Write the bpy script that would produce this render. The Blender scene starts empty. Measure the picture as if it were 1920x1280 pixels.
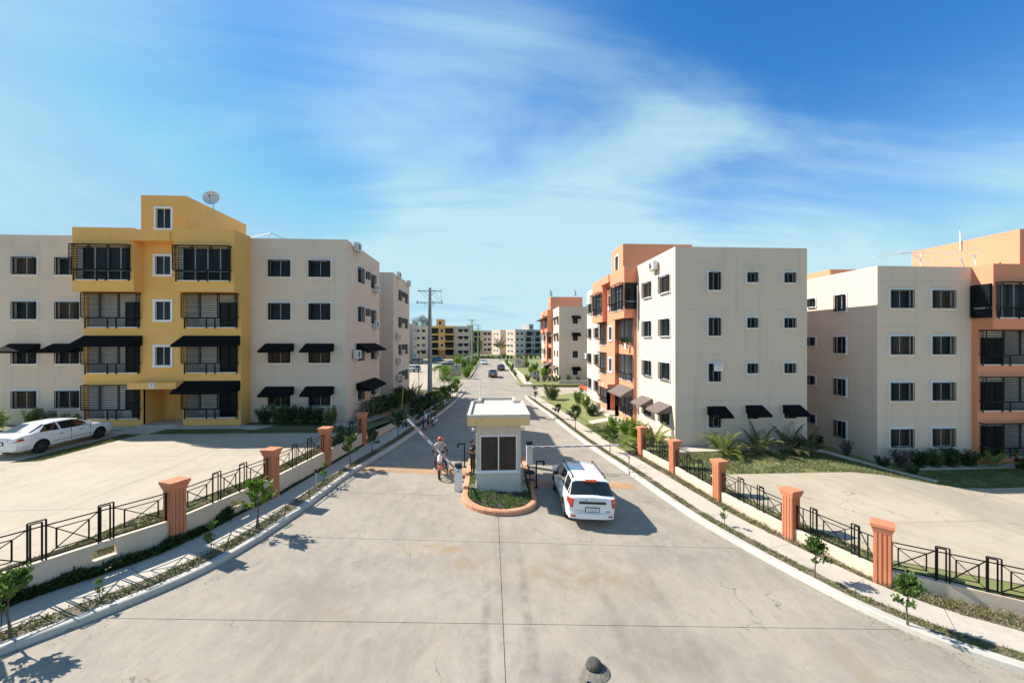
import bpy, bmesh, math, random
from mathutils import Vector, Matrix, geometry, noise
R = math.radians
PI = math.pi
C = bpy.context.scene.collection
scene = bpy.context.scene

# ------------------------------------------------------------------ camera, sky, sun, exposure
cam = bpy.data.cameras.new('camera'); camo = bpy.data.objects.new('camera', cam); C.objects.link(camo)
camo.location = (0, 0, 7.0)
camo.rotation_euler = (R(90), 0, -math.atan(40/720))
cam.lens = 13.5; cam.sensor_width = 36; cam.clip_start = 0.1; cam.clip_end = 6000
scene.camera = camo
SUN_T = Vector((1.02, -0.40, -1.0))                      # direction the light travels
SUN_EL = math.atan2(1.0, math.hypot(1.02, 0.40))
SUN_AZ = math.atan2(-1.02, 0.40)                         # compass angle of the sun from +Y
w = bpy.data.worlds.new('World'); scene.world = w; w.use_nodes = True
nt = w.node_tree; N = nt.nodes; L = nt.links; N.clear()
out = N.new('ShaderNodeOutputWorld'); bg = N.new('ShaderNodeBackground'); bg.inputs[1].default_value = 0.069
sky = N.new('ShaderNodeTexSky'); sky.sky_type = 'NISHITA'; sky.sun_disc = False
sky.sun_elevation = SUN_EL; sky.sun_rotation = SUN_AZ; sky.air_density = 1.0; sky.dust_density = 0.25; sky.ozone_density = 3.0
tc = N.new('ShaderNodeTexCoord'); sep = N.new('ShaderNodeSeparateXYZ'); L.new(tc.outputs['Generated'], sep.inputs[0])
def mth(op, a, b=None, c=None):
    m = N.new('ShaderNodeMath'); m.operation = op
    for i, v in enumerate((a, b, c)):
        if v is None: continue
        if isinstance(v, (int, float)): m.inputs[i].default_value = v
        else: L.new(v, m.inputs[i])
    return m.outputs[0]
zc = mth('MAXIMUM', sep.outputs[2], 0.04)
za = mth('ADD', zc, 0.10)
cx = mth('DIVIDE', sep.outputs[0], za); cy = mth('DIVIDE', sep.outputs[1], za)
cmb = N.new('ShaderNodeCombineXYZ'); L.new(cx, cmb.inputs[0]); L.new(cy, cmb.inputs[1])
def cloudnoise(rot, scl, nscale, detail, rough, dist, loc=(0, 0, 0)):
    mp = N.new('ShaderNodeMapping'); mp.inputs['Rotation'].default_value = (0, 0, rot); mp.inputs['Scale'].default_value = scl
    mp.inputs['Location'].default_value = loc
    L.new(cmb.outputs[0], mp.inputs[0])
    nz = N.new('ShaderNodeTexNoise'); nz.inputs['Scale'].default_value = nscale; nz.inputs['Detail'].default_value = detail
    nz.inputs['Roughness'].default_value = rough; nz.inputs['Distortion'].default_value = dist
    L.new(mp.outputs[0], nz.inputs['Vector']); return nz.outputs[0]
def ramp(v, a, b):
    m = N.new('ShaderNodeMapRange'); m.interpolation_type = 'SMOOTHSTEP'
    m.inputs['From Min'].default_value = a; m.inputs['From Max'].default_value = b; L.new(v, m.inputs[0]); return m.outputs[0]
n1 = cloudnoise(R(-38), (0.5, 1.0, 1), 0.75, 7, 0.58, 0.9, (0.35, 0.15, 0))
n2 = cloudnoise(R(-50), (0.35, 1.3, 1), 1.8, 8, 0.6, 1.4, (3, 1, 0))
fu = math.sin(math.atan(40/720)), math.cos(math.atan(40/720))
bias = None                                               # where the photograph's cloud banks and clear patches lie
for (bx, by, rad, amp) in ((930, 300, 32, .22), (560, 190, 22, .05), (60, 190, 20, .06), (1250, 440, 26, .17), (1650, 460, 18, .12), (450, -20, 30, -.10), (1380, 40, 34, -.13), (1800, 130, 22, -.08), (600, 400, 12, -.10), (250, 330, 12, -.05), (900, -300, 40, -.05)):
    u_ = (bx-960)/720; v_ = (641-by)/720; d_ = Vector((fu[0]+u_*fu[1], fu[1]-u_*fu[0], v_)).normalized()
    vm = N.new('ShaderNodeVectorMath'); vm.operation = 'DOT_PRODUCT'; L.new(tc.outputs['Generated'], vm.inputs[0]); vm.inputs[1].default_value = d_
    t_ = mth('MULTIPLY', ramp(vm.outputs['Value'], math.cos(R(rad)), 1.0), amp); bias = t_ if bias is None else mth('ADD', bias, t_)
big = ramp(mth('ADD', n1, bias), 0.36, 0.76); fine = ramp(n2, 0.34, 0.66)
cl = mth('MULTIPLY', big, mth('ADD', 0.74, mth('MULTIPLY', fine, 0.26)))
hz = ramp(sep.outputs[2], 0.5, 0.0)                     # paler low down
cl = mth('MINIMUM', mth('ADD', mth('MULTIPLY', cl, 0.95), mth('MULTIPLY', hz, 0.46)), 0.9)
sat = N.new('ShaderNodeHueSaturation'); sat.inputs['Saturation'].default_value = 1.34; sat.inputs['Hue'].default_value = 0.503
L.new(sky.outputs[0], sat.inputs['Color'])
mx = N.new('ShaderNodeMix'); mx.data_type = 'RGBA'; L.new(cl, mx.inputs['Factor'])
sat.inputs['Value'].default_value = 1.75
dk = N.new('ShaderNodeMix'); dk.data_type = 'RGBA'; dk.blend_type = 'DARKEN'; dk.inputs['Factor'].default_value = 1.0
L.new(sat.outputs[0], dk.inputs[6]); dk.inputs[7].default_value = (2.9, 5.3, 7.7, 1); L.new(dk.outputs[2], mx.inputs[6]); mx.inputs[7].default_value = (4.9, 7.2, 7.9, 1)
L.new(mx.outputs[2], bg.inputs[0]); L.new(bg.outputs[0], out.inputs[0])
sun = bpy.data.lights.new('sun', 'SUN'); sun.energy = 5.0; sun.angle = R(0.5); sun.color = (1.0, 0.95, 0.87)
suno = bpy.data.objects.new('sun', sun); C.objects.link(suno); suno.location = (-60, 25, 60)
suno.rotation_euler = SUN_T.to_track_quat('-Z', 'Y').to_euler()
vs = scene.view_settings; vs.view_transform = 'Standard'; vs.look = 'None'; vs.exposure = 0.76; vs.gamma = 1; vs.use_curve_mapping = False

# ------------------------------------------------------------------ tags and materials
def tag(o, label=None, cat=None, group=None, kind=None):
    if label: o['label'] = label
    if cat: o['category'] = cat
    if group: o['group'] = group
    if kind: o['kind'] = kind
    return o
_m = {}
def mat(name, col, rough=0.8, metal=0.0, var=0.0, vscale=3.0, bump=0.0, bscale=40.0, col2=None, spec=0.4, stretch=None, trans=0.0, coat=0.0, coords='Object'):
    if name in _m: return _m[name]
    m = bpy.data.materials.new(name); m.use_nodes = True; t = m.node_tree; n = t.nodes; l = t.links
    b = n['Principled BSDF']; b.inputs['Base Color'].default_value = (*col, 1); b.inputs['Roughness'].default_value = rough
    b.inputs['Metallic'].default_value = metal; b.inputs['Specular IOR Level'].default_value = spec
    if coat: b.inputs['Coat Weight'].default_value = coat; b.inputs['Coat Roughness'].default_value = 0.05
    if trans: b.inputs['Transmission Weight'].default_value = trans
    if var or bump:
        tcn = n.new('ShaderNodeTexCoord'); mp = n.new('ShaderNodeMapping'); l.new(tcn.outputs[coords], mp.inputs[0])
        if stretch: mp.inputs['Scale'].default_value = stretch
    if var:
        nz = n.new('ShaderNodeTexNoise'); nz.inputs['Scale'].default_value = vscale; nz.inputs['Detail'].default_value = 6; nz.inputs['Roughness'].default_value = 0.65
        l.new(mp.outputs[0], nz.inputs['Vector'])
        mr = n.new('ShaderNodeMapRange'); mr.inputs['From Min'].default_value = 0.3; mr.inputs['From Max'].default_value = 0.7
        l.new(nz.outputs[0], mr.inputs[0])
        x = n.new('ShaderNodeMix'); x.data_type = 'RGBA'; l.new(mr.outputs[0], x.inputs['Factor'])
        c2 = col2 if col2 else tuple(c*(1-var) for c in col)
        x.inputs[6].default_value = (*col, 1); x.inputs[7].default_value = (*c2, 1)
        l.new(x.outputs[2], b.inputs['Base Color'])
    if bump:
        nb = n.new('ShaderNodeTexNoise'); nb.inputs['Scale'].default_value = bscale; nb.inputs['Detail'].default_value = 4
        l.new(mp.outputs[0], nb.inputs['Vector'])
        bp = n.new('ShaderNodeBump'); bp.inputs['Strength'].default_value = bump; bp.inputs['Distance'].default_value = 0.02
        l.new(nb.outputs[0], bp.inputs['Height']); l.new(bp.outputs[0], b.inputs['Normal'])
    _m[name] = m; return m

def wall_mat(name, col, grime=0.25):
    """painted render: blotchy, with the thin dirty pour joint at every floor and faint vertical runs"""
    if name in _m: return _m[name]
    m = bpy.data.materials.new(name); m.use_nodes = True; t = m.node_tree; n = t.nodes; l = t.links
    b = n['Principled BSDF']; b.inputs['Roughness'].default_value = 0.9; b.inputs['Specular IOR Level'].default_value = 0.2
    tcn = n.new('ShaderNodeTexCoord'); sp = n.new('ShaderNodeSeparateXYZ'); l.new(tcn.outputs['Object'], sp.inputs[0])
    def mm(op, a, c=None):
        q = n.new('ShaderNodeMath'); q.operation = op
        for i, v in enumerate((a, c)):
            if v is None: continue
            if isinstance(v, (int, float)): q.inputs[i].default_value = v
            else: l.new(v, q.inputs[i])
        return q.outputs[0]
    def nz(scale, st=(1, 1, 1), d=6, r=0.65):
        mp = n.new('ShaderNodeMapping'); mp.inputs['Scale'].default_value = st; l.new(tcn.outputs['Object'], mp.inputs[0])
        q = n.new('ShaderNodeTexNoise'); q.inputs['Scale'].default_value = scale; q.inputs['Detail'].default_value = d; q.inputs['Roughness'].default_value = r
        l.new(mp.outputs[0], q.inputs['Vector']); return q.outputs[0]
    def mr(v, a, c, lo=0.0, hi=1.0):
        q = n.new('ShaderNodeMapRange'); q.interpolation_type = 'SMOOTHSTEP'
        q.inputs['From Min'].default_value = a; q.inputs['From Max'].default_value = c; q.inputs['To Min'].default_value = lo; q.inputs['To Max'].default_value = hi
        l.new(v, q.inputs[0]); return q.outputs[0]
    blot = mr(nz(0.7), 0.35, 0.72, 0, 0.8); runs = mr(nz(1.0, (3.2, 3.2, 0.14)), 0.52, 0.75)
    fr = mm('FRACT', mm('ADD', mm('DIVIDE', sp.outputs[2], 3.02), 0.5)); dj = mm('ABSOLUTE', mm('SUBTRACT', fr, 0.5))
    joint = mm('MULTIPLY', mr(dj, 0.010, 0.003), mr(nz(2.5), 0.42, 0.62, 0.15, 1.0))
    under = mm('MULTIPLY', mr(dj, 0.05, 0.0), mr(nz(3.5, (1, 1, 0.5)), 0.5, 0.7, 0, 0.35))
    patch = mr(nz(7.0, d=3), 0.70, 0.74, 0, 0.35)
    dirt = mm('MINIMUM', mm('ADD', mm('ADD', mm('MULTIPLY', blot, 0.32), mm('MULTIPLY', runs, 0.65)), mm('ADD', mm('MULTIPLY', joint, 1.1), mm('ADD', under, patch))), 1.6)
    x = n.new('ShaderNodeMix'); x.data_type = 'RGBA'; l.new(mm('MULTIPLY', dirt, grime), x.inputs['Factor'])
    x.inputs[6].default_value = (*col, 1); g = sum(col)/3
    x.inputs[7].default_value = tuple((c*0.45+g*0.2) for c in col) + (1,)
    l.new(x.outputs[2], b.inputs['Base Color'])
    bp = n.new('ShaderNodeBump'); bp.inputs['Strength'].default_value = 0.35; bp.inputs['Distance'].default_value = 0.02
    hh = mm('SUBTRACT', mm('ADD', nz(45, d=3), mm('MULTIPLY', nz(5), 0.6)), mm('MULTIPLY', joint, 0.8))
    l.new(hh, bp.inputs['Height']); l.new(bp.outputs[0], b.inputs['Normal'])
    _m[name] = m; return m

def concrete_mat(name, base, dark, warm, brush=(1, 1, 1), stain=0.5, seed=0.0, speck=0.6, brushrot=0.0, spots=()):
    """cast concrete: large blotches, brushed grain, warm mud stains, pits and specks"""
    if name in _m: return _m[name]
    m = bpy.data.materials.new(name); m.use_nodes = True; t = m.node_tree; n = t.nodes; l = t.links
    b = n['Principled BSDF']; b.inputs['Roughness'].default_value = 0.85; b.inputs['Specular IOR Level'].default_value = 0.3
    tcn = n.new('ShaderNodeTexCoord')
    def nz(scale, st=(1, 1, 1), d=6, r=0.6, loc=0.0, rot=0.0, dist=0.0):
        mp = n.new('ShaderNodeMapping'); mp.inputs['Scale'].default_value = st; mp.inputs['Location'].default_value = (loc+seed, loc*1.7, seed); mp.inputs['Rotation'].default_value = (0, 0, rot)
        l.new(tcn.outputs['Object'], mp.inputs[0])
        q = n.new('ShaderNodeTexNoise'); q.inputs['Scale'].default_value = scale; q.inputs['Detail'].default_value = d; q.inputs['Roughness'].default_value = r; q.inputs['Distortion'].default_value = dist
        l.new(mp.outputs[0], q.inputs['Vector']); return q.outputs[0]
    def mr(v, a, c, lo=0.0, hi=1.0):
        q = n.new('ShaderNodeMapRange'); q.interpolation_type = 'SMOOTHSTEP'
        q.inputs['From Min'].default_value = a; q.inputs['From Max'].default_value = c; q.inputs['To Min'].default_value = lo; q.inputs['To Max'].default_value = hi
        l.new(v, q.inputs[0]); return q.outputs[0]
    def mix(f, a, c2):
        x = n.new('ShaderNodeMix'); x.data_type = 'RGBA'; l.new(f, x.inputs['Factor'])
        if isinstance(a, tuple): x.inputs[6].default_value = (*a, 1)
        else: l.new(a, x.inputs[6])
        if isinstance(c2, tuple): x.inputs[7].default_value = (*c2, 1)
        else: l.new(c2, x.inputs[7])
        return x.outputs[2]
    c = mix(mr(nz(0.35, d=7, r=0.62, dist=0.4), 0.34, 0.68, 0, 0.75), base, dark)
    c = mix(mr(nz(2.2, brush, d=7, r=0.7, loc=5, rot=brushrot, dist=0.6), 0.40, 0.68, 0, 0.55), c, tuple(x*1.14 for x in base))
    c = mix(mr(nz(6.0, brush, d=5, r=0.7, loc=9, rot=brushrot), 0.50, 0.74, 0, 0.55), c, dark)
    c = mix(mr(nz(0.28, d=6, r=0.7, loc=31, dist=0.6), 0.56, 0.74, 0, stain), c, warm)
    for (sx, sy, rx, ry, amp, col_) in spots:             # stains, scuffs and thin painted wire shadows that stay where they are
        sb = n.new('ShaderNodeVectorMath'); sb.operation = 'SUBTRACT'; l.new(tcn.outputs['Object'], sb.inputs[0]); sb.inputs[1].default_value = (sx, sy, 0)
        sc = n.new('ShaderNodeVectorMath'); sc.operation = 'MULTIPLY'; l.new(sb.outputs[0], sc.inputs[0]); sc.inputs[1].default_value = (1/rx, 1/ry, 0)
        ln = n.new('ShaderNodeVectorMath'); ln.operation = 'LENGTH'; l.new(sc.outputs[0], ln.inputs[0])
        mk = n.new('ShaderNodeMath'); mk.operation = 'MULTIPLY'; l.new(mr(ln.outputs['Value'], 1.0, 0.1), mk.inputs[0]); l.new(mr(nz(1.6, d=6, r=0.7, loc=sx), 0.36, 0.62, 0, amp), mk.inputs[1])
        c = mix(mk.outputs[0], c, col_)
    c = mix(mr(nz(30, d=2, loc=3), 0.66, 0.72, 0, speck), c, tuple(x*0.55 for x in dark))
    c = mix(mr(nz(70, d=3, loc=13), 0.35, 0.65, 0, 0.42), c, dark)
    vo = n.new('ShaderNodeTexVoronoi'); vo.feature = 'DISTANCE_TO_EDGE'; vo.inputs['Scale'].default_value = 0.42
    wv = n.new('ShaderNodeTexNoise'); wv.inputs['Scale'].default_value = 2.5; wv.inputs['Detail'].default_value = 8; l.new(tcn.outputs['Object'], wv.inputs['Vector'])
    va = n.new('ShaderNodeVectorMath'); va.operation = 'MULTIPLY_ADD'; l.new(wv.outputs['Color'], va.inputs[0]); va.inputs[1].default_value = (0.9, 0.9, 0); l.new(tcn.outputs['Object'], va.inputs[2]); l.new(va.outputs[0], vo.inputs['Vector'])
    cm = n.new('ShaderNodeMath'); cm.operation = 'MULTIPLY'; l.new(mr(vo.outputs['Distance'], 0.006, 0.001), cm.inputs[0]); l.new(mr(nz(0.22, d=3, loc=17), 0.52, 0.62, 0, 0.8), cm.inputs[1])
    c = mix(cm.outputs[0], c, tuple(x*0.4 for x in dark))
    l.new(c, b.inputs['Base Color'])
    bp = n.new('ShaderNodeBump'); bp.inputs['Strength'].default_value = 0.35; bp.inputs['Distance'].default_value = 0.015
    l.new(nz(60, (1, 1, 1), d=4), bp.inputs['Height']); l.new(bp.outputs[0], b.inputs['Normal'])
    _m[name] = m; return m

def leaf_mat(name, c1, c2, tr=0.35, objvar=0.25):
    if name in _m: return _m[name]
    m = bpy.data.materials.new(name); m.use_nodes = True; t = m.node_tree; n = t.nodes; l = t.links
    b = n['Principled BSDF']; b.inputs['Roughness'].default_value = 0.45; b.inputs['Specular IOR Level'].default_value = 0.35
    g = n.new('ShaderNodeNewGeometry'); mx = n.new('ShaderNodeMix'); mx.data_type = 'RGBA'; l.new(g.outputs['Random Per Island'], mx.inputs['Factor'])
    mx.inputs[6].default_value = (*c1, 1); mx.inputs[7].default_value = (*c2, 1)
    oi = n.new('ShaderNodeObjectInfo'); hs = n.new('ShaderNodeHueSaturation')
    mr = n.new('ShaderNodeMapRange'); mr.inputs['To Min'].default_value = 1-objvar; mr.inputs['To Max'].default_value = 1+objvar; l.new(oi.outputs['Random'], mr.inputs[0])
    l.new(mr.outputs[0], hs.inputs['Value']); l.new(mx.outputs[2], hs.inputs['Color']); l.new(hs.outputs[0], b.inputs['Base Color'])
    tr_ = n.new('ShaderNodeBsdfTranslucent'); l.new(hs.outputs[0], tr_.inputs['Color'])
    ms = n.new('ShaderNodeMixShader'); ms.inputs[0].default_value = tr; o = n['Material Output']
    l.new(b.outputs[0], ms.inputs[1]); l.new(tr_.outputs[0], ms.inputs[2]); l.new(ms.outputs[0], o.inputs['Surface'])
    _m[name] = m; return m

BEIGE = wall_mat('beige_render', (0.71, 0.565, 0.445), 0.5)
YELLOW = wall_mat('yellow_render', (0.85, 0.47, 0.145), 0.34)
ORANGE = wall_mat('orange_render', (0.76, 0.30, 0.165), 0.34)
GREEN = wall_mat('green_render', (0.42, 0.44, 0.12), 0.16)
GREY = wall_mat('grey_render', (0.46, 0.44, 0.41), 0.16)
WHITE = mat('white_trim', (0.84, 0.83, 0.81), 0.6, var=0.1, vscale=4)
ROOFC = mat('roof_concrete', (0.62, 0.60, 0.56), 0.9, var=0.25, vscale=1.5)
GLASS = mat('window_glass', (0.008, 0.012, 0.018), 0.1, spec=0.22, var=0.5, vscale=0.6, col2=(0.022, 0.032, 0.045))
BLINDS = mat('blinds_behind_glass', (0.05, 0.045, 0.04), 0.15, spec=0.2, var=0.6, vscale=9, col2=(0.15, 0.085, 0.045), stretch=(1, 1, 3))
BAR = mat('black_painted_iron', (0.007, 0.007, 0.008), 0.55, spec=0.2)
AWN = mat('black_awning_canvas', (0.010, 0.010, 0.011), 0.95, var=0.3, vscale=6, spec=0.1)
AWN_SUNLIT = mat('brown_awning_canvas', (0.17, 0.13, 0.11), 0.85, var=0.2, vscale=6)  # same black canvas, with sunlight put into the colour for the lit fronts
ROOM = mat('balcony_inner_paint', (0.84, 0.83, 0.81), 0.85, var=0.15, vscale=2)
FLOORT = mat('balcony_tile', (0.4, 0.36, 0.3), 0.5)
ROADC = concrete_mat('road_concrete', (0.395, 0.338, 0.262), (0.245, 0.212, 0.168), (0.34, 0.235, 0.12), (1, 0.5, 1), 0.42, spots=((2.6, 11.6, 3.4, 1.5, 0.85, (0.30, 0.215, 0.115)), (-1.9, 12.9, 2.0, 0.5, 0.9, (0.36, 0.22, 0.10)), (-0.6, 12.2, 1.2, 0.6, 0.8, (0.30, 0.20, 0.11)), (-3.6, 12.0, 2.2, 0.7, 0.8, (0.20, 0.185, 0.16)), (-4.4, 10.8, 3.0, 0.9, 0.6, (0.22, 0.20, 0.17)), (4.0, 8.6, 3.0, 1.0, 0.7, (0.23, 0.205, 0.17)), (1.2, 8.0, 1.6, 1.2, 0.7, (0.21, 0.19, 0.165)), (6.2, 13.0, 2.2, 2.5, 0.6, (0.24, 0.21, 0.17)), (-1.5, 10.6, 2.4, 1.2, 0.6, (0.44, 0.39, 0.32)), (0.2, 8.6, 1.6, 1.4, 0.7, (0.46, 0.41, 0.34)), (3.2, 12.2, 2.5, 0.9, 0.6, (0.46, 0.40, 0.31)), (-1.4, 23.0, 2.4, 3.0, 0.7, (0.18, 0.165, 0.145)), (4.4, 20.0, 0.9, 6.0, 0.55, (0.20, 0.18, 0.155)), (0.28, 18.0, 0.3, 14.0, 0.7, (0.23, 0.20, 0.16)), (0.95, 9.5, 0.22, 6.5, 0.8, (0.20, 0.175, 0.145)), (-0.12, 8.5, 0.20, 6.0, 0.8, (0.20, 0.18, 0.15)), (-3.2, 12.0, 0.3, 9.0, 0.5, (0.23, 0.205, 0.17)), (-4.7, 12.0, 0.3, 9.0, 0.5, (0.23, 0.205, 0.17)), (3.2, 9.0, 0.28, 7.0, 0.6, (0.21, 0.185, 0.15)), (4.8, 9.0, 0.28, 7.0, 0.6, (0.21, 0.185, 0.15))))  # narrow streaks by the centre joint: wire shadows painted in among tyre dirt
LOTC = concrete_mat('parking_concrete', (0.465, 0.39, 0.285), (0.355, 0.295, 0.21), (0.41, 0.315, 0.19), (1, 0.35, 1), 0.45, 7.0, 0.3, R(60))
WALKC = concrete_mat('sidewalk_concrete', (0.55, 0.48, 0.385), (0.43, 0.375, 0.30), (0.50, 0.38, 0.25), (1, 1, 1), 0.4, 13.0, 0.4)
KERBC = concrete_mat('kerb_concrete', (0.57, 0.53, 0.45), (0.42, 0.39, 0.33), (0.40, 0.33, 0.24), (1, 1, 1), 0.5, 21.0, 0.5)
JOINT = mat('joint_filler', (0.10, 0.09, 0.08), 0.95)
OKERB = concrete_mat('orange_painted_kerb', (0.68, 0.31, 0.17), (0.48, 0.24, 0.14), (0.50, 0.38, 0.24), (1, 1, 1), 0.6, 3.0, 0.4)
HUMP = concrete_mat('worn_orange_hump', (0.50, 0.28, 0.14), (0.33, 0.23, 0.14), (0.38, 0.33, 0.27), (2, 2, 2), 0.8, 4.0, 0.4)
PILLAR = concrete_mat('terracotta_paint', (0.62, 0.235, 0.12), (0.50, 0.18, 0.09), (0.70, 0.36, 0.2), (1, 1, 0.3), 0.4, 9.0, 0.2)
FENCEW = concrete_mat('cream_wall_paint', (0.72, 0.58, 0.44), (0.60, 0.47, 0.35), (0.45, 0.35, 0.25), (1, 1, 1), 0.5, 17.0, 0.25)
DIRT = mat('bare_soil', (0.155, 0.115, 0.08), 0.95, var=0.5, vscale=4, bump=0.9, bscale=30, col2=(0.24, 0.19, 0.13))
LAWN = mat('lawn', (0.165, 0.20, 0.05), 0.95, var=0.6, vscale=1.1, bump=1.0, bscale=45, col2=(0.235, 0.225, 0.095))
LAWND = mat('rough_lawn', (0.11, 0.14, 0.038), 0.95, var=0.6, vscale=0.8, bump=1.0, bscale=40, col2=(0.20, 0.16, 0.085))
METALG = mat('galvanised_metal', (0.45, 0.46, 0.47), 0.4, metal=0.8)
PLASTW = mat('white_plastic', (0.75, 0.75, 0.72), 0.45)
BLACKP = mat('black_plastic', (0.015, 0.015, 0.016), 0.4)
BOLE = mat('bark', (0.16, 0.125, 0.09), 0.9, var=0.4, vscale=14)
LEAFB = leaf_mat('bright_leaves', (0.20, 0.31, 0.035), (0.10, 0.19, 0.02), 0.35)
LEAFM = leaf_mat('mid_leaves', (0.12, 0.20, 0.035), (0.065, 0.12, 0.022), 0.3)
LEAFD = leaf_mat('dark_leaves', (0.06, 0.095, 0.025), (0.03, 0.055, 0.016), 0.2)
PALMG = leaf_mat('palm_leaves', (0.30, 0.34, 0.06), (0.17, 0.22, 0.045), 0.3)
PALMD = leaf_mat('dark_palm_leaves', (0.12, 0.145, 0.045), (0.17, 0.15, 0.085), 0.25)
GREYL = leaf_mat('grey_twiggy_leaves', (0.16, 0.14, 0.12), (0.09, 0.085, 0.065), 0.15)
GRASSB = leaf_mat('grass_blades', (0.13, 0.185, 0.035), (0.19, 0.19, 0.075), 0.3)
DRYB = leaf_mat('dry_grass', (0.27, 0.20, 0.11), (0.13, 0.13, 0.05), 0.2)
FLOW = leaf_mat('red_flowers', (0.6, 0.06, 0.04), (0.7, 0.14, 0.06), 0.2)

# ------------------------------------------------------------------ mesh builder
class MB:
    def __init__(s): s.v = []; s.f = []; s.m = []
    def quad(s, pts, m=0):
        b = len(s.v); s.v += [tuple(p) for p in pts]; s.f.append(tuple(range(b, b+len(pts)))); s.m.append(m)
    def box(s, x0, x1, y0, y1, z0, z1, m=0, M=None):
        b = len(s.v)
        P = [(x0, y0, z0), (x1, y0, z0), (x1, y1, z0), (x0, y1, z0), (x0, y0, z1), (x1, y0, z1), (x1, y1, z1), (x0, y1, z1)]
        if M: P = [tuple(M @ Vector(p)) for p in P]
        s.v += P
        for q in ((0, 3, 2, 1), (4, 5, 6, 7), (0, 1, 5, 4), (1, 2, 6, 5), (2, 3, 7, 6), (3, 0, 4, 7)):
            s.f.append(tuple(b+i for i in q)); s.m.append(m)
    def bar(s, a, b_, t, m=0, t2=None):                   # square bar between two points
        a = Vector(a); b_ = Vector(b_); d = b_-a
        if d.length < 1e-6: return
        q = d.to_track_quat('Y', 'Z').to_matrix().to_4x4(); q.translation = a
        h = t/2; h2 = (t2 or t)/2
        s.box(-h, h, 0, d.length, -h2, h2, m, q)
    def tube(s, pts, rad, n=8, m=0, cap=True):
        pts = [Vector(p) for p in pts]
        if isinstance(rad, (int, float)): rad = [rad]*len(pts)
        rings = []
        for i, p in enumerate(pts):
            d = (pts[min(i+1, len(pts)-1)]-pts[max(i-1, 0)])
            if d.length < 1e-7: d = Vector((0, 0, 1))
            q = d.to_track_quat('Z', 'Y')
            b = len(s.v)
            for k in range(n):
                a = 2*PI*k/n; s.v.append(tuple(p+q @ Vector((math.cos(a)*rad[i], math.sin(a)*rad[i], 0))))
            rings.append(b)
        for i in range(len(rings)-1):
            for k in range(n):
                s.f.append((rings[i]+k, rings[i]+(k+1) % n, rings[i+1]+(k+1) % n, rings[i+1]+k)); s.m.append(m)
        if cap:
            s.f.append(tuple(rings[0]+k for k in reversed(range(n)))); s.m.append(m)
            s.f.append(tuple(rings[-1]+k for k in range(n))); s.m.append(m)
    def lathe(s, prof, c=(0, 0, 0), n=16, m=0, M=None):   # prof: (r,z)
        b0 = len(s.v); cx_, cy_, cz_ = c
        for r, z in prof:
            for k in range(n):
                a = 2*PI*k/n; p = Vector((cx_+r*math.cos(a), cy_+r*math.sin(a), cz_+z))
                s.v.append(tuple(M @ p) if M else tuple(p))
        for i in range(len(prof)-1):
            for k in range(n):
                s.f.append((b0+i*n+k, b0+i*n+(k+1) % n, b0+(i+1)*n+(k+1) % n, b0+(i+1)*n+k)); s.m.append(m)
    def prism(s, poly, z0, z1, m=0, mt=None):             # poly: CCW 2D
        n = len(poly); b = len(s.v)
        s.v += [(x, y, z0) for x, y in poly] + [(x, y, z1) for x, y in poly]
        for k in range(n): s.f.append((b+k, b+(k+1) % n, b+n+(k+1) % n, b+n+k)); s.m.append(m)
        s.f.append(tuple(b+n+k for k in range(n))); s.m.append(m if mt is None else mt)
        s.f.append(tuple(b+k for k in reversed(range(n)))); s.m.append(m)
    def mesh(s, name, mats, smooth=False):
        me = bpy.data.meshes.new(name); me.from_pydata(s.v, [], s.f)
        for mm in (mats if isinstance(mats, (list, tuple)) else [mats]): me.materials.append(mm)
        me.polygons.foreach_set('material_index', s.m)
        if smooth: me.polygons.foreach_set('use_smooth', [True]*len(s.f))
        me.update(); return me
    def build(s, name, mats, parent=None, smooth=False, loc=None, rot=None):
        return link(name, s.mesh(name, mats, smooth), parent, loc, rot)
def link(name, me, parent=None, loc=None, rot=None):
    o = bpy.data.objects.new(name, me); C.objects.link(o)
    if parent: o.parent = parent
    if loc: o.location = loc
    if rot is not None: o.rotation_euler = (0, 0, rot) if isinstance(rot, (int, float)) else rot
    return o
def empty(name, loc=(0, 0, 0), rz=0, label=None, cat=None, group=None):
    o = bpy.data.objects.new(name, None); C.objects.link(o); o.location = loc; o.rotation_euler = (0, 0, rz)
    o.empty_display_size = 0.3
    return tag(o, label, cat, group)
def kids(o): return [c for c in bpy.data.objects if c.parent is o]
def copy_tree(o, parent=None):
    c = o.copy(); C.objects.link(c)
    if parent: c.parent = parent
    for ch in o.children: copy_tree(ch, c)
    return c
def ss(x): x = max(0.0, min(1.0, x)); return x*x*(3-2*x)
def lerp(a, b, t): return a+(b-a)*t
def text_mesh(s, size, ext=0.004, name='lettering', align='CENTER'):
    cu = bpy.data.curves.new('txt', 'FONT'); cu.body = s; cu.size = size; cu.extrude = ext; cu.align_x = align; cu.align_y = 'CENTER'; cu.resolution_u = 2
    o = bpy.data.objects.new('txt', cu); C.objects.link(o)
    dg = bpy.context.evaluated_depsgraph_get(); me = bpy.data.meshes.new_from_object(o.evaluated_get(dg)); me.name = name
    bpy.data.objects.remove(o); bpy.data.curves.remove(cu); return me

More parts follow.
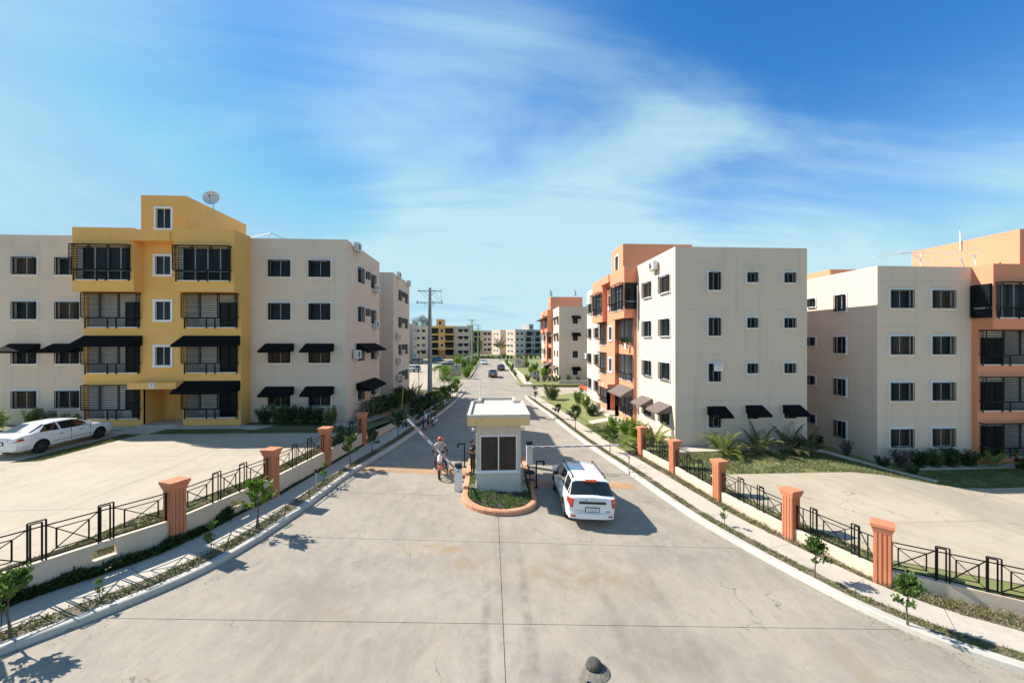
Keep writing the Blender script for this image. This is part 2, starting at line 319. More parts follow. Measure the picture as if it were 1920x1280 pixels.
# ------------------------------------------------------------------ ground heights
S = 0.055
def HR0(x, y):                                            # road plane: falls gently to the right
    return -S*x*lerp(1.0, 0.25, ss((y-55)/45))
HLW = [(-18.5, 1.6), (-15.2, 5.2), (-11.95, 8.75), (-9.8, 12.58), (-8.88, 16.26), (-8.38, 20.24), (-7.9, 24.41)]
def HL(x, y):                                             # left car park and lawn
    z = 1.36-0.72*ss((y-24.5)/12)*ss((x+15)/7)
    if -19 < x < -5 and 1 < y < 27:
        d = 99.0
        for i in range(len(HLW)-1):
            ax, ay = HLW[i]; bx, by = HLW[i+1]; ux, uy = bx-ax, by-ay
            t = max(0.0, min(1.0, ((x-ax)*ux+(y-ay)*uy)/(ux*ux+uy*uy))); d = min(d, math.hypot(x-ax-ux*t, y-ay-uy*t))
        z -= 0.34*ss(1-(d-0.12)/0.7)
    return lerp(z, 0.20, ss((y-43)/11))
def HRt(x, y):                                            # right lawn and car park
    z = lerp(-0.12, 0.06, ss((y-16)/8)) - (1.15-0.1)*ss((x-19)/8)*lerp(1, 0, ss((y-50)/20))
    if x < 11: z -= 0.25*ss((11-x)/2.5)
    return z if y < 60 else lerp(z, -0.1, ss((y-60)/20))
def pip(p, poly):
    x, y = p; ins = False; n = len(poly)
    for i in range(n):
        x1, y1 = poly[i]; x2, y2 = poly[(i+1) % n]
        if (y1 > y) != (y2 > y) and x < (x2-x1)*(y-y1)/(y2-y1)+x1: ins = not ins
    return ins
def drape(name, poly, hf, dz, m, parent=None, res=2.0, mb=None, skirt=0.0):
    """polygon laid over a height function"""
    pts = []
    n = len(poly)
    for i in range(n):
        a = Vector(poly[i]); b = Vector(poly[(i+1) % n]); k = max(1, int((b-a).length/res))
        for j in range(k): pts.append(a.lerp(b, j/k))
    nb = len(pts); edges = [(i, (i+1) % nb) for i in range(nb)]
    xs = [p.x for p in pts]; ys = [p.y for p in pts]
    x = min(xs)+res/2
    while x < max(xs):
        y = min(ys)+res/2
        while y < max(ys):
            if pip((x, y), poly) and min((Vector((x, y))-q).length for q in pts[:nb]) > res*0.35: pts.append(Vector((x+0.013*math.sin(y*7), y+0.011*math.sin(x*5))))
            y += res
        x += res
    vo, eo, fo, *_ = geometry.delaunay_2d_cdt(pts, edges, [list(range(nb))], 1, 1e-5)
    V = [(p.x, p.y, hf(p.x, p.y)+dz) for p in vo]; F = [tuple(f) for f in fo]
    own = mb is None
    mb = mb or MB(); b = len(mb.v); mb.v += V
    for f in F:
        a, c, d = (Vector(V[f[0]]), Vector(V[f[1]]), Vector(V[f[2]]))
        if (c-a).cross(d-a).z < 0: f = tuple(reversed(f))
        mb.f.append(tuple(b+i for i in f)); mb.m.append(0)
    if skirt:
        for i in range(nb):
            a = pts[i]; c = pts[(i+1) % nb]
            za = hf(a.x, a.y)+dz; zb = hf(c.x, c.y)+dz
            mb.quad([(a.x, a.y, za), (c.x, c.y, zb), (c.x, c.y, zb-skirt), (a.x, a.y, za-skirt)])
    if own:
        return mb.build(name, m, parent, smooth=False)
def clip(poly, nx, ny, d):                               # keep nx*x+ny*y<=d
    o = []
    for i in range(len(poly)):
        a = poly[i]; b = poly[(i+1) % len(poly)]; fa = nx*a[0]+ny*a[1]-d; fb = nx*b[0]+ny*b[1]-d
        if fa <= 0: o.append(a)
        if (fa < 0) != (fb < 0) and abs(fa-fb) > 1e-9:
            t = fa/(fa-fb); o.append((a[0]+(b[0]-a[0])*t, a[1]+(b[1]-a[1])*t))
    return o
def area(p): return abs(sum(p[i][0]*p[(i+1) % len(p)][1]-p[(i+1) % len(p)][0]*p[i][1] for i in range(len(p)))/2)
def slabs(parent, poly, xs, ys, hf, dz, m, gap=0.02, res=2.0, thick=0.03):
    """cut a paved polygon into the slabs its joints show; one part per slab"""
    for i in range(len(xs)-1):
        for j in range(len(ys)-1):
            p = clip(poly, -1, 0, -(xs[i]+gap/2)); p = clip(p, 1, 0, xs[i+1]-gap/2) if len(p) > 2 else []
            p = clip(p, 0, -1, -(ys[j]+gap/2)) if len(p) > 2 else []; p = clip(p, 0, 1, ys[j+1]-gap/2) if len(p) > 2 else []
            q = []
            for a in p:
                if not q or (abs(a[0]-q[-1][0])+abs(a[1]-q[-1][1])) > 1e-3: q.append(a)
            if len(q) > 2 and (abs(q[0][0]-q[-1][0])+abs(q[0][1]-q[-1][1])) < 1e-3: q.pop()
            if len(q) < 3 or area(q) < 0.05: continue
            drape('slab', q, hf, dz, m, parent, res, skirt=thick)
def cr(pts, n=6):                                        # Catmull-Rom through 2D points
    o = []; P = [Vector(p) for p in pts]
    for i in range(len(P)-1):
        p0 = P[max(i-1, 0)]; p1 = P[i]; p2 = P[i+1]; p3 = P[min(i+2, len(P)-1)]
        for k in range(n):
            t = k/n; o.append(0.5*((2*p1)+(p2-p0)*t+(2*p0-5*p1+4*p2-p3)*t*t+(3*p1-p0-3*p2+p3)*t**3))
    o.append(P[-1]); return o

# ------------------------------------------------------------------ setting: ground, road, kerbs, walks
KL = cr([(-16.5, 1.0), (-14.0, 4.2), (-11.8, 6.6), (-10.05, 8.45), (-8.8, 10.1), (-8.0, 11.6), (-7.5, 13.65), (-7.22, 16.0), (-6.98, 18.9), (-6.55, 21.5), (-5.75, 26.2), (-4.7, 35.0), (-3.85, 44.0), (-3.45, 52.0), (-3.9, 54.0), (-5.2, 55.0)], 5)
WL = [(-18.5, 1.6), (-15.2, 5.2), (-11.95, 8.75), (-9.8, 12.58), (-8.88, 16.26), (-8.38, 20.24), (-7.9, 24.41), (-7.25, 28.5), (-6.3, 38.0), (-5.55, 46.0), (-5.3, 52.0), (-5.7, 54.6)]
KR = cr([(21.5, 5.2), (17.0, 6.1), (14.2, 7.05), (12.09, 8.3), (10.95, 9.35), (10.1, 10.75), (9.07, 13.58), (8.36, 16.4), (7.6, 21.8), (6.95, 25.8), (6.34, 31.0), (5.75, 37.7), (5.0, 43.8), (4.45, 49.6), (4.9, 51.0), (6.4, 51.8)], 5)
WR = [(20.5, 8.0), (15.5, 9.45), (12.15, 11.27), (11.3, 13.97), (10.62, 17.46), (10.22, 21.07), (9.68, 24.34), (9.0, 31.0), (8.3, 38.0), (7.5, 44.0), (6.9, 50.0), (7.4, 51.6)]
def offs(P, d, side):                                     # offset a polyline outward (side -1 left, +1 right)
    o = []
    for i, p in enumerate(P):
        t = (P[min(i+1, len(P)-1)]-P[max(i-1, 0)]).normalized()
        n = Vector((t.y, -t.x))
        o.append(p+n*d*side)
    return o
def tup(P): return [(p[0], p[1]) for p in P]
ground = MB(); ground.quad([(-3000, -600, -2.3), (3000, -600, -2.3), (3000, 6000, -2.3), (-3000, 6000, -2.3)])
ground = ground.build('ground', LAWND); ground['kind'] = 'structure'
# road bed and its slabs
rpoly = [(-19, -8)]+tup(KL)+[(-9.0, 55.6), (-9.0, 69.5), (-4.2, 70), (-3.6, 74), (-3.5, 105), (-3.0, 140), (-7, 150), (-14, 152), (-14, 158), (16, 158), (16, 152), (8, 150), (4.0, 140), (4.3, 100), (4.5, 64), (5.2, 61.8), (9.5, 61), (9.5, 52.3)]+tup(reversed(KR))+[(24, -8)]
HRR = lambda x, y: HR0(x, y)
road = drape('road', rpoly, HRR, -0.03, JOINT, None, 4.0); road['kind'] = 'structure'
near = clip(rpoly, 0, 1, 56.3)
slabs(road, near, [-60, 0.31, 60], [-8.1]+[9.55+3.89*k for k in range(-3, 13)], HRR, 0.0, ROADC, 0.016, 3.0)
far = clip(rpoly, 0, -1, -56.3)
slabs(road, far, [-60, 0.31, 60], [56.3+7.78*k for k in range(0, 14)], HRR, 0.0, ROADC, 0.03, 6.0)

def kerb(name, P, side, wd, m):
    mb = MB(); n = len(P); prof = [(0, -0.06), (0.035, 0.13), (0.07, 0.15), (wd-0.02, 0.15), (wd, 0.13), (wd, -0.1)]
    rows = []
    O = [offs(P, d, side) for d, z in prof]
    for i in range(n):
        rows.append([(O[k][i].x, O[k][i].y, HR0(O[k][i].x, O[k][i].y)+prof[k][1]) for k in range(len(prof))])
    for i in range(n-1):
        for k in range(len(prof)-1):
            q = [rows[i][k], rows[i+1][k], rows[i+1][k+1], rows[i][k+1]]
            mb.quad(q if side > 0 else q[::-1])
    mb.quad(rows[0]); mb.quad(rows[-1])
    o = mb.build(name, m, smooth=False); o['kind'] = 'structure'; return o
kerb('kerb', KL, -1, 0.26, KERBC); kerb('kerb', KR, 1, 0.34, KERBC)
# far kerbs along the avenue
for P, sd in (([(-9.0, 69.6), (-4.6, 70.2), (-3.9, 73), (-3.7, 90), (-3.5, 105), (-3.1, 139)], -1), ([(9.5, 61.0), (5.4, 61.6), (4.7, 64), (4.55, 85), (4.35, 100), (4.1, 139)], 1)):
    kerb('kerb', cr(P, 4), sd, 0.3, KERBC)
HW = lambda x, y: HR0(x, y)
SBASE = mat('sub_base', (0.13, 0.105, 0.08), 0.95)
def strip(name, K, side, d0, d1, dz, m, i0=0, i1=None, res=1.2):
    A = offs(K, d0, side)[i0:i1]; B = offs(K, d1, side)[i0:i1]
    return A, B
def closest_on(W, p):
    best = None
    for i in range(len(W)-1):
        a = Vector(W[i]); b = Vector(W[i+1]); ab = b-a; t = max(0, min(1, (p-a).dot(ab)/ab.length_squared)); q = a+ab*t
        if best is None or (q-p).length < best[0]: best = (((q-p).length), q)
    return best[1]
def ribbon(name, A, B, hf, dz, m, parent=None, thick=0.12, kind=None):
    mb = MB()
    for i in range(len(A)-1):
        P = [A[i], A[i+1], B[i+1], B[i]]
        q = [(p.x, p.y, hf(p.x, p.y)+dz) for p in P]
        n = (Vector(q[1])-Vector(q[0])).cross(Vector(q[3])-Vector(q[0]))
        if n.z < 0: q = q[::-1]
        mb.quad(q)
        for a, b in ((A[i], A[i+1]), (B[i], B[i+1])):
            mb.quad([(a.x, a.y, hf(a.x, a.y)+dz), (b.x, b.y, hf(b.x, b.y)+dz), (b.x, b.y, hf(b.x, b.y)+dz-thick), (a.x, a.y, hf(a.x, a.y)+dz-thick)])
    o = mb.build(name, m, parent)
    if kind: o['kind'] = kind
    return o
rnd = random.Random(5)
GT = []                                                   # places where grass tufts grow: (x, y, z, height, dry)
def walkside(K, W, side, kw, vw, sw, cut):
    n = len(K)
    A0 = offs(K, kw-0.01, side); A1 = offs(K, kw+vw, side); A2 = offs(K, kw+vw+sw, side)
    Wp = [closest_on(W, a) for a in A2]
    for i in range(n):                                    # never cross the wall line
        d = (Wp[i]-K[i]).length
        for A, m_ in ((A2, 0.10), (A1, 0.10+sw*0.7)):
            if (A[i]-K[i]).length > d-m_: A[i] = K[i]+(Wp[i]-K[i]).normalized()*(d-m_)
    v = ribbon('verge', A0, A1, HW, 0.135, DIRT, kind='structure')
    # sidewalk in cast bays
    base = ribbon('sidewalk', A1, A2, HW, 0.11, JOINT, kind='structure')
    acc = 0; st = 0
    for i in range(1, n):
        acc += (K[i]-K[i-1]).length
        if acc > 2.3 or i == n-1:
            a, b = A1[st:i+1], A2[st:i+1]
            if len(a) > 1 and (a[-1]-a[0]).length > 0.1:
                a = [p.copy() for p in a]; b = [p.copy() for p in b]
                g = 0.006
                t = (a[1]-a[0]).normalized()*g; a[0] += t; t = (b[1]-b[0]).normalized()*g; b[0] += t
                t = (a[-1]-a[-2]).normalized()*g; a[-1] -= t; t = (b[-1]-b[-2]).normalized()*g; b[-1] -= t
                ribbon('slab', a, b, HW, 0.15, WALKC, base, 0.05)
            st = i; acc = 0
    W2 = [Wp[i]+(Wp[i]-K[i]).normalized()*0.05 for i in range(n)]
    k = [i for i in range(n) if K[i].y < cut]
    d = ribbon('planting_strip', A2[:len(k)], W2[:len(k)], HW, 0.14, DIRT, kind='structure')
    if side > 0:
        ribbon('lawn_edge', A2[len(k)-1:], [q+(q-a).normalized()*0.6 for a, q in zip(A2, W2)][len(k)-1:], HW, 0.16, LAWN, kind='structure')
    return A0, A1, A2, Wp
AL = walkside(KL, WL, -1, 0.26, 0.44, 1.15, 55)
AR = walkside(KR, WR, 1, 0.34, 0.42, 1.15, 25.2)
def tufts_between(A, B, count, hmin, hmax, dens=0.45, dry=0.3, ymin=4, ymax=60, hf=HW, dz=0.135, seed=1):
    r = random.Random(seed); n = len(A)
    L_ = [(A[i+1]-A[i]).length*max(0.05, (B[i]-A[i]).length) for i in range(n-1)]
    for _ in range(count):
        i = r.choices(range(n-1), L_)[0]; t = r.random(); s = r.random()
        p = A[i].lerp(A[i+1], t).lerp(B[i].lerp(B[i+1], t), s)
        if not ymin < p.y < ymax: continue
        q = noise.noise(Vector((p.x*0.9, p.y*0.9, seed*3.1)))*0.5+0.5
        if q < 1-dens: 
            if r.random() > 0.12: continue
        GT.append((p.x, p.y, hf(p.x, p.y)+dz, r.uniform(hmin, hmax), r.random() < dry))
tufts_between(AL[0], AL[1], 3800, 0.04, 0.12, 0.60, 0.25, 6, 40, seed=2)
tufts_between(AR[0], AR[1], 7000, 0.03, 0.09, 0.75, 0.22, 6, 48, seed=3)
tufts_between(AR[2], AR[3], 5200, 0.04, 0.14, 0.62, 0.6, 6, 25, seed=4)
tufts_between(AL[2], AL[3], 1300, 0.03, 0.1, 0.3, 0.4, 12, 40, seed=6)

# left lawn and car park, on the higher side
lw = [(p[0], p[1]) for p in WL]
lawnL = [(x-0.10, y) for x, y in lw[1:]]+[(-7.5, 55.4), (-70, 55.4), (-70, -2), (-20, -2)]
for q_, rs in ((clip(clip(lawnL, 0, 1, 26.9), -1, 0, 18.0), 0.7), (clip(clip(lawnL, 0, 1, 26.9), 1, 0, -18.0), 2.5), (clip(lawnL, 0, -1, -26.9), 2.0)):
    o = drape('lawn', q_, HL, -0.03, LAWND, None, rs); o['kind'] = 'structure'
lotL = [(-15.6, 6.2), (-12.6, 9.4), (-11.6, 11.3), (-11.35, 12.9), (-10.6, 14.2), (-9.75, 16.6), (-9.35, 20.3), (-9.3, 24.3), (-21.2, 24.55), (-21.2, 19.3), (-22.3, 19.1), (-22.3, 25.6), (-48, 25.6), (-48, -2), (-22, -2)]
pk = drape('parking_ground', lotL, HL, -0.018, JOINT, None, 2.5); pk['kind'] = 'structure'
slabs(pk, lotL, [-60, -38, -30.5, -22.3, -14.3, 0], [-10, 2.0, 7.8, 13.7, 19.8, 30], HL, 0.006, LOTC, 0.014, 1.6, 0.14)
# footpath in front of the yellow building, path to its door
for nm, P in (('footpath', [(-26.6, 26.0), (-16.3, 26.0), (-15.2, 25.4), (-14.6, 26.6), (-16.4, 26.72), (-26.6, 26.72)]), ('footpath', [(-23.2, 24.6), (-20.9, 24.6), (-20.9, 25.95), (-23.2, 25.95)]), ('footpath', [(-10.1, 27.5), (-9.2, 27.0), (-8.9, 26.4), (-9.6, 26.1), (-11.2, 27.2), (-11.2, 27.8)])):
    q = drape(nm, P, HL, 0.03, WALKC, None, 2.0, skirt=0.1); q['kind'] = 'structure'
# right lawn and car park
lawnR = [(p[0]+0.10, p[1]) for p in WR[1:]]+[(9.5, 51.3), (60, 51.3), (60, -2), (24, -2)]
o = drape('lawn', lawnR, HRt, -0.035, LAWN, None, 1.3); o['kind'] = 'structure'
lotR = [(20.5, 8.9), (16.0, 10.2), (13.1, 11.8), (12.25, 14.2), (11.55, 17.6), (11.45, 19.7), (26, 19.65), (48, 19.9), (48, -2), (24, -2)]
pk = drape('parking_ground', lotR, HRt, -0.022, JOINT, None, 1.3); pk['kind'] = 'structure'
slabs(pk, lotR, [0, 19.5, 27.5, 36, 60], [-10, 2, 8.3, 14.2, 30], HRt, 0.006, LOTC, 0.014, 1.3, 0.14)
for P in ([(11.5, 23.4), (21.6, 23.8), (21.6, 24.6), (11.5, 24.6)], [(21.5, 24.7), (22.4, 24.8), (24.0, 21.9), (25.6, 20.6), (24.8, 20.1), (23.2, 21.4)], [(8.9, 33.0), (11.3, 33.6), (11.3, 34.8), (8.8, 34.2)], [(11.0, 25.0), (12.0, 25.0), (11.6, 48), (10.6, 48)], [(26, 22.6), (42, 22.6), (42, 23.2), (26, 23.2)]):
    q = drape('footpath', P, HRt, 0.03, WALKC, None, 2.0, skirt=0.12); q['kind'] = 'structure'
# side drive on the right, lawns and lot beyond on both sides
HF = lambda x, y: HR0(x, y)*0.5+0.0
HFR = lambda x, y: -0.12
for nm, P, m, dz, hf in (('side_drive', [(7.0, 51.6), (60, 51.6), (60, 61.4), (7.0, 61.4)], LOTC, 0.0, lambda x, y: HR0(min(x, 8), y)+0.012),
                     ('lawn', [(4.7, 61.7), (70, 61.7), (70, 150), (4.3, 150)], LAWN, 0.0, lambda x, y: lerp(-0.05, 0.0, ss((x-4)/4))),
                     ('sidewalk', [(5.5, 62.5), (6.9, 62.5), (6.4, 140), (5.2, 140)], WALKC, 0.03, lambda x, y: 0.0),
                     ('parking_ground', [(-70, 55.0), (-8.2, 55.0), (-8.2, 70.6), (-9.5, 72.0), (-9.8, 146), (-70, 146)], LOTC, 0.012, lambda x, y: 0.19),
                     ('lawn', [(-9.7, 70.3), (-3.85, 70.3), (-3.3, 150), (-9.7, 150)], LAWN, 0.0, lambda x, y: 0.21),
                     ('footpath', [(9.0, 74), (11.5, 74), (11.5, 75.4), (9.0, 75.4)], WALKC, 0.03, lambda x, y: 0.0),
                     ('lawn', [(-90, 146), (-3, 150), (-14, 157), (16, 157), (4, 150), (90, 150), (120, 420), (-120, 420)], LAWND, 0.0, lambda x, y: 0.0)):
    q = drape(nm, P, hf, dz, m, None, 8.0, skirt=0.3); q['kind'] = 'structure'

# ------------------------------------------------------------------ island, humps
def isl(off):
    x0, x1, y0, y1 = -1.27+off, 2.06-off, 15.45+off, 24.0-off; cx_ = (x0+x1)/2; rx = (x1-x0)/2; P = []
    for k in range(17):
        a = PI+PI*k/16; P.append((cx_+rx*math.cos(a), y0+1.55-off*0.4+(1.55-off*0.4)*math.sin(a)))
    for k in range(9):
        a = PI*k/8; P.append((cx_+rx*math.cos(a), y1-1.0+1.0*math.sin(a)))
    return P
I0, I1, I2 = isl(0), isl(0.05), isl(0.24)
island = empty('traffic_island', (0, 0, 0), 0, 'long raised island with orange painted kerb around the guard booth', 'island')
drape('bed', I2, HR0, 0.14, DIRT, island, 0.6)
P0 = [Vector(p) for p in I0]; n = len(P0); seg = []; acc = 0; start = 0
def kseg(i0, i1):
    mb = MB(); rows = []
    for i in range(i0, i1+1):
        k = i % n; a, b, c = Vector(I0[k]), Vector(I1[k]), Vector(I2[k]); z = HR0(a.x, a.y)
        rows.append([(a.x, a.y, z-0.03), (a.x*0.96+b.x*0.04, a.y*0.96+b.y*0.04, z+0.15), (b.x, b.y, z+0.19), (c.x, c.y, z+0.19), (c.x, c.y, z+0.05)])
    # tiny gap at the ends
    for r_, q_ in ((rows[0], rows[1]), (rows[-1], rows[-2])):
        for j in range(5):
            d = Vector(q_[j])-Vector(r_[j]); r_[j] = tuple(Vector(r_[j])+d.normalized()*0.008)
    for i in range(len(rows)-1):
        for j in range(4): mb.quad([rows[i][j], rows[i+1][j], rows[i+1][j+1], rows[i][j+1]])
    mb.quad(rows[0][::-1]); mb.quad(rows[-1])
    mb.build('kerb_block', OKERB, island)
for a, b in ((0, 3), (3, 6), (6, 8), (8, 11), (11, 14), (14, 16), (16, 17), (17, 19), (19, 21), (21, 23), (23, 25), (25, 26)): kseg(a, b)
mb = MB(); q = [(-1.0, 17.25), (1.75, 17.25), (1.75, 22.6), (-1.0, 22.6)]
drape('paving', [(-0.72, 17.5), (1.72, 17.5), (1.72, 22.6), (-0.72, 22.6)], HR0, 0.20, WALKC, island, 1.0, skirt=0.1)
for (x0, x1, y0, y1) in ((-0.98, -0.74, 19.3, 20.4), (-0.98, -0.74, 17.35, 18.3)):
    drape('paving', [(x0, y0), (x1, y0), (x1, y1), (x0, y1)], HR0, 0.19, WALKC, island, 1.0, skirt=0.1)
def hump(x0, x1, y0, y1, label):
    mb = MB(); nx = 10; ny = 8
    def P(i, j):
        x = lerp(x0, x1, i/nx); y = lerp(y0, y1, j/ny)
        e = min(1, min(i, nx-i)/0.8)
        return (x, y, HR0(x, y)+0.003+0.07*math.sin(PI*j/ny)*e)
    for i in range(nx):
        for j in range(ny): mb.quad([P(i, j), P(i+1, j), P(i+1, j+1), P(i, j+1)])
    tag(mb.build('speed_hump', HUMP, smooth=True), label, 'speed hump', 'speed humps')
hump(2.1, 7.35, 18.85, 19.75, 'worn orange speed hump across the right lane in front of the white minivan')
hump(-6.75, -1.3, 20.0, 21.0, 'worn orange speed hump across the left lane behind the motorcyclist')

# ------------------------------------------------------------------ boundary fences
def bmbar(mb, a, b, t): mb.bar(a, b, t)
def make_fence(pl, wall_h, pil_h, side, label, holes, ends, wthick=0.16, raw_last=False):
    root = empty('boundary_fence', (0, 0, 0), 0, label, 'fence')
    Z = lambda p: HR0(p[0], p[1])+0.15
    for i in range(len(pl)-1):
        a = Vector(pl[i]); b = Vector(pl[i+1]); d = (b-a); Ls = d.length; d.normalize(); nrm = Vector((d.y, -d.x))
        za, zb = Z(a), Z(b); M = Matrix(((d.x, -nrm.x, 0, a.x), (d.y, -nrm.y, 0, a.y), (0, 0, 1, 0), (0, 0, 0, 1)))
        # local x along the wall, local y away from the street for side -1 ... use sgn so that +y is inwards
        sg = 1 if side < 0 else -1
        def Pt(u, v, h): # u along, v depth inward, h above local base
            p = a+d*u+(-nrm)*v*sg; return Vector((p.x, p.y, lerp(za, zb, u/Ls)+h))
        def wbox(mb, u0, u1, h0, h1, v0=0.0, v1=wthick):
            P = [Pt(u0, v0, h0), Pt(u1, v0, h0), Pt(u1, v1, h0), Pt(u0, v1, h0), Pt(u0, v0, h1), Pt(u1, v0, h1), Pt(u1, v1, h1), Pt(u0, v1, h1)]
            b0 = len(mb.v); mb.v += [tuple(p) for p in P]
            for q in ((0, 3, 2, 1), (4, 5, 6, 7), (0, 1, 5, 4), (1, 2, 6, 5), (2, 3, 7, 6), (3, 0, 4, 7)): mb.f.append(tuple(b0+k for k in q)); mb.m.append(0)
        mb = MB(); hs = [h for h in holes if h[0] == i]
        if hs:
            _, uc, hw, h0, h1 = hs[0]; uc *= Ls
            wbox(mb, 0.2, uc-hw, -0.4, wall_h); wbox(mb, uc+hw, Ls-0.2, -0.4, wall_h); wbox(mb, uc-hw, uc+hw, -0.4, h0); wbox(mb, uc-hw, uc+hw, h1, wall_h)
            wbox(mb, uc-hw-0.05, uc+hw+0.05, h0-0.03, h0+0.012, -0.05, 0.0)
        else: wbox(mb, 0.2 if i else 0.0, Ls-0.2, -0.4, wall_h)
        mb.build('low_wall', FENCEW, root)
        # railing
        rl = empty('railing', (0, 0, 0)); rl.parent = root
        h0 = wall_h+0.07; h1 = wall_h+0.86; v = wthick/2; bt = 0.028
        u0, u1 = 0.2, Ls-0.2; G = u1-u0
        pw = 0.30 if Ls > 3.0 else 0.22
        if Ls > 3.2: ps = [u0+G*0.345, u0+G*0.655]
        else: ps = [u0+G*0.22, u0+G*0.74]
        rails = MB(); rails.bar(Pt(u0-0.06, v, h1), Pt(u1+0.06, v, h1), bt); rails.bar(Pt(u0-0.06, v, h0), Pt(u1+0.06, v, h0), bt)
        rails.build('rail', BAR, rl)
        cuts = [u0]+[x for p in ps for x in (p-pw/2, p+pw/2)]+[u1]
        for p in ps:
            f = MB(); 
            for s_ in (-1, 1):
                f.bar(Pt(p+s_*pw/2, v-0.02, wall_h-0.03), Pt(p+s_*pw/2, v-0.02, h1+0.16), bt)
                f.bar(Pt(p+s_*(pw/2-0.055), v+0.03, wall_h-0.03), Pt(p+s_*(pw/2-0.055), v+0.03, h1+0.10), bt)
            f.bar(Pt(p-pw/2, v-0.02, h1+0.16), Pt(p+pw/2, v-0.02, h1+0.16), bt); f.bar(Pt(p-pw/2+0.055, v+0.03, h1+0.10), Pt(p+pw/2-0.055, v+0.03, h1+0.10), bt)
            f.build('post_frame', BAR, rl)
        for k in range(0, len(cuts), 2):
            a0, a1 = cuts[k], cuts[k+1]; wd = a1-a0; f = MB()
            if k == 0: f.bar(Pt(a0+0.05, v, h0-0.05), Pt(a0+0.05, v, h1), bt)
            if k == len(cuts)-2: f.bar(Pt(a1-0.05, v, h0-0.05), Pt(a1-0.05, v, h1), bt)
            if wd > 0.75:
                ix = wd*0.19; iz = (h1-h0)*0.17
                for s_ in (a0+ix, a1-ix): f.bar(Pt(s_, v, h0+iz), Pt(s_, v, h1-iz), bt*0.9)
                for hh in (h0+iz, h1-iz): f.bar(Pt(a0+ix, v, hh), Pt(a1-ix, v, hh), bt*0.8)
                f.bar(Pt(a0, v, h0), Pt(a1, v, h1), bt*0.8); f.bar(Pt(a0, v+0.012, h1), Pt(a1, v+0.012, h0), bt*0.8)
            else:
                f.bar(Pt((a0+a1)/2, v, h0), Pt((a0+a1)/2, v, h1), bt*0.9)
                f.bar(Pt(a0, v, h0), Pt(a1, v+0.01, h1), bt*0.8)
            if len(f.v): f.build('cross_panel', BAR, rl)
    # pillars
    for i, p in enumerate(pl):
        if i == 0 and ends[0] is None: continue
        if i == len(pl)-1 and raw_last: continue
        a = Vector(pl[max(i-1, 0)]); b = Vector(pl[min(i+1, len(pl)-1)]); d = (b-a).normalized(); ang = math.atan2(d.y, d.x)
        c = Vector(p)+Vector((d.y, -d.x))*(-0.10 if side < 0 else 0.10)
        mb = MB(); h = pil_h; s_ = 0.19
        mb.box(-s_, s_, -s_, s_, -0.3, h-0.22)
        for q in range(4):                                # reeded faces
            Mq = Matrix.Rotation(q*PI/2, 4, 'Z')
            for u in (-0.155, -0.055, 0.055, 0.155):
                w_ = 0.032
                mb.box(u-w_, u+w_, -s_-0.022, -s_, -0.1, h-0.24, 0, Mq)
        pi_ = mb.build('pillar', PILLAR, root, loc=(c.x, c.y, Z(c)), rot=ang)
        cp = MB()
        for (hw, z0, z1) in ((0.222, h-0.27, h-0.21), (0.240, h-0.21, h-0.155), (0.258, h-0.155, h-0.095), (0.282, h-0.095, h)):
            cp.box(-hw, hw, -hw, hw, z0, z1)
        cp.build('capital', PILLAR, pi_)
    return root
LP = [(-15.2, 5.2), (-11.95, 8.75), (-9.8, 12.58), (-8.88, 16.26), (-8.38, 20.24), (-7.9, 24.41)]
RP = [(20.5, 8.0), (15.5, 9.45), (12.15, 11.27), (11.3, 13.97), (10.62, 17.46), (10.22, 21.07), (9.68, 24.34)]
make_fence(LP, 0.76, 1.97, -1, 'black iron railing with terracotta pillars on cream wall, left side of the road', [(1, 0.63, 0.24, 0.33, 0.60), (2, 0.54, 0.2, 0.31, 0.57)], (None, 1))
make_fence(RP, 0.46, 1.88, 1, 'black iron railing with terracotta pillars on low cream wall, right side of the road', [], (None, 1))
# the plain retaining wall that goes on past the left fence
W3 = cr([(-7.85, 24.8), (-7.25, 28.5), (-6.75, 33.5), (-6.3, 38.5)], 5); mb = MB()
for i in range(len(W3)-1):
    a, b = W3[i], W3[i+1]; zt = lambda p: lerp(1.12, 0.62, (p.y-24.8)/13.7)
    ia, ib = a+Vector((-0.16, 0)), b+Vector((-0.16, 0))
    A = [(a.x, a.y), (b.x, b.y), (ib.x, ib.y), (ia.x, ia.y)]; zz = [zt(a), zt(b), zt(b), zt(a)]
    bot = [(*p, 0.1) for p in A]; top = [(*p, z) for p, z in zip(A, zz)]
    mb.quad(top[::-1] if False else top); mb.quad([bot[0], bot[1], top[1], top[0]]); mb.quad([bot[2], bot[3], top[3], top[2]])
    if i == 0: mb.quad([bot[3], bot[0], top[0], top[3]])
    if i == len(W3)-2: mb.quad([bot[1], bot[2], top[2], top[1]])
tag(mb.build('retaining_wall', FENCEW), 'plain low cream retaining wall holding the left lawn beyond the last fence pillar', 'wall')

# ------------------------------------------------------------------ buildings
_mc = {}
def cached(key, fn):
    if key not in _mc: _mc[key] = fn()
    return _mc[key]
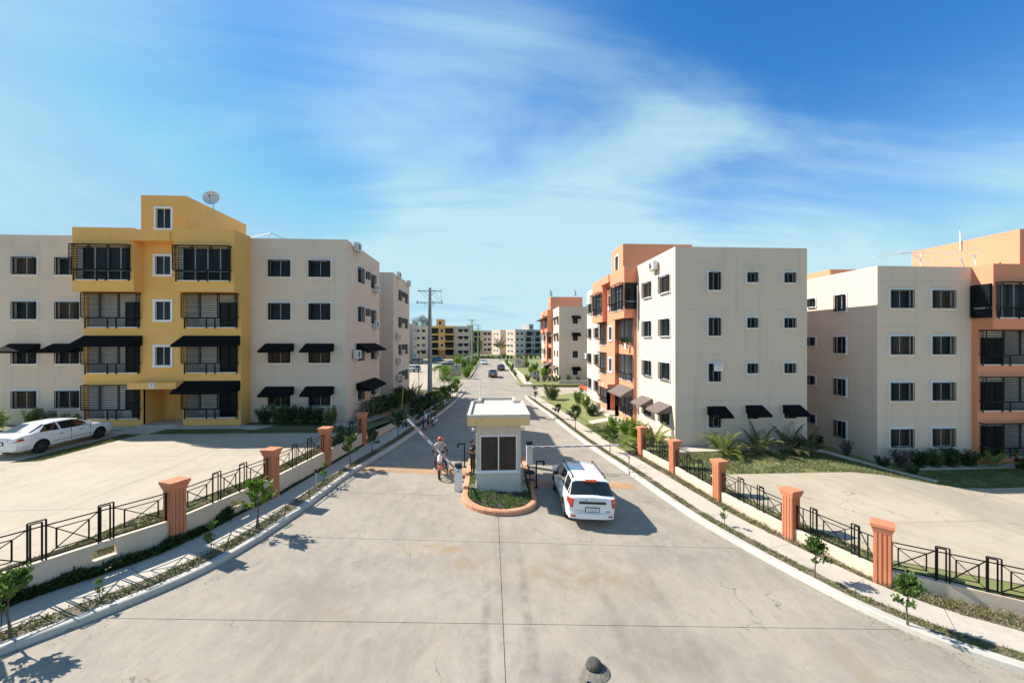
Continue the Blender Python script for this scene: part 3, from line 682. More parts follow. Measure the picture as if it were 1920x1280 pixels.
# window meshes: local x along the wall, -y outward, z up, centred
def m_trim(w, h):
    def f():
        mb = MB(); t = 0.135; p = -0.05
        mb.box(-w/2, w/2, p, 0.0, h/2-t, h/2); mb.box(-w/2, -w/2+t, p, 0, -h/2+t, h/2-t); mb.box(w/2-t, w/2, p, 0, -h/2+t, h/2-t)
        mb.box(-w/2-0.0, w/2+0.0, p-0.035, 0, -h/2, -h/2+t)
        return mb.mesh('window', WHITE)
    return cached(('trim', w, h), f)
def m_pane(w, h, y=0.09, kind=0):
    def f():
        mb = MB(); mb.box(-w/2+0.1, w/2-0.1, y, y+0.02, -h/2+0.1, h/2-0.1); return mb.mesh('pane', GLASS if kind == 0 else BLINDS)
    return cached(('pane', w, h, y, kind), f)
def m_sash(w, h, y=0.05):
    def f():
        mb = MB(); iw = w/2-0.12; ih = h/2-0.12; t = 0.028
        mb.box(-iw, iw, y, y+0.03, ih-t, ih); mb.box(-iw, iw, y, y+0.03, -ih, -ih+t)
        for x in (-iw, -t/2, iw-t): mb.box(x, x+t, y, y+0.03, -ih+t, ih-t)
        if w > 1.2:
            pass
        return mb.mesh('sash', WHITE)
    return cached(('sash', w, h, y), f)
def m_grille(w, h, proj=0.20, step=0.135, low=0.0):
    def f():
        mb = MB(); x0, x1 = -w/2+0.13, w/2-0.13; z0, z1 = -h/2+0.14, h/2-0.13; y0, y1 = -0.047, -proj; t = 0.027
        n = max(3, round((z1-z0)/step))
        for i in range(n+1):
            z = lerp(z0, z1, i/n); tt = 0.045 if i in (0, n) else t
            mb.box(x0, x1, y1-tt/2, y1+tt/2, z-tt/2, z+tt/2)
            for x in (x0, x1): mb.box(x-tt/2, x+tt/2, y1+tt/2, y0, z-tt/2, z+tt/2)
        vx = [x0, x1, x0+0.13, x1-0.13] + ([0.0] if w > 1.3 else [])
        for x in vx: mb.box(x-0.019, x+0.019, y1-0.028, y1-0.014, z0, z1)
        for x in (x0, x1):
            for y in (y0-0.01, (y0+y1)/2): mb.box(x-0.018, x+0.018, y-0.014, y+0.014, z0, z1)
        return mb.mesh('grille', BAR)
    return cached(('gr', w, h, proj, step), f)
def m_awning(w, proj=0.95, drop=0.5, m=None):
    m = m or AWN
    def f():
        mb = MB(); h = w/2; v = 0.13
        top = [(-h, 0, drop), (h, 0, drop)]; fr = [(h, -proj, 0), (-h, -proj, 0)]
        mb.quad([(-h, -proj, 0), (h, -proj, 0), (h, 0, drop), (-h, 0, drop)])
        mb.quad([(-h, -proj, -v), (h, -proj, -v), (h, -proj, 0), (-h, -proj, 0)])
        mb.quad([(-h, 0, -v*0.2), (-h, -proj, -v), (-h, -proj, 0), (-h, 0, drop)])
        mb.quad([(h, -proj, -v), (h, 0, -v*0.2), (h, 0, drop), (h, -proj, 0)])
        mb.quad([(-h+.01, -proj+.012, -0.012), (-h+.01, 0, drop-0.012), (h-.01, 0, drop-0.012), (h-.01, -proj+.012, -0.012)])
        for x in (-h+0.02, h-0.02): mb.bar((x, -0.02, 0.0), (x, -proj+0.02, -0.02), 0.025)
        for k in range(1, int(w/0.8)+1):
            x = -h+w*k/(int(w/0.8)+1); mb.bar((x, -0.01, drop-0.04), (x, -proj+0.03, -0.03), 0.02)
        return mb.mesh('awning', m)
    return cached(('aw', w, proj, drop, m.name), f)
def m_far_window(w, h):
    def f():
        mb = MB(); t = 0.11; p = -0.05
        mb.box(-w/2, w/2, p, -0.003, h/2-t, h/2); mb.box(-w/2, -w/2+t, p, -0.003, -h/2+t, h/2-t); mb.box(w/2-t, w/2, p, -0.003, -h/2+t, h/2-t); mb.box(-w/2, w/2, p, -0.003, -h/2, -h/2+t)
        return mb.mesh('window', WHITE)
    return cached(('fw', w, h), f)
def m_far_pane(w, h):
    def f():
        mb = MB(); mb.box(-w/2+0.1, w/2-0.1, -0.02, -0.004, -h/2+0.1, h/2-0.1); mb.box(-0.02, 0.02, -0.028, -0.02, -h/2+0.1, h/2-0.1); return mb.mesh('pane', GLASS)
    return cached(('fp', w, h), f)

class Bld:
    def __init__(s, root, wallmat, lod=0): s.r = root; s.wm = wallmat; s.lod = lod; s.k = 0
    def wall(s, A, B, z0, z1, holes=(), m=None, thick=0.14, name='wall', parapet=True):
        """wall face from A to B (left to right seen from outside) with openings (u0,u1,z0,z1)"""
        m = m or s.wm; A = Vector(A); B = Vector(B); d = (B-A); Ls = d.length; d.normalize(); nr = Vector((d.y, -d.x))
        us = sorted({0.0, Ls} | {u for h in holes for u in h[:2]}); zs = sorted({z0, z1} | {z for h in holes for z in h[2:4]})
        mb = MB()
        P = lambda u, z, dp=0.0: (A.x+d.x*u-nr.x*dp, A.y+d.y*u-nr.y*dp, z)
        for i in range(len(us)-1):
            for j in range(len(zs)-1):
                um = (us[i]+us[i+1])/2; zm = (zs[j]+zs[j+1])/2
                if any(h[0] < um < h[1] and h[2] < zm < h[3] for h in holes): continue
                mb.quad([P(us[i], zs[j]), P(us[i+1], zs[j]), P(us[i+1], zs[j+1]), P(us[i], zs[j+1])])
        for h in holes:
            a, b, c, e = h
            mb.quad([P(a, c), P(a, c, thick), P(a, e, thick), P(a, e)][::-1]); mb.quad([P(b, c), P(b, c, thick), P(b, e, thick), P(b, e)])
            mb.quad([P(a, c), P(b, c), P(b, c, thick), P(a, c, thick)][::-1]); mb.quad([P(a, e), P(b, e), P(b, e, thick), P(a, e, thick)])
        if parapet:
            mb.quad([P(0.0, z1), P(Ls, z1), P(Ls-0.0, z1, 0.14), P(0.0, z1, 0.14)]); mb.quad([P(0.0, z1, 0.14), P(Ls, z1, 0.14), P(Ls, z1-0.9, 0.14), P(0.0, z1-0.9, 0.14)])
        return mb.build(name, m, s.r)
    def frame(s, A, B, u, z, dp=0.0):
        A = Vector(A); B = Vector(B); d = (B-A).normalized(); nr = Vector((d.y, -d.x)); p = A+d*u-nr*dp
        return (p.x, p.y, z), math.atan2(d.y, d.x)
    def window(s, A, B, u, z, w, h, grille=True, kind=0, sill=False):
        loc, rz = s.frame(A, B, u, z)
        if s.lod == 0:
            o = link('window', m_trim(w, h), s.r, loc, rz); link('pane', m_pane(w, h, 0.09, kind), o); link('sash', m_sash(w, h), o)
            if grille: link('grille', m_grille(w, h), o)
        else:
            o = link('window', m_far_window(w, h), s.r, loc, rz); link('pane', m_far_pane(w, h), o)
        return o
    def hole(s, u, z, w, h): return (u-w/2+0.11, u+w/2-0.11, z-h/2+0.11, z+h/2-0.11)
    def facade(s, A, B, z0, z1, wins, m=None, awn=(), awm=None, **kw):
        """wins: list of (u, z, w, h, grille, kind)"""
        s.wall(A, B, z0, z1, [s.hole(*x[:4]) for x in wins] if s.lod == 0 else [], m, **kw)
        for x in wins:
            s.window(A, B, *x)
        for (u, z, w) in awn:
            loc, rz = s.frame(A, B, u, z, -0.05 if s.lod == 0 else -0.055)
            link('awning', m_awning(round(w, 2), 0.95, 0.5, awm), s.r, loc, rz)
    def balcony(s, A, B, u, z0, w, h, depth=1.5, door=1, glazed=False, cage=True, wallm=None):
        """an opening with a room behind and an iron cage in front; z0 is the sill height"""
        loc, rz = s.frame(A, B, u, z0)
        mb = MB(); fl = -0.45 if not glazed else -0.02; x0, x1 = -w/2, w/2; cz = h+0.12
        t = 0.02
        D = depth
        e = 0.9 if not glazed else 0.0
        # inner room: back, sides, ceiling, floor
        mb.quad([(x0-e*0, D, fl), (x1, D, fl), (x1, D, cz), (x0, D, cz)]); mb.quad([(x0-.003, 0.14, fl), (x0-.003, D, fl), (x0-.003, D, cz), (x0-.003, 0.14, cz)]); mb.quad([(x1+.003, D, fl), (x1+.003, 0.14, fl), (x1+.003, 0.14, cz), (x1+.003, D, cz)])
        mb.quad([(x0, 0.14, cz), (x0, D, cz), (x1, D, cz), (x1, 0.14, cz)]); mb.quad([(x0, 0.14, fl), (x1, 0.14, fl), (x1, D, fl), (x0, D, fl)], 1)
        mb.quad([(x0, 0.14, fl), (x0, 0.14, 0.0), (x1, 0.14, 0.0), (x1, 0.14, fl)])
        o = mb.build('balcony', [ROOM, FLOORT], s.r, loc=loc, rot=rz)
        # door or glazing at the back
        dm = MB()
        if glazed: dx0, dx1, dz1 = x0+0.04, x1-0.04, h-0.04
        else:
            dw = min(1.9, w*0.52); dx0 = (x1-dw-0.15) if door > 0 else (x0+0.15); dx1 = dx0+dw; dz1 = fl+2.15
        dm.box(dx0, dx1, D-0.06, D-0.03, fl+0.02, dz1, 0)
        nn = 4 if glazed else 3
        for k in range(nn+1):
            x = lerp(dx0, dx1-0.05, k/nn); dm.box(x, x+0.05, D-0.10, D-0.062, fl+0.02, dz1, 1)
        dm.box(dx0, dx1, D-0.10, D-0.062, dz1, dz1+0.06, 1)
        if glazed: dm.box(dx0, dx1, D-0.101, D-0.061, lerp(fl, dz1, 0.3), lerp(fl, dz1, 0.3)+0.05, 1)
        dm.build('sliding_door', [GLASS, WHITE if glazed else BAR], o)
        sl = MB(); sl.box(x0-0.02, x1+0.02, -0.07, 0.13, -0.055, 0.0); sl.build('sill', WHITE, o)
        if cage: s.cage(o, w, h)
        return o
    def cage(s, o, w, h):
        def f():
            mb = MB(); x0, x1 = -w/2-0.05, w/2+0.05; zt = h+0.02; zm = 0.62; p1 = -0.30; p0 = -0.10; t = 0.036; T = 0.07
            # upper cage
            n = int((zt-zm)/0.155)
            for i in range(n+1):
                z = lerp(zm, zt, i/n); tt = T if i in (0, n) else t
                mb.box(x0, x1, p1-tt/2, p1+tt/2, z-tt/2, z+tt/2)
                for x in (x0, x1): mb.box(x-tt/2, x+tt/2, p1+tt/2, -0.01, z-tt/2, z+tt/2)
            for x in (x0, lerp(x0, x1, 0.33), lerp(x0, x1, 0.36), lerp(x0, x1, 0.67), lerp(x0, x1, 0.70), x1): mb.box(x-0.03, x+0.03, p1-0.055, p1-0.033, zm, zt)
            for x in (x0, x1):
                for y in (p1*0.35, p1*0.68): mb.box(x-0.012, x+0.012, y-0.01, y+0.01, zm, zt)
            # lower rail
            for i in range(5):
                z = lerp(0.06, zm-0.1, i/4); mb.box(x0+0.05, x1-0.05, p0-t/2, p0+t/2, z-t/2, z+t/2)
            mb.box(x0, x1, p0-0.06, p0, zm-0.05, zm-0.005)
            for x in (x0+0.05, lerp(x0, x1, 0.42), lerp(x0, x1, 0.58), x1-0.05): mb.box(x-0.035, x+0.035, p0-0.05, p0-0.012, -0.10, zm-0.06)
            return mb.mesh('railing_cage', BAR)
        link('railing_cage', cached(('cage', w, h, s.lod), f), o)

F = 3.02
def block(root, par):
    lod = par.get('lod', 0); cm = par['core']; bld = Bld(root, par.get('wall', BEIGE), lod); wm = par.get('wall', BEIGE)
    W, D1, D2, D3 = par.get('W', 6.6), par.get('D1', 8.0), par.get('D2', 5.0), par.get('D3', 8.0); CW = 10.0; X2 = W+CW; X3 = X2+W
    top = 4*F+par.get('parapet', 0.8); Pb = par.get('Pb', 1.05); Pc = par.get('Pc', Pb); PB = par.get('PB', Pb+0.7); zb = -1.6
    wz = par.get('wz', 1.70)                              # window centre above each floor
    ww, wh = par.get('ww', 1.65), 1.40; fw = par.get('fw', (1.5, 3.0+0.9))   # distances of window centres from the outer corner
    aw = par.get('awn', {})
    def rows(us, w, h, dz=0.0, skip=()): return [(u, f*F+wz+dz+(wh-h)/2, w, h, True, (int(u*10)+f) % 3 == 0) for f in range(4) for u in us if (f, round(u, 2)) not in skip]
    # front wings
    u_l = fw; u_r = tuple(W-x for x in fw)
    def aws(key, us, w=1.95): return [(us[i], f*F+wz+0.28, w) for (f, i) in aw.get(key, ())]
    amat = par.get('awm')
    bld.facade((0, 0), (W, 0), zb, top, rows(u_l, ww, wh), awn=aws('wl', u_l), awm=amat)
    bld.facade((X2, 0), (X3, 0), zb, top, rows(u_r, ww, wh), awn=aws('wr', u_r), awm=par.get('awf'))
    # sides: right side of front bar, recess, right side of the back bar; same on the left
    sr = par.get('side_r', ((2.65, 1.3, 1.4), (4.35, 1.0, 0.85), (5.85, 1.15, 1.4)))
    def srow(lst, off=0.0, mir=None):
        o = []
        for (u, w, h) in lst:
            uu = u if mir is None else mir-u
            for f in range(4): o.append((uu+off, f*F+wz+(wh-h)/2, w, h, True, 0))
        return o
    sa = [(sr[i][0], f*F+wz+0.28, sr[i][1]+0.35) for (f, i) in aw.get('sr', ())]
    for (f, i, dzz) in aw.get('srz', ()): sa.append((sr[i][0]+0.14, f*F+wz+0.28+dzz, sr[i][1]+0.3))
    bld.facade((X3, 0), (X3, D1), zb, top, srow(sr), awn=sa, awm=amat)
    RX = 3.6
    single = par.get('single', False)
    if single: bld.wall((X3, D1), (0, D1), zb, top)
    if not single:
     bld.wall((X3, D1), (X3-RX, D1), zb, top); bld.wall((X3-RX, D1), (X3-RX, D1+D2), zb, top); bld.wall((X3-RX, D1+D2), (X3, D1+D2), zb, top)
     bld.facade((X3, D1+D2), (X3, D1+D2+D3), zb, top, srow(sr[::1]), awm=amat)
     bld.wall((X3, D1+D2+D3), (0, D1+D2+D3), zb, top)
     bld.facade((0, D1+D2+D3), (0, D1+D2), zb, top, srow(sr, 0, D3))
     bld.wall((0, D1+D2), (RX, D1+D2), zb, top); bld.wall((RX, D1+D2), (RX, D1), zb, top); bld.wall((RX, D1), (0, D1), zb, top)
    sl = par.get('side_l', sr)
    bld.facade((0, D1), (0, 0), zb, top, srow(sl, 0, D1))
    # core bays
    bl = (W, W+3.75); br = (X2-3.75, X2); sill = 0.56; oh = 2.18
    t3 = 3*F-0.18
    ctop = top+par.get('ctop', 0.0)
    for (a, b), side in ((bl, 'bl'), (br, 'br')):
        A = (a, -Pb); B = (b, -Pb); w_ = b-a-0.42; uc = (b-a)/2
        holes = [(uc-w_/2, uc+w_/2, f*F+sill, f*F+sill+oh) for f in range(3)]
        bld.wall(A, B, zb, t3, holes if lod == 0 else (), cm, parapet=False)
        for f in range(3):
            if lod == 0: bld.balcony(A, B, uc, f*F+sill, w_, oh, 1.15, 1 if side == 'br' else 1)
            else:
                mb = MB(); mb.box(-w_/2, w_/2, -0.03, -0.004, 0, oh); q = mb.build('balcony', GLASS, root, loc=(a+uc, -Pb, f*F+sill))
                mb = MB()
                for k in range(5): mb.box(-w_/2-.03, w_/2+.03, -0.22, -0.18, oh*k/4, oh*k/4+0.06)
                for x in (-w_/2, 0, w_/2): mb.box(x-0.03, x+0.03, -0.23, -0.17, 0, oh)
                mb.box(-w_/2-0.05, w_/2+0.05, -0.08, -0.004, -0.12, 0, 1)
                mb.build('railing_cage', [BAR, WHITE], q)
        # top floor box, standing further out
        A2 = (a, -PB); B2 = (b, -PB)
        bld.wall(A2, B2, t3, ctop, [(uc-w_/2, uc+w_/2, 3*F+sill, 3*F+sill+oh)] if lod == 0 else (), cm)
        if lod == 0: bld.balcony(A2, B2, uc, 3*F+sill, w_, oh, 0.42, glazed=True)
        else:
            mb = MB(); mb.box(-w_/2, w_/2, -0.03, -0.004, 0, oh); q = mb.build('balcony', GLASS, root, loc=(a+uc, -PB, 3*F+sill))
            mb = MB()
            for k in range(5): mb.box(-w_/2-.03, w_/2+.03, -0.22, -0.18, oh*k/4, oh*k/4+0.06)
            for x in (-w_/2, 0, w_/2): mb.box(x-0.03, x+0.03, -0.23, -0.17, 0, oh)
            mb.build('railing_cage', BAR, q)
        if side == 'bl': bld.wall((a, 0.0), (a, -PB), t3, ctop, (), cm)
        # the side that looks at the street has a tall barred opening
        sh = [(PB*0.5-0.45, PB*0.5+0.45, 3*F+sill, 3*F+sill+oh)] if (side == 'br' and par.get('sidebars') == 'r') or (side == 'bl' and par.get('sidebars') == 'l') else []
        if side == 'br': bld.wall((b, -PB), (b, 0.0), t3, ctop, (), cm)
        else: bld.wall((b, -PB), (b, -Pc), t3, ctop, (), cm)
        if side == 'br': bld.wall((a, -Pc), (a, -PB), t3, ctop, (), cm)
        mb = MB(); mb.box(a+0.01, b-0.01, -PB+0.01, 0.3, t3-0.001, t3+0.12); mb.build('box_floor', cm, root)
        if sh and lod == 0:
            xx, sg = (b, 1) if side == 'br' else (a, -1)
            A3, B3 = ((b, -PB), (b, 0.0)) if side == 'br' else ((a, 0.0), (a, -PB))
            loc, rz = bld.frame(A3, B3, PB*0.5+(0.08 if side == 'l' else 0), 3*F+sill+oh/2)
            g = MB(); hh = oh/2
            g.box(-0.5, 0.5, -0.012, -0.004, -hh, hh, 0); g.box(-0.5, 0.5, -0.03, -0.012, -0.5, -0.42, 1)
            oo = g.build('side_opening', [GLASS, WHITE], root, loc=loc, rot=rz)
            link('grille', m_grille(1.2, oh+0.15, 0.16), oo)
        # lower side walls
        if Pb > 0.05:
            if side == 'bl': bld.wall((a, 0.0), (a, -Pb), zb, t3, (), cm, parapet=False)
            else: bld.wall((b, -Pb), (b, 0.0), zb, t3, (), cm, parapet=False)
        for f in range(4):
            if (f, side) in aw.get('bay', ()):
                yy = -(PB if f == 3 else Pb)-0.02
                link('awning', m_awning(w_+0.35, 1.05, 0.62, par.get('awf')), root, (a+uc, yy, f*F+sill+oh-0.35), 0)
    # centre strip with the stair windows
    a, b = bl[1], br[0]; uc = (b-a)/2; A = (a, -Pc); B = (b, -Pc)
    sw = [(uc, f*F+1.65, 1.25, 1.5, False, 0) for f in (1, 2)]
    z_p = 2.55                                            # porch head
    hl = [bld.hole(*x[:4]) for x in sw]+[(0.0, b-a, zb, z_p)]
    bld.wall(A, B, zb, t3+0.0, hl if lod == 0 else [(0.0, b-a, zb, z_p)], cm, parapet=False)
    for x in sw: bld.window(A, B, *x[:5])
    if Pc > Pb+0.05:
        bld.wall((a, -Pb), (a, -Pc), zb, t3, (), cm, parapet=False); bld.wall((b, -Pc), (b, -Pb), zb, t3, (), cm, parapet=False)
    x = (uc, 3*F+1.65, 1.25, 1.5, False, 0)
    bld.wall(A, B, t3, top, [bld.hole(*x[:4])] if lod == 0 else (), cm); bld.window(A, B, *x[:5])
    # lintel box between the two top boxes
    mb = MB(); mb.box(a-0.32, b-0.2, -PB-0.10, -PB-0.003, top-0.72, top-0.03); mb.box(a+0.004, b-0.004, -PB-0.002, -Pc-0.004, top-0.70, top-0.05); mb.build('lintel', cm, root)
    # porch
    pd = 0.6
    mb = MB(); mb.quad([(a, pd, zb), (b, pd, zb), (b, pd, z_p), (a, pd, z_p)]); mb.quad([(a, -Pc, zb), (a, pd, zb), (a, pd, z_p), (a, -Pc, z_p)]); mb.quad([(b, pd, zb), (b, -Pc, zb), (b, -Pc, z_p), (b, pd, z_p)])
    mb.quad([(a, -Pc, z_p), (a, pd, z_p), (b, pd, z_p), (b, -Pc, z_p)]); mb.build('porch', cm, root)
    mb = MB(); mb.box(a+.01, b-.01, -Pc-0.5, pd, 0.0, 0.13); mb.build('porch_step', WALKC, root)
    mb = MB(); mb.box(a-0.35, b+0.15, -Pc-0.75, -Pc-0.003, z_p, z_p+0.42); cn = mb.build('canopy', cm, root)
    mb = MB(); mb.box(b-0.10, b-0.05, -Pc+0.35, pd-0.15, 0.13, 2.2, 0); mb.box(b-0.12, b-0.04, -Pc+0.28, -Pc+0.35, 0.13, 2.28, 1); dr = mb.build('door', [GLASS, WHITE], root)
    if lod == 0:
        mb = MB(); mb.box(-0.16, 0.16, -0.02, 0, -0.17, 0.17); pq = mb.build('number_plaque', WHITE, root, loc=(a-0.35+(b-a+0.5)*0.5, -Pc-0.752, z_p+0.24))
        link('lettering', text_mesh(par.get('num', ('M2', 'E1'))[0], 0.15, 0.003), pq, (0, -0.022, 0.07), (PI/2, 0, 0)).data.materials.append(BLACKP)
        link('lettering', text_mesh(par.get('num', ('M2', 'E1'))[1], 0.15, 0.003), pq, (0, -0.022, -0.08), (PI/2, 0, 0)).data.materials.append(BLACKP)
        mb = MB(); mb.box(-0.1, 0.1, -0.08, 0, -0.14, 0.14); mb.build('intercom', METALG, root, loc=(b-0.6, pd-0.002, 1.5))
    # stair tower
    ta, tb = par.get('tower', (9.2, 12.2)); td = 6.6; tt = top+par.get('th', 2.9); ty = par.get('ty', 0.1)
    x = ((tb-ta)/2, top+1.3, 1.25, 1.65, False, 0)
    bld.wall((ta, ty), (tb, ty), top-0.8, tt, [bld.hole(*x[:4])] if lod == 0 else (), cm); bld.window((ta, ty), (tb, ty), *x[:5])
    for P, Q in (((tb, ty), (tb, ty+td)), ((tb, ty+td), (ta, ty+td)), ((ta, ty+td), (ta, ty))): bld.wall(P, Q, top-0.8, tt, (), cm)
    mb = MB(); mb.box(ta+0.15, tb-0.15, ty+0.15, ty+td-0.15, tt-0.3, tt-0.2); mb.build('tower_roof', ROOFC, root)
    if par.get('tower2', True):
        y2 = D1+D2+D3-td
        for P, Q in (((ta, y2), (tb, y2)), ((tb, y2), (tb, y2+td)), ((tb, y2+td), (ta, y2+td)), ((ta, y2+td), (ta, y2))): bld.wall(P, Q, top-0.8, tt, (), cm)
    # roofs
    mb = MB()
    for x0, x1, y0, y1 in ((0.1, X3-0.1, 0.1, D1-0.1), (3.7, X3-3.7, D1-0.1, D1+D2+0.1), (0.1, X3-0.1, D1+D2+0.1, D1+D2+D3-0.1))[:1 if single else 3]: mb.box(x0, x1, y0, y1, top-0.9, top-0.75)
    mb.build('roof', ROOFC, root)
    return bld, top

ROT_W = -PI/2                                             # front looks at -X
gb = 'apartment blocks of four floors'
b1 = empty('apartment_building', (-33.4, 27.9, 1.36), 0, 'yellow and beige four floor block with satellite dish behind the left car park', 'building', gb)
block(b1, dict(core=YELLOW, parapet=0.8, Pb=1.05, PB=1.75, fw=(1.85, 4.85) if False else (1.85, 4.6), ctop=0.1,
      awn={'wl': [(1, 0), (1, 1)], 'wr': [(0, 0), (0, 1), (1, 0), (1, 1)], 'sr': [(0, 0), (0, 1), (0, 2), (1, 0), (1, 1), (1, 2)], 'bay': {(1, 'bl'), (1, 'br'), (0, 'br')}}))
b2 = empty('apartment_building', (12.16, 47.9, 0.08), ROT_W, 'orange and cream block facing the avenue, plain grey end wall towards the right car park', 'building', gb)
sR = ((2.62, 0.95, 1.4), (5.22, 0.85, 0.87), (7.82, 0.9, 0.87))
block(b2, dict(single=True, core=ORANGE, D1=9.1, D2=4.0, parapet=1.1, Pb=0.3, Pc=0.65, PB=1.1, fw=(1.45, 4.45), wz=1.85, side_r=sR, tower=(9.6, 12.9), tower2=False, th=2.8, sidebars='r', num=('M2', 'E2'),
      awn={'wr': [(0, 0), (0, 1)], 'srz': [(0, 0, 0), (0, 1, 0.05), (0, 2, 0.05)], 'bay': {(0, 'br')}}, awf=AWN_SUNLIT))
b3 = empty('apartment_building', (25.2, 23.7, -1.1), 0, 'orange and cream block at the right edge with lit stair tower and roof racks', 'building', gb)
sR3 = ((2.6, 1.0, 1.4), (5.1, 0.85, 0.87), (7.4, 0.85, 0.87))
block(b3, dict(core=ORANGE, D1=9.1, D2=4.0, parapet=0.95, Pb=0.3, Pc=0.65, PB=1.1, fw=(1.6, 4.5), wz=1.80, side_l=sR3, side_r=sR3, tower=(10.2, 13.2), th=2.6, sidebars='l', num=('M2', 'E3')))
b4 = empty('apartment_building', (12.07, 90.6, 0.0), ROT_W, 'orange and beige block with dark awnings and two dishes farther along on the right', 'building', gb)
block(b4, dict(single=True, core=ORANGE, D1=9.1, D2=4.0, parapet=1.1, Pb=0.3, Pc=0.65, PB=1.1, fw=(1.45, 4.45), wz=1.75, lod=1, tower=(9.6, 12.9), side_r=((2.9, 1.2, 1.5), (7.6, 1.0, 1.0)), tower2=False,
      awn={'wr': [(3, 0), (3, 1), (2, 0), (2, 1), (0, 0), (0, 1)], 'srz': [(3, 0, 0), (3, 1, 0), (2, 0, 0), (2, 1, 0), (0, 0, 0), (0, 1, 0)], 'bay': {(3, 'br'), (3, 'bl'), (2, 'br'), (2, 'bl'), (0, 'br')}}, awf=AWN_SUNLIT))
b5 = empty('apartment_building', (-50.2, 122.0, 0.2), 0, 'beige block seen end on beyond the yellow block, behind the parked cars', 'building', gb)
block(b5, dict(core=GREY, lod=1, parapet=0.9, Pb=0.6, PB=1.2))
b6 = empty('apartment_building', (-32.0, 163.0, 0.7), 0, 'distant beige block with yellow centre and stair tower behind the far car park', 'building', gb)
block(b6, dict(core=YELLOW, lod=1, parapet=0.7, Pb=0.8, PB=1.2, fw=(1.5, 3.9), awn={'wr': [(f, i) for f in range(4) for i in (0, 1)], 'wl': [(0, 0), (0, 1)], 'bay': {(f, 'br') for f in range(3)} | {(0, 'bl')}}, tower2=False))
b7 = empty('apartment_building', (-22.5, 222.0, 0.5), 0, 'distant beige block with green centre bay between the far poles', 'building', gb)
block(b7, dict(core=GREEN, lod=1, parapet=0.8, Pb=0.8, PB=1.2, tower2=False, wall=BEIGE, awn={'wr': [(0, 0), (1, 0), (3, 0), (3, 1)], 'bay': {(1, 'br')}}))
b8 = empty('apartment_building', (12.4, 194.0, 0.3), R(34), 'distant cream block with grey balconies at the end of the avenue', 'building', gb)
block(b8, dict(core=GREY, lod=1, parapet=0.8, Pb=0.3, PB=0.9, tower2=False, fw=(1.5, 4.3)))

# ------------------------------------------------------------------ things fixed on the buildings
def ac_unit(loc, rz, label):
    """outdoor air conditioning unit; local -y looks away from the wall, origin on the wall at its bottom centre"""
    t = empty('air_conditioner', loc, rz, label, 'air conditioner', 'air conditioning units on the walls')
    mb = MB(); mb.box(-0.42, 0.42, -0.42, -0.10, 0, 0.58); mb.box(-0.43, 0.43, -0.43, -0.09, 0.55, 0.60); mb.build('casing', PLASTW, t)
    mb = MB(); mb.tube([(-0.1, -0.422, 0.29), (-0.1, -0.428, 0.29)], 0.24, 18)
    for k in range(5): mb.tube([(-0.1, -0.43, 0.29)], 0.01, 4) if False else None
    mb.build('fan_opening', BLACKP, t)
    mb = MB()
    for r_ in (0.24, 0.17, 0.10): 
        P = [(-0.1+r_*math.cos(2*PI*k/16), -0.436, 0.29+r_*math.sin(2*PI*k/16)) for k in range(17)]
        mb.tube(P, 0.006, 4, cap=False)
    for k in range(4):
        a = PI*k/4; mb.bar((-0.1-0.24*math.cos(a), -0.436, 0.29-0.24*math.sin(a)), (-0.1+0.24*math.cos(a), -0.436, 0.29+0.24*math.sin(a)), 0.008)
    for k in range(9): mb.box(-0.424, -0.42, -0.40, -0.12, 0.06+k*0.055, 0.08+k*0.055)
    mb.build('fan_guard', METALG, t)
    mb = MB()
    for x in (-0.28, 0.28): mb.box(x-0.02, x+0.02, -0.45, 0.0, -0.04, 0.0); mb.bar((x, 0.0, -0.3), (x, -0.35, -0.03), 0.025)
    mb.build('bracket', METALG, t)
    mb = MB(); mb.tube([(0.34, -0.2, 0.1), (0.42, -0.05, 0.0), (0.40, -0.03, -0.4), (0.25, -0.03, -0.75)], 0.022, 6); mb.build('pipe', PLASTW, t)
RE = PI/2                                                 # wall that looks to +X
for (Y, z, lab) in ((29.4, 13.75, 'white air conditioner at the roof edge nearest the corner of the beige side wall'),
                  (34.1, 11.35, 'white air conditioner right of the top floor barred windows on the shaded side wall'),
                  (34.1, 8.2, 'white air conditioner beside the third floor windows of the shaded side wall'),
                  (29.3, 5.75, 'white air conditioner left of the upper row of side awnings'),
                  (34.3, 5.6, 'white air conditioner under the far end of the upper side awnings'),
                  (34.2, 2.6, 'white air conditioner under the far end of the lower side awnings'),
                  (42.4, 13.9, 'dark faced air conditioner on the roof edge of the rear wing'),
                  (47.4, 13.8, 'small air conditioner at the far roof corner of the rear wing'),
                  (42.3, 7.3, 'air conditioner below the third floor window pair of the rear wing'),
                  (42.4, 4.6, 'air conditioner low on the rear wing, above the lowest one'),
                  (42.4, 2.8, 'lowest air conditioner on the rear wing, behind the shrubs')):
    ac_unit((-10.2, Y, z), RE, lab)
ac_unit((12.16, 27.6, 12.25), -PI/2, 'white air conditioner high on the sunlit cream wall under the roof edge')
ac_unit((12.16, 47.2, 4.9), -PI/2, 'white air conditioner on the far corner of the cream wall near the red car')
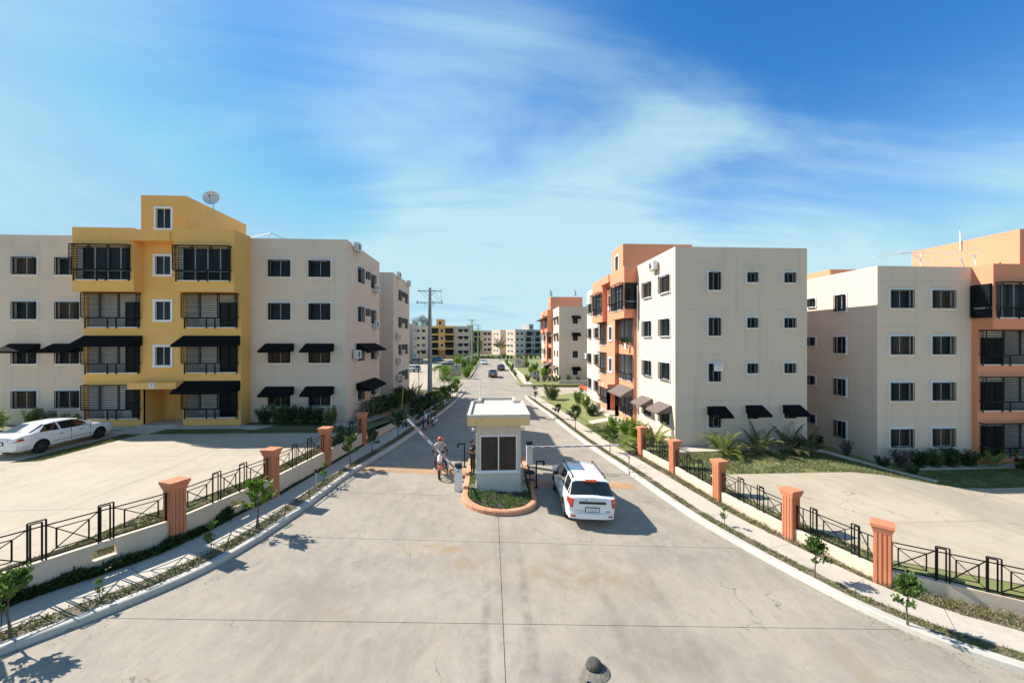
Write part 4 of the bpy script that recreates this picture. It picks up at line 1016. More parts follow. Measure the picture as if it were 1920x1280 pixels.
def dish(loc, rz, d, label, col=None):
    t = empty('satellite_dish', loc, rz, label, 'satellite dish', 'satellite dishes on the roofs')
    mb = MB(); n = 28; rings = 6; Mx = Matrix.Translation((0, 0, 0.75+d*0.35)) @ Matrix.Rotation(R(78), 4, 'X')
    b = len(mb.v)
    for side in (0, 1):
        prof = [(d/2*k/rings, 0.22*d*(k/rings)**2 - side*0.012) for k in range(rings+1)]
        mb.lathe([(max(r_, 0.001), z) for r_, z in prof], (0, 0, 0), n, 0, Mx)
    mb.build('reflector', col or mat('dish_grey', (0.62, 0.63, 0.65), 0.5), t, smooth=True)
    mb = MB(); mb.tube([(0, 0.1, -0.3), (0, 0.1, 0.75)], 0.03, 8); mb.bar((0, 0.1, 0.75), (0, 0.02, 0.75+d*0.3), 0.05); mb.build('mast', METALG, t)
    p = Mx @ Vector((0, 0, 0.45*d)); q = Mx @ Vector((0, -d/2*0.98, 0.2*d)) if False else Mx @ Vector((0, d*0.0, 0))
    mb = MB(); e = Mx @ Vector((0, -d*0.48, 0.2*d)); mb.bar(e, p, 0.02); mb.box(p.x-0.04, p.x+0.04, p.y-0.05, p.y+0.05, p.z-0.03, p.z+0.05); mb.build('feed_arm', BLACKP, t)
    return t, Mx
d0, MX = dish((-20.9, 30.1, 16.55), R(12), 1.1, 'round grey satellite dish on the yellow stair tower')
tm = text_mesh('Q', 0.22, 0.003); tm.materials.append(BLACKP)
q = link('lettering', tm, d0); q.matrix_local = MX @ Matrix.Translation((-0.2, 0.28, 0.075)) @ Matrix.Identity(4)
mb = MB(); mb.box(-0.0, 0.32, -0.012, 0.012, 0, 0.006); q = mb.build('lettering', BLACKP, d0); q.matrix_local = MX @ Matrix.Translation((-0.04, 0.27, 0.078))
dish((12.4, 80.6, 15.9), R(60), 1.5, 'left of the two dishes on the far orange tower')
dish((17.5, 80.0, 15.9), R(60), 1.3, 'right of the two dishes on the far orange tower')
# rooftop clothes frames and aerials
def rack(name, bars, t, label, cat, m=None):
    mb = MB()
    for a, b in bars: mb.tube([a, b], t, 6)
    tag(mb.build(name, m or METALG), label, cat)
rack('drying_rack', [((-17.2, 30.0, 14.0), (-16.6, 30.0, 15.2)), ((-18.6, 29.5, 14.55), (-15.2, 29.5, 14.5)), ((-18.4, 30.6, 14.6), (-15.2, 30.6, 14.55)), ((-16.6, 30, 15.2), (-14.6, 30.2, 14.3)), ((-18.4, 30.0, 14.7), (-16.6, 30.0, 15.2)), ((-18.5, 29.5, 13.9), (-18.5, 29.5, 14.6)), ((-15.2, 29.6, 13.9), (-15.2, 29.6, 14.5))], 0.022, 'thin metal frame with lines on the roof right of the yellow tower', 'rack')
rack('roof_pipe_frame', [((27.6, 26.2, 13.05), (31.0, 25.8, 13.6)), ((29.4, 26.0, 13.3), (32.6, 25.6, 13.35)), ((30.2, 25.9, 13.2), (31.0, 25.4, 12.4)), ((30.6, 25.7, 13.3), (30.6, 25.7, 11.5))], 0.035, 'crossed cream pipes standing on the roof left of the lit stair tower', 'pipe frame', PLASTW)
rack('roof_pipe_frame', [((31.2, 25.5, 12.85), (34.2, 25.3, 13.6)), ((34.2, 25.3, 13.6), (34.6, 25.1, 13.3)), ((31.2, 25.5, 12.85), (31.6, 25.3, 12.5)), ((31.6, 25.3, 12.5), (34.6, 25.1, 13.3)), ((33.0, 25.2, 12.9), (33.2, 25.0, 11.6)), ((34.0, 25.2, 13.1), (34.0, 25.0, 11.6))], 0.035, 'rectangular cream pipe frame standing against the lit stair tower', 'pipe frame', PLASTW)
rack('vent_pipe', [((35.35, 27.0, 13.9), (35.3, 27.0, 15.3))], 0.05, 'short white pipe rising over the top of the lit stair tower', 'pipe', PLASTW)
rack('cable_line', [((13.5, 26.5, 13.5), (14.2, 31.0, 14.1)), ((12.5, 30.8, 13.7), (14.5, 30.6, 13.75)), ((14.2, 31.0, 12.6), (14.2, 31.0, 14.1))], 0.02, 'thin rooftop line frame behind the cream roof edge, against the orange tower', 'rack')
# downpipe by the orange corner, and gable white box
rack('downpipe', [((12.05, 30.95, 0.0), (12.05, 30.95, 11.6))], 0.05, 'white downpipe between the orange bays and the cream wall', 'pipe', PLASTW)
# poster on the grille of the grey end wall
def board(name, w, h, loc, rz, base, lines, label, cat, tilt=0, posts=None, thick=0.03):
    t = empty(name, loc, rz, label, cat)
    mb = MB(); mb.box(-w/2, w/2, -thick, 0, -h/2, h/2); mb.build('panel', base, t)
    for (s_, size, x, z, m) in lines:
        me = text_mesh(s_, size, 0.002); me.materials.append(m); link('lettering', me, t, (x, -thick-0.003, z), (PI/2, 0, 0))
    if posts:
        mb = MB()
        for x in posts[0]: mb.box(x-0.03, x+0.03, 0.0, 0.05, -posts[1], h/2)
        mb.build('post', METALG, t)
    return t
REDT = mat('red_print', (0.45, 0.03, 0.02), 0.6); BLUET = mat('blue_print', (0.02, 0.07, 0.2), 0.6)
board('rental_sign', 0.62, 0.48, (14.95, 24.44, 5.3), 0, WHITE, [('SE ALQUILA', 0.105, 0, 0.16, REDT), ('APARTAMENTO', 0.07, 0, 0.06, REDT), ('829 000 0000'[:3]+' 555', 0.085, 0, -0.10, BLUET)], 'small white rental notice tied to a barred window of the grey end wall', 'sign')
board('paper_notice', 0.35, 0.5, (11.5, 32.3, 6.6), -PI/2, WHITE, [], 'white paper sheet hung in the cage of an orange balcony', 'notice')
# open folding ladders lying on the left lawn
def ladder(loc, rz, L_, label, m, flat=0.12):
    t = empty('ladder', loc, rz, label, 'ladder', 'ladders on the left lawn'); w_ = 0.42
    for s_ in (-1, 1):
        mb = MB(); mb.box(s_*w_/2-0.02, s_*w_/2+0.02, 0, L_, flat, flat+0.07); mb.build('rail', m, t)
    n_ = int(L_/0.3)
    for k in range(n_):
        y = 0.2+k*0.3; mb = MB(); mb.box(-w_/2+0.02, w_/2-0.02, y-0.018, y+0.018, flat+0.02, flat+0.05); mb.build('rung', METALG, t)
ALU = mat('aluminium', (0.62, 0.62, 0.62), 0.35, metal=0.7); LORG = mat('orange_fibreglass', (0.62, 0.20, 0.08), 0.5)
ladder((-9.3, 26.3, 1.22), R(-14), 5.2, 'orange railed ladder lying on the shaded lawn beside the silver ones', LORG, 0.05)
ladder((-9.0, 26.1, 1.22), R(-14), 3.4, 'long silver ladder lying on the shaded lawn above the retaining wall', ALU, 0.20)
ladder((-9.7, 27.3, 1.22), R(-17), 3.0, 'shorter silver ladder lying beside the shrubs on the shaded lawn', ALU, 0.14)

# ------------------------------------------------------------------ guard booth
BW = concrete_mat('booth_render', (0.60, 0.54, 0.46), (0.52, 0.47, 0.40), (0.42, 0.37, 0.30), (1, 1, 0.4), 0.4, 41.0, 0.1)
BT = concrete_mat('booth_tan_fascia', (0.74, 0.49, 0.22), (0.66, 0.43, 0.19), (0.6, 0.45, 0.25), (1, 1, 1), 0.3, 42.0, 0.1)
BR = concrete_mat('booth_roof_white', (0.58, 0.53, 0.45), (0.48, 0.44, 0.37), (0.5, 0.45, 0.36), (1, 1, 1), 0.3, 43.0, 0.2)
booth = empty('guard_booth', (0.36, 17.65, 0.12), 0, 'small cream guard booth with tan flat roof on the traffic island', 'booth')
bw, bd = 1.02, 3.5; B0, B1, B2 = 0.92, 2.52, 3.12
def bwall(A, B, hole):
    A = Vector(A); B = Vector(B); d = (B-A); Ls = d.length; d.normalize(); nr = Vector((d.y, -d.x)); mb = MB()
    us = sorted({0, Ls, hole[0], hole[1]}); zs = sorted({-0.2, B2, hole[2], hole[3]})
    P = lambda u, z, dp=0.0: (A.x+d.x*u-nr.x*dp, A.y+d.y*u-nr.y*dp, z)
    for i in range(len(us)-1):
        for j in range(len(zs)-1):
            if hole[0] < (us[i]+us[i+1])/2 < hole[1] and hole[2] < (zs[j]+zs[j+1])/2 < hole[3]: continue
            for dp in (0, 0.12):
                q = [P(us[i], zs[j], dp), P(us[i+1], zs[j], dp), P(us[i+1], zs[j+1], dp), P(us[i], zs[j+1], dp)]; mb.quad(q if dp == 0 else q[::-1])
    a, b, c, e = hole
    for q in ([P(a, c), P(a, c, .12), P(a, e, .12), P(a, e)], [P(b, c), P(b, e), P(b, e, .12), P(b, c, .12)], [P(a, c), P(b, c), P(b, c, .12), P(a, c, .12)], [P(a, e), P(a, e, .12), P(b, e, .12), P(b, e)]): mb.quad(q)
    mb.build('wall', BW, booth)
    return P
BG = mat('booth_tinted_glass', (0.012, 0.013, 0.014), 0.04, spec=0.5, trans=0.45)
def bwin(P, a, b, c, e, cols, door=False):
    fr = MB(); t = 0.05
    def bx(mb, u0, u1, z0, z1, d0, d1):
        b0 = len(mb.v); mb.v += [P(u0, z0, d0), P(u1, z0, d0), P(u1, z0, d1), P(u0, z0, d1), P(u0, z1, d0), P(u1, z1, d0), P(u1, z1, d1), P(u0, z1, d1)]
        for q in ((0, 3, 2, 1), (4, 5, 6, 7), (0, 1, 5, 4), (1, 2, 6, 5), (2, 3, 7, 6), (3, 0, 4, 7)): mb.f.append(tuple(b0+k for k in q)); mb.m.append(0)
    bx(fr, a, b, c, c+t, -0.02, 0.06); bx(fr, a, b, e-t, e, -0.02, 0.06)
    n = len(cols)-1
    for u in cols: bx(fr, max(a, u-t/2), min(b, u+t/2), c+t, e-t, -0.02, 0.06)
    f = fr.build('window', WHITE, booth)
    for i in range(n):
        g = MB(); bx(g, cols[i]+t/2, cols[i+1]-t/2, c+t, e-t, 0.02, 0.03); g.build('pane', BG, f)
P = bwall((-bw, 0), (bw, 0), (0.17, 1.87, B0, B2-0.55)); bwin(P, 0.17, 1.87, B0, B2-0.55, [0.19, 1.02, 1.85])
sl = MB(); sl.box(-0.98, 0.98, -0.05, 0.0, B0-0.07, B0); sl.build('sill', WHITE, booth)
P = bwall((bw, 0), (bw, bd), (0.15, 1.6, B0, B2-0.55)); bwin(P, 0.15, 1.6, B0, B2-0.55, [0.17, 0.87, 1.58])
P = bwall((bw, bd), (-bw, bd), (0.3, 1.7, B0, B2-0.55)); bwin(P, 0.3, 1.7, B0, B2-0.55, [0.32, 1.0, 1.68])
P = bwall((-bw, bd), (-bw, 0), (2.1, 3.3, B0, B2-0.55)); bwin(P, 2.1, 3.3, B0, B2-0.55, [2.12, 2.7, 3.28])
mb = MB(); mb.box(-bw+0.13, bw-0.13, 0.13, bd-0.13, -0.1, 0.06); mb.build('floor', WALKC, booth)
mb = MB(); mb.box(-bw+0.12, bw-0.12, bd-1.2, bd-1.1, 0.06, B2-0.02); mb.build('partition', BW, booth)
mb = MB(); mb.box(-0.75, 0.6, 0.3, 0.75, 0.68, 0.74); mb.box(-0.72, -0.66, 0.35, 0.7, 0.06, 0.68); mb.box(0.5, 0.56, 0.35, 0.7, 0.06, 0.68); mb.build('desk', BOLE, booth)
# roof slab: fascia, upstand all round, narrower rear part
mb = MB(); mb.box(-1.40, 1.40, -0.52, 3.45, B2, B2+0.38); mb.box(-1.0, 1.0, 3.45, 4.55, B2, B2+0.38); mb.build('fascia', BT, booth)
mb = MB(); z0, z1 = B2+0.38, B2+0.50
mb.box(-1.405, 1.405, -0.525, 3.455, z0, z0+0.02); mb.box(-1.005, 1.005, 3.455, 4.555, z0, z0+0.02)
for x0, x1, y0, y1 in ((-1.41, -1.27, -0.53, 3.46), (1.27, 1.41, -0.53, 3.46), (-1.27, 1.27, -0.53, -0.44), (-1.27, -0.87, 3.32, 3.46), (0.87, 1.27, 3.32, 3.46), (-1.01, -0.87, 3.46, 4.56), (0.87, 1.01, 3.46, 4.56), (-0.87, 0.87, 4.42, 4.56)):
    mb.box(x0, x1, y0, y1, z0+0.021, z1+(0.05 if y0 > 3 else 0))
mb.build('roof', BR, booth)
mb = MB(); mb.tube([(-0.93, 3.52, z1), (-0.96, 3.52, z1+1.15)], 0.035, 8); mb.build('conduit', WHITE, booth)
for sx, lab in ((-1, 'left'), (1, 'right')):
    c = empty('security_camera', (0.36+sx*1.02, 17.85 if sx < 0 else 17.75, 2.95), PI if sx > 0 else 0, 'white security camera under the roof at the %s side of the booth' % lab, 'camera')
    mb = MB(); mb.tube([(0, 0, 0), (-0.1, 0, 0)], 0.035, 8); mb.box(-0.2, -0.06, -0.2, 0.03, -0.06, 0.03); mb.build('housing', PLASTW, c)
    mb = MB(); mb.tube([(-0.13, -0.2, -0.015), (-0.13, -0.215, -0.015)], 0.03, 10); mb.build('lens', BLACKP, c)

# ------------------------------------------------------------------ barriers and readers
RED = mat('reflective_red', (0.42, 0.055, 0.02), 0.5)
def barrier(loc, base_label, arm_vec, aw, hgt=1.05, arm_h=0.95, name_side=''):
    t = empty('barrier', loc, 0, base_label, 'barrier')
    mb = MB(); mb.box(-0.17, 0.17, -0.14, 0.14, 0, hgt); mb.box(-0.175, 0.175, -0.145, 0.145, 0, 0.05); mb.build('cabinet', PLASTW, t)
    mb = MB(); b = len(mb.v)
    P = [(-0.18, -0.15, hgt), (0.18, -0.15, hgt), (0.18, 0.15, hgt), (-0.18, 0.15, hgt), (-0.165, -0.08, hgt+0.17), (0.165, -0.08, hgt+0.20), (0.165, 0.14, hgt+0.22), (-0.165, 0.14, hgt+0.19)]
    mb.v += P
    for q in ((0, 3, 2, 1), (4, 5, 6, 7), (0, 1, 5, 4), (1, 2, 6, 5), (2, 3, 7, 6), (3, 0, 4, 7)): mb.f.append(q); mb.m.append(0)
    mb.build('hood', BLACKP, t)
    me = text_mesh('FAAC', 0.085, 0.002); me.materials.append(BLACKP); link('lettering', me, t, (0, -0.143, hgt-0.12), (PI/2, 0, 0))
    v = Vector(arm_vec); ln = v.length; v.normalize(); o = Vector((0.0, -0.19, arm_h))
    q = v.to_track_quat('X', 'Z').to_matrix().to_4x4() if False else None
    ax = v; ay = Vector((0, 1, 0)); az = ax.cross(ay).normalized(); ay = az.cross(ax)
    M = Matrix(((ax.x, ay.x, az.x, o.x), (ax.y, ay.y, az.y, o.y), (ax.z, ay.z, az.z, o.z), (0, 0, 0, 1)))
    hub = MB(); hub.tube([(0, -0.14, arm_h), (0, -0.22, arm_h)], 0.06, 12); hub.build('pivot', METALG, t)
    am = MB(); am.box(-0.1, ln, -0.022, 0.022, -0.045, 0.045); ao = am.build('arm', WHITE, t); ao.matrix_local = M
    k = 0.25
    while k < ln-0.3:
        st = MB(); st.box(k, k+0.34, -0.027, -0.022, -0.028, 0.026); so = st.build('red_stripe', RED, ao); k += 0.58
    return t
barrier((-1.50, 17.95, 0.08), 'white barrier cabinet left of the booth with its striped arm raised across the left lane', (-2.30, 0.0, 2.45), 0, 1.05, 0.95)
barrier((2.2, 21.75, 0.02), 'white barrier cabinet right of the booth with its striped arm lowered across the right lane', (5.1, 0.0, 0.04), 0, 1.12, 1.02)
mb = MB(); mb.tube([(0, 0, 0), (0, 0, 0.95)], 0.03, 8)
rest = empty('arm_rest_post', (7.55, 20.6, HR0(7.6, 20.6)+0.12), 0, 'thin silver post in the right verge beside the kerb', 'post'); mb.build('tube', METALG, rest)
mb = MB(); mb.lathe([(0.05, 0.95), (0.05, 1.0), (0.001, 1.02)], n=8); mb.build('cap', BLACKP, rest)
rest = empty('arm_rest_post', (-7.62, 17.2, HR0(-7.6, 17)+0.12), 0, 'short silver post with black tip in the left verge', 'post')
mb = MB(); mb.tube([(0, 0, 0), (0, 0, 0.75)], 0.035, 8); mb.build('tube', METALG, rest)
mb = MB(); mb.tube([(0, 0, 0.75), (0, 0, 0.9)], 0.04, 8); mb.build('cap', BLACKP, rest)
def reader(loc, sx, label):
    t = empty('card_reader_post', loc, 0, label, 'reader post')
    mb = MB(); mb.box(-0.03, 0.03, -0.03, 0.03, 0, 1.3); mb.box(min(0.03*sx, sx*0.38), max(0.03*sx, sx*0.38), -0.03, 0.03, 1.24, 1.3); mb.box(-0.09, 0.09, -0.09, 0.09, 0, 0.015); mb.build('post', BAR, t)
    mb = MB(); mb.box(min(sx*0.30, sx*0.42), max(sx*0.30, sx*0.42), -0.06, 0.05, 1.08, 1.238); mb.build('reader', BLACKP, t)
reader((-1.44, 21.3, 0.09), -1, 'black gooseneck reader post behind the left barrier, near the guard')
reader((2.22, 18.6, -0.10), 1, 'black gooseneck reader post right of the booth, beside the minivan')
# stop cable lying across the right lane
mb = MB(); pts = [(7.35, 20.55, HR0(7.3, 20.5)+0.2), (7.28, 20.5, HR0(7.2, 20.5)+0.02)]+[(x, 20.5+0.12*math.sin(x*0.7)*0+0.03*x, HR0(x, 20.5)+0.012) for x in (7.1, 6.0, 5.0, 4.0)]
tag(mb.build('cable', METALG) if False else (lambda m_: (m_.tube(pts, 0.015, 6), m_.build('cable', METALG))[1])(MB()), 'thin cable lying over the road from the right kerb in front of the minivan', 'cable')
# office chair
ch = empty('office_chair', (1.92, 18.75, 0.24-0.055*1.9+0.0), R(120), 'black office chair with blue seat right of the booth', 'chair')
NAVY = mat('navy_fabric', (0.012, 0.02, 0.045), 0.9)
mb = MB()
for k in range(5):
    a = 2*PI*k/5; mb.bar((0, 0, 0.09), (0.29*math.cos(a), 0.29*math.sin(a), 0.06), 0.04)
mb.build('base', BLACKP, ch)
for k in range(5):
    a = 2*PI*k/5; c = MB(); c.tube([(0.3*math.cos(a)-0.02*math.sin(a), 0.3*math.sin(a)+0.02*math.cos(a), 0.03), (0.3*math.cos(a)+0.02*math.sin(a), 0.3*math.sin(a)-0.02*math.cos(a), 0.03)], 0.03, 10); c.build('castor', BLACKP, ch)
mb = MB(); mb.tube([(0, 0, 0.08), (0, 0, 0.44)], 0.028, 8); mb.build('column', BLACKP, ch)
mb = MB(); mb.lathe([(0.001, 0.43), (0.22, 0.43), (0.25, 0.46), (0.24, 0.50), (0.15, 0.515), (0.001, 0.51)], n=20); mb.build('seat', NAVY, ch, smooth=True)
mb = MB()
for s_ in (-1, 1):
    pts = [(s_*0.2, -0.1, 0.47), (s_*0.30, -0.12, 0.52), (s_*0.31, -0.10, 0.66), (s_*0.29, 0.08, 0.70), (s_*0.30, 0.12, 0.60), (s_*0.22, 0.10, 0.48)]; mb.tube(pts, 0.016, 6)
mb.build('armrest', BLACKP, ch)
mb = MB(); mb.bar((0, 0.2, 0.46), (0, 0.27, 0.62), 0.05, t2=0.02); mb.build('back_bar', BLACKP, ch)

# ------------------------------------------------------------------ cars
def paint(name, col, metal=0.0, rough=0.28): return mat(name, col, rough, metal, coat=0.6, spec=0.5)
CGLASS = mat('car_glass', (0.012, 0.013, 0.014), 0.04, spec=0.7, coat=0.5)
RUB = mat('tyre_rubber', (0.018, 0.018, 0.018), 0.85); ALLOY = mat('alloy_rim', (0.35, 0.35, 0.36), 0.35, metal=0.8); DALLOY = mat('dark_rim', (0.09, 0.09, 0.095), 0.4, metal=0.6)
TAIL = mat('tail_lamp_red', (0.5, 0.05, 0.015), 0.15, coat=0.5); HEADL = mat('head_lamp', (0.55, 0.57, 0.6), 0.08, coat=0.6); CHROME = mat('chrome', (0.6, 0.6, 0.62), 0.15, metal=1.0)
UNDER = mat('underbody', (0.01, 0.01, 0.01), 0.9)
def wheel(parent, x, y, r, w_, sgn, rim=ALLOY, spokes=10):
    wp = MB(); prof = [(r*0.66, -w_/2), (r*0.93, -w_/2), (r, -w_/2+0.03), (r, w_/2-0.03), (r*0.93, w_/2), (r*0.66, w_/2)]
    M = Matrix.Translation((x, y, r)) @ Matrix.Rotation(PI/2, 4, 'Y')
    wp.lathe(prof, n=28, M=M); o = wp.build('tyre', RUB, None, smooth=False)
    root = o; o.name = 'wheel'; o.parent = parent
    rm = MB(); out = sgn*(w_/2-0.015)
    rm.lathe([(r*0.66, -w_/2), (r*0.60, -0.02), (r*0.60, 0.02), (r*0.66, w_/2)], n=28, M=M)
    rm.lathe([(0.001, out*0.92), (r*0.17, out*0.9), (r*0.18, out*0.5)], n=16, M=M)
    for k in range(spokes):
        a = 2*PI*k/spokes; mm = M @ Matrix.Rotation(a, 4, 'Z'); hw = r*0.055
        z0, z1 = sorted((out*0.35, out*0.92)); rm.box(r*0.12, r*0.64, -hw, hw, z0, z1, 0, mm)
    rm.build('rim', rim, root)
    bk = MB(); bk.tube([M @ Vector((0, 0, -0.02)), M @ Vector((0, 0, 0.02))], r*0.6, 20); bk.build('brake_disc', UNDER, root)
def car(loc, rz, label, col, kind='sedan', L_=4.8, W_=1.84, H_=1.46, group=None, rim=ALLOY, lod=0, seed=0, matname=None, cat='car', name='parked_car', plate=None):
    t = empty(name, loc, rz, label, cat, group)
    P = paint(matname or 'car_paint_%d' % (int(col[0]*1000)+int(col[2]*7)), col)
    hw = W_/2; h = L_/2
    # stations: (y, zbottom, half width, belt z, roof z or None, roof half width)
    if kind == 'sedan':
        zb = 0.22; S_ = [(-h, 0.42, hw*0.70, 0.80, None, 0), (-h+0.05, 0.30, hw*0.86, 0.95, None, 0), (-h+0.22, 0.24, hw*0.97, 1.02, None, 0), (-h+0.62, zb, hw, 1.04, None, 0),
              (-h+0.68, zb, hw, 1.04, 1.07, hw*0.80), (-h+1.35, zb, hw, 1.01, H_-0.04, hw*0.66), (-h+1.85, zb, hw, 0.98, H_, hw*0.67), (-h+1.95, zb, hw, 0.98, H_, hw*0.67),
              (-h+2.65, zb, hw, 0.95, H_-0.01, hw*0.68), (-h+3.0, zb, hw, 0.94, H_-0.06, hw*0.68), (-h+3.72, zb, hw, 0.92, 0.97, hw*0.80), (-h+3.78, zb, hw, 0.92, None, 0),
              (-h+4.25, 0.22, hw*0.98, 0.86, None, 0), (h-0.2, 0.22, hw*0.94, 0.79, None, 0), (h-0.05, 0.24, hw*0.84, 0.70, None, 0), (h, 0.28, hw*0.72, 0.58, None, 0)]
        glass_side = (4, 5, 7, 8, 9); rear_g = (4,); front_g = (9,); pill = 6
        wy = (-h+1.02, h-0.93); wr = 0.325
    elif kind == 'suv':
        zb = 0.28; S_ = [(-h, 0.50, hw*0.78, 0.92, None, 0), (-h+0.05, 0.38, hw*0.92, 1.10, None, 0), (-h+0.14, 0.32, hw*0.97, 1.14, None, 0), (-h+0.20, 0.30, hw*0.985, 1.15, 1.18, hw*0.90),
              (-h+0.50, zb, hw, 1.13, H_-0.07, hw*0.77), (-h+0.58, zb, hw, 1.13, H_-0.04, hw*0.77), (-h+1.30, zb, hw, 1.10, H_, hw*0.78), (-h+1.40, zb, hw, 1.10, H_, hw*0.78),
              (-h+2.30, zb, hw, 1.06, H_+0.0, hw*0.78), (-h+2.40, zb, hw, 1.06, H_, hw*0.78), (-h+3.05, zb, hw, 1.03, H_-0.06, hw*0.76), (-h+3.85, zb, hw, 1.02, 1.06, hw*0.86), (-h+3.92, zb, hw, 1.02, None, 0),
              (-h+4.4, 0.28, hw*0.97, 0.98, None, 0), (h-0.16, 0.30, hw*0.9, 0.88, None, 0), (h-0.03, 0.36, hw*0.78, 0.76, None, 0), (h, 0.42, hw*0.6, 0.66, None, 0)]
        glass_side = (3, 5, 7, 9, 10); rear_g = (3,); front_g = (10,)
        wy = (-h+0.98, h-0.98); wr = 0.36
    else:                                                   # pickup-ish / hatch
        zb = 0.26; S_ = [(-h, 0.45, hw*0.80, 0.88, None, 0), (-h+0.06, 0.32, hw*0.94, 0.98, None, 0), (-h+0.12, 0.28, hw*0.97, 1.0, 1.03, hw*0.86), (-h+0.48, zb, hw, 1.0, H_-0.05, hw*0.72), (-h+1.2, zb, hw, 0.98, H_, hw*0.74),
              (-h+1.3, zb, hw, 0.98, H_, hw*0.74), (-h+2.1, zb, hw, 0.96, H_-0.03, hw*0.73), (-h+2.35, zb, hw, 0.95, H_-0.08, hw*0.72), (-h+3.05, zb, hw, 0.93, 0.97, hw*0.82), (-h+3.1, zb, hw, 0.93, None, 0), (h-0.18, 0.26, hw*0.92, 0.78, None, 0), (h-0.03, 0.3, hw*0.8, 0.66, None, 0), (h, 0.36, hw*0.62, 0.56, None, 0)]
        glass_side = (2, 3, 5, 6, 7); rear_g = (2,); front_g = (7,)
        wy = (-h+0.75, h-0.82); wr = 0.31
    bm = bmesh.new(); rows = []
    for (y, z0, w_, zt, zr, wr_) in S_:
        zm = lerp(z0, zt, 0.5)
        p = [(0, z0), (w_*0.84, z0), (w_*0.97, z0+0.09), (w_*1.0, lerp(z0, zt, 0.45)), (w_*0.995, lerp(z0, zt, 0.78)), (w_*0.955, zt)]
        if zr is None: p += [(w_*0.90, zt+0.012), (w_*0.66, zt+0.032), (w_*0.36, zt+0.045), (0, zt+0.05)]
        else: p += [(w_*0.925, zt+0.02), (wr_+0.0, max(zt+0.03, zr-0.055)), (wr_*0.82, zr), (0, zr+0.018)]
        ring = [(x, z) for x, z in p]+[(-x, z) for x, z in reversed(p[1:-1])]
        rows.append([bm.verts.new((x, y, z)) for x, z in ring])
    n = len(rows[0]); NP = 10
    for i in range(len(rows)-1):
        for k in range(n):
            k2 = (k+1) % n
            f = bm.faces.new((rows[i][k], rows[i][k2], rows[i+1][k2], rows[i+1][k]))
            kk = k if k < NP-1 else n-1-k
            gl = 0
            if kk == 6 and i in glass_side: gl = 1 if True else 0
            if i in rear_g and kk in (7, 8): gl = 2
            if i in front_g and kk in (7, 8): gl = 3
            if i in rear_g+front_g and kk == 6: gl = 0
            f.material_index = gl; f.smooth = True
    tri = []
    for s_ in (1, -1):
        idx = (lambda k: k if s_ > 0 else n-k)
        for i in rear_g:
            a_, b_, c_ = rows[i][idx(6)].co.copy(), rows[i+1][idx(6)].co.copy(), rows[i+1][idx(7)].co.copy(); tri.append((s_, [b_.lerp(a_, 0.62), b_, b_.lerp(c_, 0.93)]))
        for i in front_g:
            a_, b_, c_ = rows[i][idx(6)].co.copy(), rows[i][idx(7)].co.copy(), rows[i+1][idx(6)].co.copy(); tri.append((s_, [a_, a_.lerp(c_, 0.72), a_.lerp(b_, 0.93)]))
    bm.faces.new(rows[0][::-1]); bm.faces.new(rows[-1])
    bmesh.ops.recalc_face_normals(bm, faces=bm.faces)
    # glass panels taken off as parts of their own
    gb_ = {}
    for f in bm.faces:
        if f.material_index:
            c = f.calc_center_median(); key = (f.material_index, 0 if f.material_index > 1 else (1 if c.x > 0 else -1))
            gb_.setdefault(key, []).append([tuple(v.co+f.normal*0.004) for v in f.verts])
    for s_, q in tri: gb_.setdefault((1, s_), []).append([(p.x+s_*0.006, p.y, p.z+0.003) for p in q])
    me = bpy.data.meshes.new('body'); bm.to_mesh(me)
    for f in me.polygons: f.material_index = 0
    bm.free(); me.materials.append(P); me.materials.append(UNDER)
    body = link('body', me)
    cut = MB()
    for y in wy:
        for s_ in (-1, 1): cut.tube([(s_*(hw-0.30), y, wr), (s_*(hw+0.1), y, wr)], wr+0.055, 28)
    co = cut.build('cut', [UNDER, UNDER])
    co.data.polygons.foreach_set('material_index', [0]*len(co.data.polygons))
    md = body.modifiers.new('b', 'BOOLEAN'); md.object = co; md.solver = 'EXACT'; md.material_mode = 'TRANSFER'
    co.data.materials.clear(); co.data.materials.append(UNDER)
    dg = bpy.context.evaluated_depsgraph_get(); me2 = bpy.data.meshes.new_from_object(body.evaluated_get(dg)); me2.name = 'body'
    bpy.data.objects.remove(body); bpy.data.objects.remove(co)
    me2.polygons.foreach_set('use_smooth', [True]*len(me2.polygons)); me2.set_sharp_from_angle(angle=R(38))
    body = link('body', me2, t)
    for (kind_, sd), faces in gb_.items():
        mb = MB()
        for q in faces: mb.quad(q)
        mb.build({1: 'side_window', 2: 'rear_window', 3: 'windshield'}[kind_], CGLASS, t, smooth=True)
    for y in wy:
        for s_ in (-1, 1): wheel(t, s_*(hw-0.115), y, wr, 0.22, s_, rim)
    zt = S_[1][3]
